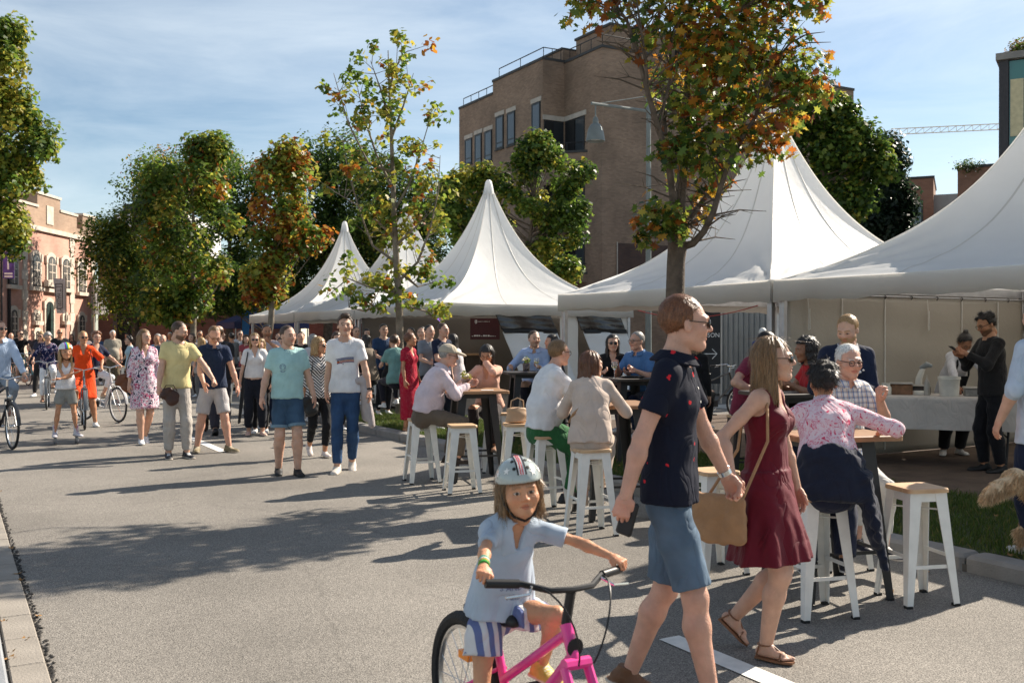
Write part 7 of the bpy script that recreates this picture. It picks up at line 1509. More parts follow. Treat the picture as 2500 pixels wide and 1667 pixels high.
# wind-blown strands of her hair
q = MB(); rg = np.random.default_rng(4)
for k in range(46):
    a = rg.uniform(-1, 1); p0 = A(.05 * a, .0 + .05 * rg.uniform(-1, .6), .105 - .02 * a * a); d = A(-.10 + .05 * rg.normal(), -.02 + .10 * rg.normal(), .02 + .02 * rg.normal()) * (1 if k < 10 else .35); q.tube([tuple(p0), tuple(p0 + d * .5 + A(0, 0, .012)), tuple(p0 + d + A(0, 0, -.006))], .0007, 3)
q.build('loose_strands', hair_mat(np.array(HAIR['dblond'])), JR['e']).matrix_local = JR['HM']
# ------------------------------------------------------------------ girl on the pink bicycle
M_pinkp = metal_paint('pink_paint', (.78, .035, .26)); BK1 = bike((.035, 3.44, 0), R(209), 'pink child bicycle in the foreground', M_pinkp, r=.295, wb=.96, kind='kid', bar_h=.845, bar_w=.265, seat_h=.625, fender=False, tyre=.026, steer=6)
M_pp = mat('pink_print', (.85, .55, .68), .4); _st = BK1
M_helm = mat('helmet_shell', (.36, .40, .385), .18, .05, 6, spec=.6, coat=.6); M_ltblue = cloth((.40, .47, .56))
def girl_deco(o, V, Fq, HM):
    bv = BVHTree.FromPolygons([Vector(v) for v in V], [tuple(f) for f in Fq])
    def proj(d): h_ = bv.ray_cast(Vector((0, -.012, .045)) + Vector(d).normalized() * .4, -Vector(d).normalized()); return (h_[0] + Vector(d).normalized() * .0018) if h_[0] is not None else None
    for az, el, sz in ((-28, 22, .17), (-58, 26, .19), (-88, 22, .18), (38, 30, .16), (70, 24, .17), (-118, 20, .18), (-45, 52, .13)):
        c = A(math.sin(R(az)) * math.cos(R(el)), math.cos(R(az)) * math.cos(R(el)), math.sin(R(el))); t1 = unit(np.cross(c, (0, 0, 1))); t2 = np.cross(t1, c); P = [proj(c)]
        for k in range(10): a = math.pi * k / 5 + math.pi / 2; rr = sz * (1 if k % 2 == 0 else .42); P.append(proj(unit(c + (t1 * math.cos(a) + t2 * math.sin(a)) * rr)))
        if all(p is not None for p in P): MB().add([tuple(p) for p in P], [(0, 1 + k, 1 + (k + 1) % 10) for k in range(10)]).build('star', M_white, o)
    for off, wd, m in ((0, .014, M_white), (-.016, .0035, M_blackp), (.016, .0035, M_blackp), (-.004, .002, mat('red_print', (.6, .03, .05))), (.005, .002, mat('red_print'))):
        P = []
        for k in range(26):
            a = R(18 + 135 * k / 25)
            for s_ in (-1, 1):
                x = off + s_ * wd; p = proj((x * 9.0, math.cos(a), math.sin(a))); P.append(p if p is not None else P[-1])
        up = .0006 if m is not M_white else 0; MB().add([tuple(Vector(p) * (1 + up * 9)) for p in P], [(2 * i, 2 * i + 1, 2 * i + 3, 2 * i + 2) for i in range(25)]).build('stripe', m, o)
    for sx in (-1, 1):
        for el in (34, 58): c = A(sx * .26, math.cos(R(el)), math.sin(R(el))); p = proj(c); MB().lathe([(0, .001), (.008, .0005), (.008, -.002)], (0, 0, 0), 10).build('vent', M_black, o).matrix_local = Matrix.Translation(p) @ Vector(c).normalized().to_track_quat('Z', 'Y').to_matrix().to_4x4()
gs = BK1['seat']; wl = lambda p: tuple(A(*p))
GP = [tuple(BK1['SR'] @ Vector(p)) for p in BK1['P']]
def girl_extra(J):
    sh = part_of(J, 'shirt'); V, Fc = text_outline('S AND', .03); printed(J, sh, V, Fc, mat('grey_print', (.10, .13, .25)), (-.01, -.20)); V, Fc = text_outline('ARS', .03); printed(J, sh, V, Fc, mat('grey_print'), (.0, -.235))
    for k, c in enumerate(((.05, .35, .05), (.5, .3, .05), (.6, .6, .55), (.02, .3, .2))):
        p = J['Wr'][1] - J['Hd'][1] * (.02 + .013 * k); q = MB(); q.tube([tuple(p - J['Hd'][1] * .005), tuple(p + J['Hd'][1] * .005)], J['ar'][4] + .006, 12); q.build('bracelet', mat('bead_%d' % k, c, .4), J['e'], True)
fw = A(0, 1, 0)
JG = person((.035, 3.44), R(209), 'girl in star helmet and pale blue shirt on pink bicycle', H=1.12, sex='f', child=True, h=.0078, skin='kid', hair='dblond', style='bob', pelvis=(0, gs[1] + .03, .655), lean=20, hyaw=-19, hpitch=-4, hroll=6, handR=tuple(A(*GP[6]) + A(.0, -.035, .035)), handL=tuple(A(*GP[0]) + A(.0, -.035, .035)), hkR='grip', hkL='grip', thumbR=(-1, .1, -.1), thumbL=(1, .1, -.1), poleR=(.9, -.4, -.2), poleL=(-.9, -.4, -.2), legR=(.15, gs[1] + .12, .075), legL=(-.105, BK1['bb'][1] + .02, BK1['bb'][2] + .235), footR=(8, 0), footL=(-4, 0), shoes=('sneaker', (.55, .42, .08), (.6, .55, .4)), top=dict(m=M_ltblue, sleeve=.72, neck='vs', hem=.0, loose=.03, g=.012, folds=.005, sleeve_w=.012), bottom=dict(m=C_sst, length=.55, wide=.03, rise=.10), hat=helmet(M_helm, girl_deco), extra=girl_extra, seed=7)
# ------------------------------------------------------------------ strollers coming up the road
def white_extra(J):
    watch(J, -1, M_blackp); sh = part_of(J, 'shirt')
    for k in range(6):
        c = [(.02, .03, .10), (.03, .06, .25), (.02, .03, .10), (.45, .18, .03), (.5, .05, .04), (.02, .03, .10)][k]; y0 = -.19 - k * .011; pts = [(-.11 + .22 * i / 14 + (.02 * k if i == 0 else 0), y0 + .028 * math.sin(1.9 * i / 14)) for i in range(15)]; V, Fc = strip2d(pts, .007); printed(J, sh, V, Fc, mat('tee_print_%d' % k, c), (0, 0))
    s = Sdf(.012); h0 = J['Hp'][-1] + A(-.11, .0, .09); s.u(cap(h0 + A(.04, .05, .03), h0 + A(-.04, .02, .05), .05, .055), .03); s.u(ecap(h0 + A(-.03, .0, .02), h0 + A(-.06, -.03, -.42), (0, 1, 0), .085, .05, .12, .05), .03); s.u(ecap(h0 + A(-.06, .05, -.1), h0 + A(-.12, .06, -.50), (0, 1, 0), .06, .04, .06, .03), .03); s.disp(wob(9, .012, 26, 5, (1.5, 1.5, .3))); V, Fq = s.mesh(); o = np_mesh('draped_jacket', V, Fq, cloth((.42, .37, .36)), None); o.matrix_world = Matrix.Translation(J['e'].location) @ Matrix.Rotation(J['e'].rotation_euler.z, 4, 'Z'); tag(o, 'pale grey jacket draped at the hip of the white tee man', 'jacket')
person(gp(843, 1150), R(176), 'tall man in white printed tee and blue jeans walking', H=1.88, build=.92, h=.010, style='quiff', hair='brown', hyaw=6, hpitch=-3, armR=(-12, 8, 18), handL=(-.33, .10, .84), legR=(.09, .14, .082), legL=(-.07, -.16, .11), footL=(-4, 22), shoes=('sneaker', (.55, .50, .45), (.6, .55, .48)), top=dict(m=WH, sleeve=.66, hem=-.02, loose=.012), bottom=dict(m=D_jean, length=1.93, g=.010, wide=.004), extra=white_extra, seed=5)
def mint_extra(J):
    sh = part_of(J, 'shirt'); m = mat('grey_print'); a = [(.035 * math.cos(t), .035 * math.sin(t)) for t in np.linspace(0, 6.28, 19)]; V = []; [V.extend([(x, y), (x * .88, y * .88)]) for x, y in a]; printed(J, sh, V, [(2 * i, 2 * i + 2, 2 * i + 3, 2 * i + 1) for i in range(18)], m, (-.075, -.16)); V, Fc = text_outline('MALIBU', .018)
    for k in range(5): V, Fc = strip2d([(-.026, -.012 + .009 * k), (.026, -.012 + .009 * k + .002)], .003); printed(J, sh, V, Fc, m, (-.075, -.165))
    for k in range(2): V, Fc = strip2d([(-.03 + .008 * k, 0), (.03 - .008 * k, 0)], .006); printed(J, sh, V, Fc, m, (-.075, -.207 - .011 * k))
person(gp(702, 1158), R(188), 'man in mint green tee and denim shorts, hands in pockets', H=1.75, build=1.08, h=.010, hair='brown', style='crew', beard=.25, hyaw=28, hpitch=2, armR=(-6, 17, 22), armL=(-4, 17, 24), legR=(.10, -.05, .082), legL=(-.10, .13, .082), shoes=('boat', (.012, .012, .014), (.02, .02, .02)), top=dict(m=cloth((.36, .56, .55)), sleeve=.66, hem=-.01, loose=.022), bottom=dict(m=D_short, length=.80, wide=.028, cuff=cloth((.16, .24, .30))), extra=mint_extra, seed=6)
M_brown = mat('brown_leather', (.055, .022, .014), .5, .2, 10, .4, 40)
def pouch(loc, rz, lab, sc=1.0, m=None, strap=None):
    e = empty('handbag', loc, rz, lab, 'bag'); s = Sdf(.010); s.u(ell((0, 0, 0), (.13 * sc, .045 * sc, .075 * sc)), .02); s.u(ell((-.03, .01, -.07 * sc), (.085 * sc, .05 * sc, .07 * sc)), .03); s.u(ell((.03, .0, .07 * sc), (.08 * sc, .04 * sc, .05 * sc)), .02); s.disp(wob(11, .008, 34, 5)); V, Fq = s.mesh(); np_mesh('body', V, Fq, m or M_brown, e)
    MB().tube(strap or [(-.1 * sc, 0, .06 * sc), (-.05 * sc, 0, .14 * sc), (.05 * sc, 0, .14 * sc), (.1 * sc, 0, .06 * sc)], .007, 6).build('strap', m or M_brown, e, True); return e
JY = person(gp(430, 1117), R(189), 'bearded man in pale yellow tee and grey trousers', H=1.82, build=1.02, h=.010, hair='brown', style='crew', beard=.85, hyaw=52, hpitch=16, handR=(.26, .16, .90), hkR='hold', handL=(-.46, .30, 1.02), hkL='fist', poleL=(-.7, -.4, -.4), legR=(.11, .06, .082), legL=(-.12, .10, .082), footR=(4, 0), footL=(-14, 0), roll=-4, shoes=('sneaker', (.012, .014, .02), (.55, .48, .40), (.6, .6, .6)), top=dict(m=cloth((.66, .55, .27)), sleeve=.62, hem=-.01, loose=.012), bottom=dict(m=cloth((.42, .38, .345)), length=1.93, wide=.008), seed=8)
pouch(wpt(JY, (.12, .24, .86)), R(189), 'dark brown leather pouch held by the yellow tee man', .95)
person(gp(520, 1102), R(186), 'man in navy polo and grey shorts looking down, mid-stride', H=1.78, h=.011, hair='dblond', style='thin', skin='pink', glasses='clear', hyaw=10, hpitch=38, lean=12, handR=(.16, .34, .98), hkR='flat', handL=(-.34, .16, .86), legR=(.22, -.02, .085), legL=(-.20, .16, .085), footR=(10, 0), footL=(-34, 0), shoes=('sneaker', (.20, .16, .09), (.45, .38, .28)), top=dict(m=cloth((.016, .028, .065)), sleeve=.6, neck='collar', hem=-.02, loose=.02), bottom=dict(m=cloth((.44, .42, .43)), length=.88, wide=.03), seed=9)
person(gp(536, 1061), R(10), 'balding man in black seen from behind, past navy polo man', H=1.80, build=1.12, h=.013, hair='brown', style='bald', legR=(.12, .10, .08), legL=(-.10, -.16, .10), footL=(0, 30), shoes=('boat', (.012, .012, .012), (.02, .02, .02)), top=dict(m=cloth((.02, .021, .026)), sleeve=.65, hem=-.03, loose=.02), bottom=dict(m=cloth((.035, .034, .045)), length=1.95, wide=.02), hyaw=-30)
JF = person(gp(352, 1083), R(192), 'woman in pink navy floral dress and white trainers', H=1.73, sex='f', h=.011, hair='dblond', style='long', hyaw=24, armR=(0, 12, 16), armL=(-2, 12, 12), legR=(.07, .12, .082), legL=(-.05, -.16, .11), footL=(0, 24), shoes=('sneaker', (.72, .71, .72), (.75, .75, .75)), top=dict(m=C_floral, sleeve=1.55, neck='v', skirt=(.37, .02), g=.014, loose=.012), seed=14)
pouch(wpt(JF, (.26, -.10, .95)), R(200), 'brown shoulder bag of the floral dress woman', 1.1, mat('chestnut_leather', (.15, .05, .02), .5), [(0, 0, .08), (-.03, .08, .3), (-.09, .1, .47), (-.1, .0, .48), (-.06, -.06, .3), (0, -.03, .08)])
def strapx(J, m, sd=1):
    C, U2, F2, a2 = J['C'], J['U2'], J['F2'], J['a2']; o = MB().tube([tuple(C + U2 * sd * .11 + a2 * .035 + F2 * -.01), tuple(C + U2 * sd * .115 + F2 * .10 - a2 * .03), tuple(C + U2 * sd * .15 + F2 * .135 - a2 * .22), tuple(C + U2 * sd * .20 + F2 * .10 - a2 * .45)], .010, 6).build('bag_strap', m, J['e'], True)
person(gp(622, 1063), R(181), 'blonde woman in white v-neck blouse and black trousers', H=1.68, sex='f', build=1.05, h=.012, hair='blond', style='long', glasses='sun', skin='fair', armR=(-4, 12, 8), handL=(-.30, .20, .95), hkL='hold', legR=(.10, -.02, .082), legL=(-.12, .08, .082), footR=(8, 0), footL=(-16, 0), shoes=('sneaker', (.62, .38, .30), (.6, .5, .42)), top=dict(m=cloth((.70, .68, .67)), sleeve=.75, neck='v', hem=.08, loose=.02, sleeve_w=.03), bottom=dict(m=cloth((.012, .014, .022)), length=1.85, wide=.015), extra=lambda J: strapx(J, M_blackp), seed=15)
JS = person(gp(778, 1115), R(196), 'woman in black and white chevron top behind mint tee man', H=1.61, sex='f', h=.012, hair='blond', style='bob', glasses='sun', skin='tan', hyaw=42, armR=(-6, 10, 10), armL=(0, 8, 10), legR=(.08, -.18, .15), legL=(-.06, .08, .082), footR=(0, 40), shoes=('sneaker', (.66, .56, .52), (.62, .55, .5)), top=dict(m=C_chev, sleeve=1.5, neck='crew', hem=-.04), bottom=dict(m=BLK, length=1.8), seed=16)
pouch(wpt(JS, (.18, .14, .72)), R(196), 'black handbag of the woman in the chevron top', 1.05, M_blackp, [(0, 0, .08), (-.03, -.02, .3), (-.06, -.06, .58), (-.08, -.1, .6)])
def hava(J): V, Fc = text_outline('HAVA', .055); printed(J, part_of(J, 'shirt'), V, Fc, M_ink, (0, -.16))
person(dp(651, 17.9), R(186), 'man in white lettered tee touching his chin before the trunk', H=1.83, h=.014, hair='dark', style='short', skin='tan', beard=.5, handL=(-.02, .20, 1.54), hkL='fist', poleL=(-.8, .1, -.6), top=dict(m=cloth((.55, .48, .50)), sleeve=.6), bottom=dict(m=NAVY), hpitch=4, extra=hava)
person(dp(636, 16.9), R(170), 'woman with curly pale blond hair behind white blouse', H=1.58, sex='f', h=.015, hair='blond', style='curly', top=dict(m=BLK, sleeve=1.8), bottom=dict(m=BLK))
# ------------------------------------------------------------------ at the tables
SL = dict(legR=(.12, .34, .42), legL=(-.12, .34, .36))
def cap_hat(e, HM):
    s = Sdf(.007); s.u(cut(ell((0, -.014, .045), (.093, .112, .094)), (A(0, 0, .035), A(0, 0, -1))), .006); s.u(cut(ell((0, .125, .042), (.078, .082, .020), Rx(-.22)), (A(0, 0, .030), A(0, -.30, -1))), .01); V, Fq = s.mesh(); o = np_mesh('cap', V, Fq, cloth((.42, .36, .28)), e); o.matrix_local = HM; MB().lathe([(0, .143), (.008, .142), (.009, .137)], (0, -.014, 0), 10).build('button', cloth((.42, .36, .28)), o).matrix_local = Matrix.Identity(4)
person((-1.0, 11.18), R(277), 'man in pale pink shirt and beige cap leaning on table', H=1.70, build=1.12, belly=.3, h=.010, skin='pink', hair='grey', style='thin', glasses='clear', seat=.715, lean=27, hyaw=-4, hpitch=8, handR=(.02, .52, 1.10), handL=(-.10, .50, 1.10), hkR='hold', hkL='hold', poleR=(.5, -.2, -.8), poleL=(-.5, -.2, -.8), legR=(.14, .38, .30), legL=(-.14, .30, .28), hat=cap_hat, top=dict(m=cloth((.64, .53, .57)), sleeve=1.9, neck='collar', hem=.02, loose=.03, folds=.006), bottom=dict(m=cloth((.13, .10, .075)), wide=.02), shoes=('boat', (.03, .02, .015), (.03, .02, .02)), seed=21)
person((-.28, 12.15), R(172), 'woman in peach blouse and glasses, hand before her mouth', H=1.60, sex='f', h=.010, hair='dark', style='bob', glasses='clear', skin='tan', seat=.715, lean=16, hpitch=18, handL=(.02, .24, 1.36), hkL='flat', thumbL=(0, -.2, 1), poleL=(-.8, .2, -.8), handR=(.14, .36, 1.10), poleR=(.8, -.1, -.5), **{k: v for k, v in SL.items()}, top=dict(m=cloth((.62, .35, .26)), sleeve=1.85, neck='v', hem=.02, loose=.02, folds=.006), bottom=dict(m=cloth((.04, .03, .03))), shoes=('boat', (.3, .16, .1), (.3, .2, .14)), extra=lambda J: watch(J, 1, M_chrome), seed=22)
person((.27, 9.42), R(284), 'man in white tee and green trousers seated in profile', H=1.75, build=1.15, belly=.35, h=.009, skin='pink', hair='dblond', style='short', glasses='clear', seat=.715, lean=15, hyaw=18, hpitch=2, handR=(-.02, .50, 1.07), hkR='relax', handL=(-.15, .46, 1.09), poleR=(.7, .0, -.8), poleL=(-.6, -.2, -.7), legR=(.14, .22, .16), legL=(-.14, .34, .24), footR=(10, 0), shoes=('boat', (.015, .015, .018), (.02, .02, .02)), top=dict(m=WH, sleeve=.72, hem=-.01, loose=.035, folds=.006, sleeve_w=.02), bottom=dict(m=cloth((.030, .125, .045)), wide=.022, length=1.88), seed=23)
JB = person((.66, 8.36), R(-8), 'woman in beige knit seen from behind on white stool', H=1.58, sex='f', build=1.16, h=.009, hair='auburn', style='bob', seat=.715, lean=20, hyaw=-52, handR=(.22, .42, 1.07), handL=(-.15, .42, 1.08), legR=(.10, .22, .42), legL=(-.06, .10, .28), shoes=('sneaker', (.35, .26, .19), (.42, .34, .27)), top=dict(m=cloth((.55, .44, .37)), sleeve=1.6, hem=-.03, loose=.025, folds=.005), bottom=dict(m=cloth((.45, .355, .285)), wide=.01, length=1.8), seed=24, extra=lambda J: MB().tube([tuple(J['C'] + A(.06, .05, .04)), tuple(J['C'] + A(.055, -.085, .0)), tuple(J['C'] + A(-.03, -.145, -.13)), tuple(J['W'] + A(-.14, -.08, .06)), tuple(J['W'] + A(-.185, .02, -.02))], .011, 6).build('bag_strap', M_tan, J['e'], True))
hb2 = empty('handbag', tuple(A(*gp(1262, 1196)) + A(0, 0, .718)), R(25), 'tan leather handbag standing on a white stool', 'bag'); s = Sdf(.008); s.u(ecap((0, 0, .02), (0, 0, .15), (1, 0, 0), .14, .07, .11, .035, .02), .01); s.disp(wob(4, .004, 40)); V, Fq = s.mesh(); np_mesh('body', V, Fq, mat('pale_tan', (.50, .32, .19), .5, .1), hb2); MB().tube([(-.08, 0, .15), (-.07, -.01, .24), (0, -.015, .27), (.07, -.01, .24), (.08, 0, .15)], .007, 6).build('handle', mat('pale_tan'), hb2, True)
person(dp(1306, 15.2, .1), R(176), 'dark-haired man in pale blue shirt leaning on dark table', H=1.80, h=.014, hair='brown', style='short', beard=.35, seat=.715, lean=18, hyaw=24, handR=(.34, .36, 1.10), handL=(-.06, .38, 1.10), **SL, top=dict(m=cloth((.36, .45, .66)), sleeve=1.8, neck='collar', hem=.02, loose=.025), bottom=dict(m=cloth((.02, .02, .03))))
person(dp(1362, 15.1, .1), R(110), 'dark-haired woman in profile beside the pale blue shirt', H=1.64, sex='f', h=.015, hair='dark', style='long', seat=.715, lean=8, **SL, handR=(.1, .34, 1.1), top=dict(m=cloth((.05, .05, .06)), sleeve=1.8), bottom=dict(m=BLK))
person(dp(1495, 13.0, .1), R(178), 'woman in black with long dark hair and sunglasses', H=1.63, sex='f', h=.013, hair='dark', style='long', glasses='sun', seat=.715, lean=6, **SL, handR=(.12, .36, 1.10), handL=(-.14, .36, 1.10), top=dict(m=BLK, sleeve=.8, neck='v'), bottom=dict(m=BLK))
person(dp(1570, 12.8, .1), R(140), 'grey-haired man in blue shirt holding out his glass', H=1.72, h=.013, hair='grey', style='short', glasses='clear', skin='pink', seat=.715, lean=12, **SL, handR=(.10, .44, 1.18), hkR='hold', handL=(-.12, .38, 1.12), hyaw=-10, top=dict(m=cloth((.075, .17, .36)), sleeve=.8, neck='collar', loose=.03), bottom=dict(m=NAVY))
person(dp(1690, 12.6, .1), R(-25), 'blonde in black seen from behind past navy polo shoulder', H=1.66, sex='f', h=.014, hair='dblond', style='long', seat=.715, lean=10, **SL, top=dict(m=BLK, sleeve=1.9, hem=-.03), bottom=dict(m=BLK))
JM = person(dp(1822, 10.5, .1), R(215), 'man in maroon tee bending over a purple bag', H=1.76, build=1.1, h=.013, hair='dark', style='short', seat=.715, lean=24, hpitch=35, hyaw=40, handR=(.20, .34, .98), handL=(-.05, .36, .98), poleR=(1, -.3, -.3), **SL, top=dict(m=cloth((.19, .028, .055)), sleeve=.62, loose=.02), bottom=dict(m=NAVY))
pb2 = empty('paper_bag', wpt(JM, (.16, .40, .98)), R(200), 'purple carrier bag on the lap of the maroon tee man', 'bag'); MB().cbox(-.14, .14, -.06, .06, 0, .30, .01).build('body', mat('purple_paper', (.20, .05, .26), .5, .1), pb2); MB().tube([(-.06, -.05, .3), (-.05, -.05, .38), (.05, -.05, .38), (.06, -.05, .3)], .005, 5).build('handle', mat('purple_paper'), pb2)
person(dp(1862, 21.5, .02), R(-20), 'white-haired person in blue walking away behind the tents', H=1.78, h=.018, hair='white', style='short', top=dict(m=cloth((.02, .06, .22)), sleeve=.65), bottom=dict(m=NAVY))
person(dp(2012, 9.25, .1), R(95), 'woman with dark curly hair in red shirt, seated', H=1.60, sex='f', h=.013, hair='dark', style='curly', skin='brown', seat=.715, lean=16, hpitch=8, **SL, handR=(.10, .42, 1.12), handL=(-.14, .40, 1.12), top=dict(m=cloth((.42, .018, .022)), sleeve=.5), bottom=dict(m=NAVY))
def hanky(J): q = MB(); rg = np.random.default_rng(2); c = J['C'] + J['U2'] * -.085 + J['F2'] * .135 - J['a2'] * .14; [q.lathe([(0, -.008), (.012, 0), (0, .012)], tuple(c + rg.normal(0, .012, 3)), 6) for _ in range(7)]; q.build('pocket_square', M_white, J['e'])
JD = person(dp(2066, 8.35, .1), R(168), 'bearded man in navy suit jacket looking down', H=1.70, h=.010, hair='blond', style='short', beard=.8, hyaw=-26, hpitch=22, lean=4, handR=(.14, .26, 1.12), handL=(-.06, .28, 1.10), top=dict(m=NAVY, sleeve=1.95, neck='v', hem=-.16, loose=.035, collar=WH, folds=.004, g=.022), bottom=dict(m=NAVY), shoes=('boat', (.02, .015, .01), (.02, .02, .02)), extra=lambda J: (hanky(J), garment_top(J, m=WH, sleeve=0, g=.012, neck='collar', hem=.05)))
person((2.33, 7.12), R(196), 'white-haired man in blue plaid shirt at the table', H=1.68, h=.010, hair='white', style='short', glasses='clear', skin='pink', seat=.715, lean=10, hyaw=-6, hpitch=6, handR=(.22, .40, 1.10), handL=(-.10, .34, 1.22), hkL='hold', legR=(.14, .42, .30), legL=(-.12, .36, .22), top=dict(m=C_plaid, sleeve=.85, neck='collar', loose=.03), bottom=dict(m=cloth((.55, .53, .50)), length=1.8), shoes=('boat', (.012, .014, .03), (.55, .5, .45)), seed=31)
JP = person((1.86, 5.83), R(-10), 'woman in pink flowered shirt seen from behind on stool', H=1.56, sex='f', build=1.12, h=.0095, hair='dark', style='messy', skin='tan', seat=.715, lean=28, hyaw=6, hpitch=8, handR=(.36, .36, 1.07), handL=(-.22, .38, 1.08), poleR=(.9, -.3, -.3), poleL=(-.8, -.3, -.4), legR=(.12, .20, .30), legL=(-.10, .22, .26), top=dict(m=C_pinkfl, sleeve=1.75, hem=.03, loose=.035, folds=.006, neck='crew', collar=C_pinkfl), bottom=dict(m=cloth((.018, .022, .045)), wide=.02), shoes=('sneaker', (.02, .02, .03), (.6, .58, .55)), seed=32)
s = Sdf(.010); q = A(0, -.02, .745); kz = (A(0, 0, .705), A(0, 0, -1)); s.u(cut(ecap(q + A(0, 0, .18), q + A(0, 0, .0), (1, 0, 0), .165, .130, .20, .160), kz), .03); s.u(cut(ecap(q + A(.03, -.03, .14), q + A(.03, -.05, .0), (1, 0, 0), .16, .12, .19, .14), kz), .03); s.u(ecap(q + A(.17, -.05, .1), q + A(.25, -.05, -.28), (0, 1, 0), .10, .05, .09, .03), .03); s.u(ecap(q + A(.22, .0, -.05), q + A(.30, -.03, -.42), (0, 1, 0), .07, .035, .06, .02), .03); s.sub(ecap(q + A(0, .02, .3), q + A(0, .02, -.1), (1, 0, 0), .150, .11, .155, .115), .01); s.disp(wob(5, .009, 30, 6, (1.2, 1.2, .6))); s.disp(wob(6, .005, 70, 5)); V, Fq = s.mesh(); o = np_mesh('tied_jacket', V, Fq, cloth((.014, .018, .034))); o.matrix_world = Matrix.Translation((1.86, 5.83, 0)) @ Matrix.Rotation(R(-10), 4, 'Z'); tag(o, 'navy jacket tied round the waist of pink flowered shirt', 'jacket')
# ------------------------------------------------------------------ near tent: cook, man with phone, man with dog
JK = person(dp(2424, 11.45, .09), R(98), 'man in black with glasses typing on his phone', H=1.80, build=.98, h=.010, hair='dark', style='messy', skin='tan', glasses='clear', beard=.7, hpitch=24, lean=4, handR=(.06, .36, 1.34), handL=(-.06, .38, 1.36), hkR='hold', hkL='hold', poleR=(.6, -.4, -.8), poleL=(-.6, -.4, -.8), legR=(.10, .04, .08), legL=(-.10, -.04, .08), shoes=('boat', (.01, .01, .01), (.02, .02, .02)), top=dict(m=cloth((.022, .020, .020)), sleeve=1.9, hem=-.06, loose=.025), bottom=dict(m=cloth((.012, .012, .015)), wide=.012))
o = MB().cbox(-.038, .038, -.077, .077, 0, .009, .008).build('phone', M_blackp); tag(o, 'phone held up by the man in black', 'phone'); o.matrix_world = Matrix.Translation(wpt(JK, (0.0, .47, 1.40))) @ Matrix.Rotation(R(98), 4, 'Z') @ Matrix.Rotation(R(35), 4, 'X')
person(dp(2330, 12.95, .09), R(184), 'cook in white shirt and dark apron bending over table', H=1.70, sex='f', h=.012, hair='dark', style='bun', skin='brown', lean=36, hpitch=44, handR=(.24, .52, .92), handL=(-.24, .50, .92), poleR=(1, .2, .2), poleL=(-1, .2, .2), pelvis=(0, -.10, .86), legR=(.12, -.05, .082), legL=(-.14, -.12, .082), footR=(30, 0), shoes=('sneaker', (.6, .57, .53), (.6, .57, .53)), top=dict(m=cloth((.55, .54, .56)), sleeve=1.5, neck='v', loose=.03), bottom=dict(m=BLK, wide=.02), extra=lambda J: [MB().tube([tuple(J['C'] + J['U2'] * sx * .06 + J['a2'] * .05), tuple(J['C'] + J['U2'] * sx * .075 + J['F2'] * .12 - J['a2'] * .05), tuple(J['C'] + J['U2'] * sx * .10 + J['F2'] * .16 - J['a2'] * .2)], .012, 6).build('apron_strap', BLK, J['e'], True) for sx in (-1, 1)] + [MB().prism([(-.12, -.45), (.12, -.45), (.10, 0), (-.10, 0)], 0, .01, Matrix.Translation(Vector(J['C'] - J['a2'] * .2 + J['F2'] * .165)) @ Matrix([[J['U2'][i], J['a2'][i], J['F2'][i], 0] for i in range(3)] + [[0, 0, 0, 1]])).build('apron', BLK, J['e'])])
person((3.76, 7.05, .1), R(20), 'man in light blue shirt cut off by the right edge', H=1.78, build=1.05, h=.010, hair='brown', style='short', handR=(.34, .12, .95), handL=(-.29, .10, .95), top=dict(m=cloth((.44, .52, .62)), sleeve=1.05, neck='collar', hem=-.14, loose=.03), bottom=dict(m=NAVY))
# golden dog standing by him, its rump and tail in the picture
def fur_mesh(V, Fq, n, L, seed, down=.6, back=(0, 0, 0)):
    rg = np.random.default_rng(seed); t = V[Fq]; nm = np.cross(t[:, 1] - t[:, 0], t[:, 2] - t[:, 0]); ar = np.linalg.norm(nm, axis=1) + 1e-12; k = rg.choice(len(Fq), n, p=ar / ar.sum()); w_ = rg.uniform(0, 1, (n, 2)); p = t[k, 0] + (t[k, 1] - t[k, 0]) * w_[:, :1] + (t[k, 3] - t[k, 0]) * w_[:, 1:]; d = nm[k] / ar[k, None] * .28 + A(0, 0, -down) + A(*back) + rg.normal(0, .14, (n, 3)); d /= np.linalg.norm(d, axis=1)[:, None]; l = L * rg.uniform(.5, 1.2, (n, 1)); s_ = np.cross(d, rg.normal(0, 1, (n, 3))); s_ /= np.linalg.norm(s_, axis=1)[:, None]; wd = .0013; q = p + d * l * .55 + A(0, 0, .004); e_ = p + d * l + A(0, 0, -.25) * l * .6
    return np.stack([p - s_ * wd, p + s_ * wd, q + s_ * wd * .8, e_], 1).reshape(-1, 3), np.arange(n * 4).reshape(n, 4), np.repeat(np.array((.74, .55, .35)) * rg.uniform(.7, 1.25, (n, 1)), 4, 0)
dg_ = empty('dog', (3.98, 7.1, .1), R(-66), 'golden long-haired dog, rump and bushy tail at right edge', 'dog'); s = Sdf(.012)
s.u(ecap((0, -.30, .50), (0, .32, .52), (1, 0, 0), .125, .13, .14, .17), .05); s.u(ell((0, .36, .50), (.13, .16, .18)), .06); s.u(cap((0, .45, .60), (0, .62, .74), .09, .075), .06); s.u(ell((0, .68, .78), (.075, .10, .08)), .03); s.u(cap((0, .74, .76), (0, .86, .73), .045, .035), .03)
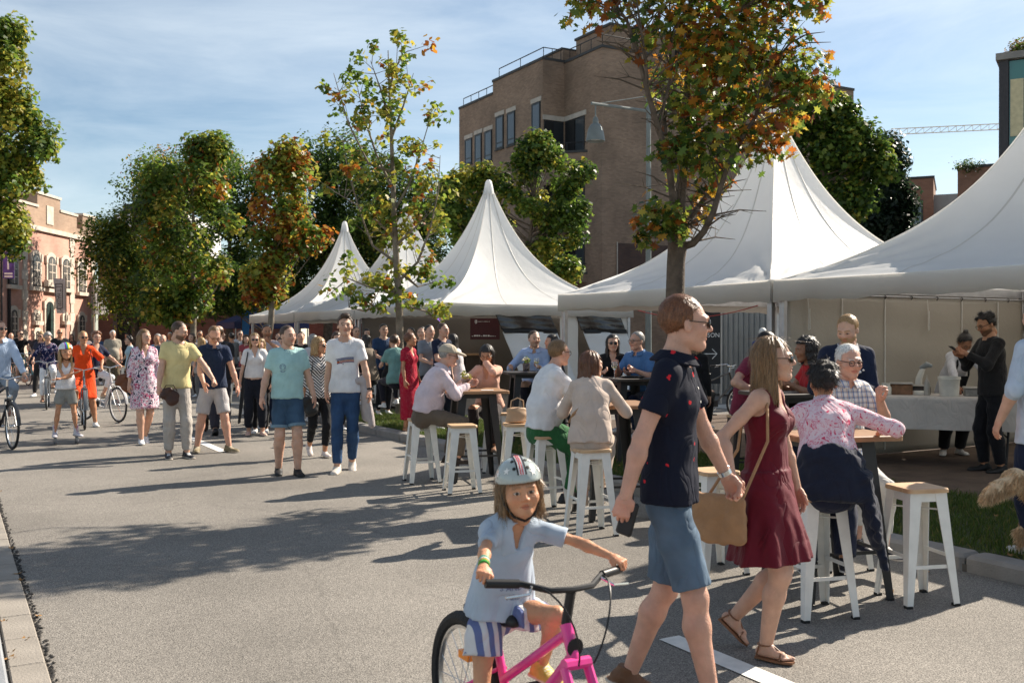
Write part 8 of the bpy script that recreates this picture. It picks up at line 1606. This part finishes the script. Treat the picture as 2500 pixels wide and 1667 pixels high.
for sx in (-1, 1):
    s.u(ell((sx * .08, .66, .75), (.02, .04, .07)), .015); s.u(cap((sx * .08, -.26, .46), (sx * .095, -.20, .30), .095, .06), .05); s.u(cap((sx * .095, -.20, .30), (sx * .095, -.37, .17), .05, .032), .03); s.u(cap((sx * .095, -.37, .17), (sx * .095, -.33, .035), .03, .026), .02); s.u(cap((sx * .095, -.33, .03), (sx * .095, -.26, .025), .03, .028), .02); s.u(cap((sx * .09, .34, .42), (sx * .09, .32, .20), .07, .04), .04); s.u(cap((sx * .09, .32, .20), (sx * .09, .34, .03), .038, .03), .02); s.u(cap((sx * .09, .34, .03), (sx * .09, .39, .025), .032, .028), .02)
s.u(cap((0, -.38, .56), (0, -.56, .56), .05, .06), .04); s.u(cap((0, -.56, .56), (0, -.72, .50), .06, .05), .04); s.u(cap((0, -.72, .50), (0, -.82, .45), .05, .03), .04); s.disp(wob(2, .006, 40)); V, Fq = s.mesh(); np_mesh('body', V, Fq, mat('dog_skin', (.66, .48, .30), .9, .2, 20), dg_); V2, F2_, c2 = fur_mesh(V, Fq, 42000, .045, 3, .7, (0, -.35, 0)); np_mesh('fur', V2, F2_, mat('dog_fur', rough=.7, vcol=True, trans=.25), dg_, False, c2)['kind'] = 'stuff'
# ------------------------------------------------------------------ guests standing and sitting round the far tents
person(gp(998, 1054, .1), R(232), 'woman in long red dotted dress beside the thin trunk', H=1.58, sex='f', build=1.02, h=.012, hair='auburn', style='crop', skin='tan', hyaw=28, armR=(4, 10, 12), armL=(2, 10, 14), top=dict(m=C_reddot, sleeve=.6, neck='v', skirt=(.62, .02), loose=.02), shoes=('sandal',))
TGR = 'guests in the shade of the far tents'
far = [  # px, depth, heading, height, sex, hair, style, top colour, bottom colour, seated, label
 (1078, 16.6, 230, 1.74, 'm', 'brown', 'short', (.015, .022, .05), (.015, .018, .03), False, 'man with glasses in navy behind the capped man'), (1046, 17.2, 215, 1.72, 'm', 'dark', 'short', (.2, .22, .25), (.02, .02, .03), False, 'man in grey shirt behind the capped man'), (1030, 18.6, 170, 1.70, 'm', 'dark', 'short', (.02, .02, .025), (.02, .02, .02), False, 'man in sunglasses deep in the tent shade'),
 (968, 17.3, 20, 1.66, 'f', 'brown', 'short', (.16, .30, .28), (.02, .02, .03), True, 'person in teal shirt on a stool behind the thin trunk'), (1122, 17.0, 70, 1.68, 'f', 'dark', 'long', (.62, .58, .60), (.02, .03, .06), True, 'long dark-haired woman in white top in the tent'), (908, 18.6, 60, 1.66, 'f', 'dark', 'long', (.16, .13, .10), (.012, .012, .014), True, 'brunette leaning on a table left of thin trunk'), (935, 19.6, 200, 1.76, 'm', 'dark', 'short', (.03, .06, .13), (.02, .02, .03), False, 'man in dark blue shirt left of the thin trunk'), (953, 19.0, 220, 1.66, 'f', 'auburn', 'long', (.03, .028, .03), (.02, .02, .02), True, 'auburn-haired woman beside the thin trunk'),
 (764, 19.2, 15, 1.66, 'f', 'grey', 'bob', (.6, .58, .6), (.03, .03, .04), False, 'woman in pale open-backed top behind chevron top'), (822, 17.5, 190, 1.70, 'f', 'brown', 'bob', (.5, .48, .5), (.02, .02, .02), False, 'woman half hidden behind the tall white tee man'), (735, 21.5, 170, 1.72, 'm', 'dark', 'short', (.02, .02, .02), (.02, .02, .02), False, 'man in black in the second far tent'), (868, 22.5, 200, 1.74, 'm', 'brown', 'short', (.12, .03, .03), (.02, .02, .02), False, 'man in dark red near the far bar'), (690, 18.4, 160, 1.62, 'f', 'brown', 'bob', (.4, .25, .24), (.05, .05, .06), False, 'woman peeking past the mint tee man shoulder'), (548, 19.5, 120, 1.64, 'm', 'brown', 'bald', (.03, .05, .12), (.03, .03, .04), True, 'balding man in blue seated behind white blouse'), (1005, 21, 150, 1.70, 'm', 'dark', 'short', (.04, .035, .03), (.02, .02, .02), False, 'man in brown far inside the tent'), (895, 24, 190, 1.7, 'f', 'dark', 'long', (.05, .04, .05), (.02, .02, .02), False, 'dark-haired woman at the far bar counter')]
for px, Y, hd, H, sx, hr, sty, tc_, bc, sit, lab in far:
    g0 = .1 if px > 840 else 0
    if sit: person(dp(px, Y, g0), R(hd), lab, H=H, sex=sx, h=.017, hair=hr, style=sty, seat=.715, lean=12, **SL, handR=(.12, .38, 1.1), handL=(-.12, .38, 1.1), top=dict(m=cloth(tc_), sleeve=.7), bottom=dict(m=cloth(bc)), group=TGR)
    else: person(dp(px, Y, g0), R(hd), lab, H=H, sex=sx, h=.017, hair=hr, style=sty, top=dict(m=cloth(tc_), sleeve=.7, hem=-.04), bottom=dict(m=cloth(bc)), armR=(20, 10, 60), group=TGR)
# ------------------------------------------------------------------ cyclists and skater at the left
def rider(px, Y, rz, label, blabel, paint, H, sex, bk=None, **kw):
    p = dp(px, Y); rz += math.degrees(math.atan2(-p[0], p[1])); kw['view'] = False; b_ = bike(p, R(rz), blabel, paint, **(bk or {})); st = b_['seat']; G_ = [A(*(b_['SR'] @ Vector(q))) for q in b_['P']]; bb_ = b_['bb']; d = dict(pelvis=(0, st[1] + .02, st[2] + .06), lean=12, handR=tuple(G_[6] + A(0, .02, .03)), handL=tuple(G_[0] + A(0, .02, .03)), hkR='grip', hkL='grip', thumbR=(-1, .2, 0), thumbL=(1, .2, 0), poleR=(.6, -.5, -.5), poleL=(-.6, -.5, -.5), legR=(.11, bb_[1] - .02, bb_[2] - .08), legL=(-.11, bb_[1] + .02, bb_[2] + .24), h=.013); d.update(kw); return person(p, R(rz), label, H=H, sex=sex, **d)
M_bpaint = metal_paint('black_paint', (.015, .016, .018)); M_spaint = metal_paint('silver_paint', (.55, .55, .55)); M_gpaint = metal_paint('grey_paint', (.12, .13, .14))
rider(2, 14.9, 194, 'man in light blue shirt cycling in at the left edge', 'dark bicycle cut off by the left edge', M_bpaint, 1.80, 'm', dict(seat_h=.92, bar_h=1.02), hair='ginger', style='crew', glasses='sun', hyaw=14, beard=.4, lean=16, top=dict(m=cloth((.42, .52, .68)), sleeve=1.85, neck='collar', hem=.02, loose=.03), bottom=dict(m=cloth((.22, .27, .34)), length=1.9), shoes=('boat', (.3, .12, .06), (.5, .3, .2)), footR=(0, 0))
rider(203, 18.0, 182, 'woman in orange dress and sunglasses straddling a bicycle', 'bicycle under the woman in the orange dress', M_gpaint, 1.72, 'f', dict(kind='step', seat_h=.84, rim=M_chrome), hair='blond', style='short', glasses='sun', skin='tan', hyaw=12, pelvis=(0, -.05, .90), legL=(-.20, -.02, .08), legR=(.14, .12, .30), footL=(-10, 0), lean=6, top=dict(m=cloth((.80, .075, .012)), sleeve=.95, neck='v', skirt=(.40, .0), loose=.02, sleeve_w=.03), shoes=('sneaker', (.68, .67, .66), (.7, .7, .7)), extra=lambda J: strapx(J, M_brown, -1))
rider(243, 19.3, 214, 'ginger-haired woman in navy top and white trousers cycling', 'silver bicycle turned sideways behind the orange dress', M_spaint, 1.64, 'f', dict(kind='step', seat_h=.84, steer=-8, rim=M_spaint), hair='ginger', style='volume', glasses='clear', hyaw=-20, lean=10, top=dict(m=cloth((.014, .018, .045)), sleeve=.8, neck='scoop', loose=.02), bottom=dict(m=WH, length=1.6), shoes=('boat', (.4, .25, .16), (.4, .3, .2)))
rider(116, 22.8, 178, 'grey-haired woman in navy flowered top cycling', 'bicycle under the woman in navy flowered top', M_gpaint, 1.62, 'f', dict(kind='step', seat_h=.84), hair='grey', style='volume', glasses='clear', hpitch=14, lean=10, top=dict(m=C_navyfl, sleeve=1.4, loose=.03), bottom=dict(m=WH, length=1.85), shoes=('boat', (.4, .2, .12), (.35, .25, .2)))
rider(52, 33.5, 200, 'man in black lettered tee cycling far left', 'teal bicycle far left under the black tee man', metal_paint('teal_paint', (.03, .18, .18)), 1.78, 'm', dict(), hair='dark', style='short', glasses='sun', top=dict(m=BLK, sleeve=.6), bottom=dict(m=cloth((.12, .12, .07)), length=.9), h=.018, extra=lambda J: printed(J, part_of(J, 'shirt'), *strip2d([(-.10, 0), (.10, 0)], .03), M_white, (0, -.16)))
def rain_deco(o, V, Fq, HM):
    me = o.data; a = me.color_attributes.new('Col', 'FLOAT_COLOR', 'POINT'); c4 = np.ones((len(V), 4), np.float32); x = V[:, 0]; band = ((x + .06) / .016).astype(int); pal = np.array([(.65, .70, .74), (.75, .08, .04), (.8, .3, .02), (.75, .62, .03), (.06, .35, .08), (.03, .16, .55), (.25, .05, .35), (.65, .70, .74)]); c4[:, :3] = pal[np.clip(np.where(x < -.06, 0, np.where(x > .06, 7, band + 1)), 0, 7)]; a.data.foreach_set('color', c4.ravel())
def skates(J):
    for sd in (1, -1):
        a = J['An'][sd]; q = MB(); q.box(a[0] - .014, a[0] + .014, a[1] - .08, a[1] + .15, a[2] - .125, a[2] - .075); fr_ = q.build('skate_frame', M_shed, J['e'])
        for k in range(4): MB().lathe([(.012, -.012), (.036, -.009), (.038, 0), (.036, .009), (.012, .012)], (a[0], a[1] - .09 + .083 * k, a[2] - .14), 14, 'x').build('wheel', mat('skate_wheel', (.12, .12, .13), .5), fr_, True)
g_ = gp(160, 1083); person(g_, R(186), 'girl on inline skates in rainbow helmet, arms crossed', H=1.40, sex='f', child=True, h=.009, skin='kid', hair='blond', style='long', hyaw=8, hpitch=-3, pelvis=(0, 0, .80), handR=(-.13, .15, 1.09), handL=(.12, .19, 1.00), poleR=(.6, .2, -.9), poleL=(-.6, .3, -.9), hkR='flat', hkL='flat', legR=(.15, .0, .178), legL=(-.15, .02, .178), footR=(6, 0), footL=(-20, 0), shoes=('skate', (.58, .56, .60), (.35, .32, .36), (.4, .1, .2)), top=dict(m=cloth((.72, .70, .71)), sleeve=0, neck='scoop', hem=.03, loose=.03), bottom=dict(m=cloth((.27, .27, .25)), length=.62, wide=.03), hat=helmet(mat('rainbow_shell', rough=.25, vcol=True, var=.03, spec=.6, coat=.5), rain_deco), extra=skates, seed=3)
crowd = [(275, 30.5, 190, 1.80, 'm', 'white', 'short', (.30, .27, .22), (.12, .095, .06), 'stout grey-shirted man with white hair walking', dict(build=1.25, belly=.9)), (146, 29, 184, 1.84, 'm', 'grey', 'bald', (.015, .017, .02), (.03, .03, .04), 'bald man in black polo and sunglasses, back row left', dict(build=1.15, glasses='sun')), (101, 27, 160, 1.74, 'f', 'blond', 'bob', (.03, .03, .05), (.02, .02, .02), 'blonde woman in dark top beside navy flowered cyclist', dict(glasses='sun')), (27, 36, 180, 1.74, 'm', 'grey', 'bald', (.05, .06, .08), (.05, .05, .06), 'grey man behind the light blue cyclist', {}), (206, 31, 185, 1.74, 'm', 'white', 'short', (.3, .25, .25), (.1, .1, .1), 'white-haired man peeking between two cyclists', dict(glasses='sun')), (238, 33, 180, 1.72, 'm', 'dark', 'short', (.04, .07, .14), (.03, .03, .04), 'man in blue behind the ginger-haired cyclist', {}),
 (318, 26, 100, 1.62, 'f', 'dark', 'messy', (.35, .46, .52), (.03, .03, .04), 'dark-haired person in pale blue left of floral dress', {}), (386, 24, 150, 1.68, 'm', 'grey', 'short', (.18, .28, .42), (.05, .05, .06), 'grey-haired man in blue between floral dress and yellow tee', {}), (398, 23.5, 170, 1.66, 'm', 'grey', 'bald', (.06, .09, .12), (.04, .04, .05), 'bald older man behind the yellow tee shoulder', {}), (470, 27, 150, 1.70, 'f', 'brown', 'long', (.4, .34, .30), (.05, .04, .04), 'long brown-haired woman right behind yellow tee', {}), (488, 31, 180, 1.80, 'm', 'dark', 'short', (.34, .36, .42), (.04, .05, .08), 'man in pale shirt and sunglasses by the street trunk', dict(glasses='sun')), (492, 23, 20, 1.60, 'f', 'blond', 'long', (.3, .28, .26), (.1, .1, .1), 'blonde woman behind the navy polo man', {}), (586, 30, 185, 1.80, 'm', 'dark', 'short', (.5, .5, .52), (.04, .05, .08), 'man in white shirt with arms folded, far back', dict(glasses='sun')), (566, 28, 20, 1.72, 'm', 'dark', 'short', (.16, .17, .17), (.04, .04, .05), 'man in grey checked shirt seen from behind', {}), (545, 33, 180, 1.70, 'f', 'auburn', 'bob', (.05, .11, .17), (.03, .03, .04), 'auburn-haired woman in blue far back', {}), (600, 27, 190, 1.66, 'f', 'brown', 'bob', (.3, .06, .07), (.03, .03, .03), 'woman in dull red right behind the white blouse', {}), (310, 42, 170, 1.74, 'f', 'dark', 'long', (.03, .03, .03), (.02, .02, .02), 'woman in black before the arched gate', {}), (345, 40, 190, 1.72, 'm', 'brown', 'short', (.1, .1, .1), (.04, .04, .04), 'man in charcoal near the arched gate', {}), (362, 44, 170, 1.70, 'f', 'dark', 'bob', (.35, .08, .08), (.03, .03, .03), 'woman in red far down the yard wall', {}), (415, 38, 180, 1.76, 'm', 'white', 'short', (.5, .5, .5), (.05, .05, .07), 'white-haired man in white far behind yellow tee', {}), (450, 42, 180, 1.72, 'm', 'dark', 'short', (.06, .07, .12), (.04, .04, .05), 'man in navy far down the street', {}), (505, 37, 200, 1.70, 'm', 'dark', 'short', (.28, .03, .04), (.04, .04, .05), 'man in crimson behind the street tree trunk', {}), (525, 40, 175, 1.68, 'f', 'blond', 'long', (.5, .48, .42), (.05, .05, .05), 'blonde woman in cream far down the street', {}), (625, 34, 170, 1.74, 'm', 'brown', 'short', (.1, .13, .2), (.04, .04, .05), 'man in blue under the far gazebo', {}), (680, 27, 180, 1.72, 'm', 'dark', 'short', (.08, .08, .09), (.03, .03, .03), 'man in charcoal beneath the farthest tent', {}), (716, 29, 190, 1.66, 'f', 'brown', 'long', (.42, .3, .3), (.03, .03, .03), 'woman in pale pink beneath the farthest tent', {}), (80, 41, 180, 1.75, 'm', 'dark', 'short', (.05, .05, .06), (.05, .05, .06), 'man in black far behind the cyclists at left', {}), (175, 44, 175, 1.70, 'f', 'dark', 'long', (.1, .06, .05), (.04, .04, .04), 'dark-haired woman before the pink facade', {})]
CGR = 'crowd down the street'
for k, (px, Y, hd, H, sx, hr, sty, tc_, bc, lab, kw) in enumerate(crowd):
    person(dp(px, Y), R(hd), lab, H=H, sex=sx, h=.019 if Y < 32 else .023, hair=hr, style=sty, top=dict(m=cloth(tc_), sleeve=.65 + .9 * (k % 3 == 1), hem=-.05), bottom=dict(m=cloth(bc), wide=.01), armR=(10 + 7 * (k % 4), 9, 20 + 14 * (k % 3)), armL=(-6, 9, 18), stride=.12 * (k % 3), skin=('fair', 'tan', 'pink')[k % 3], group=CGR, **kw)
# little brown dog trotting behind the navy polo man
e = empty('small_dog', gp(497, 1052), R(190), 'small brown dog trotting behind the navy polo man', 'dog'); s = Sdf(.012); s.u(cap((0, -.14, .24), (0, .12, .25), .075, .085), .04); s.u(ell((0, .20, .33), (.05, .07, .055)), .04); s.u(cap((0, .25, .32), (0, .31, .31), .028, .022), .02); s.u(cap((0, -.19, .27), (0, -.26, .36), .02, .012), .02)
for sx in (-1, 1): s.u(cap((sx * .04, .12, .2), (sx * .045, .13, .02), .028, .018), .02); s.u(cap((sx * .04, -.13, .2), (sx * .045, -.16, .1), .035, .02), .02); s.u(cap((sx * .045, -.16, .1), (sx * .045, -.14, .02), .02, .018), .02); s.u(ell((sx * .045, .19, .35), (.012, .025, .04)), .01)
s.disp(wob(3, .004, 70)); V, Fq = s.mesh(); np_mesh('body', V, Fq, mat('brown_fur', (.06, .035, .022), .9, .4, 30, .8, 120), e)
bike((*dp(1745, 19.0)[:2], .02), R(-70), 'parked bicycle behind the empty tent', M_bpaint, group='bicycles'); 
print('SCRIPT_TIME', time.time() - T0)
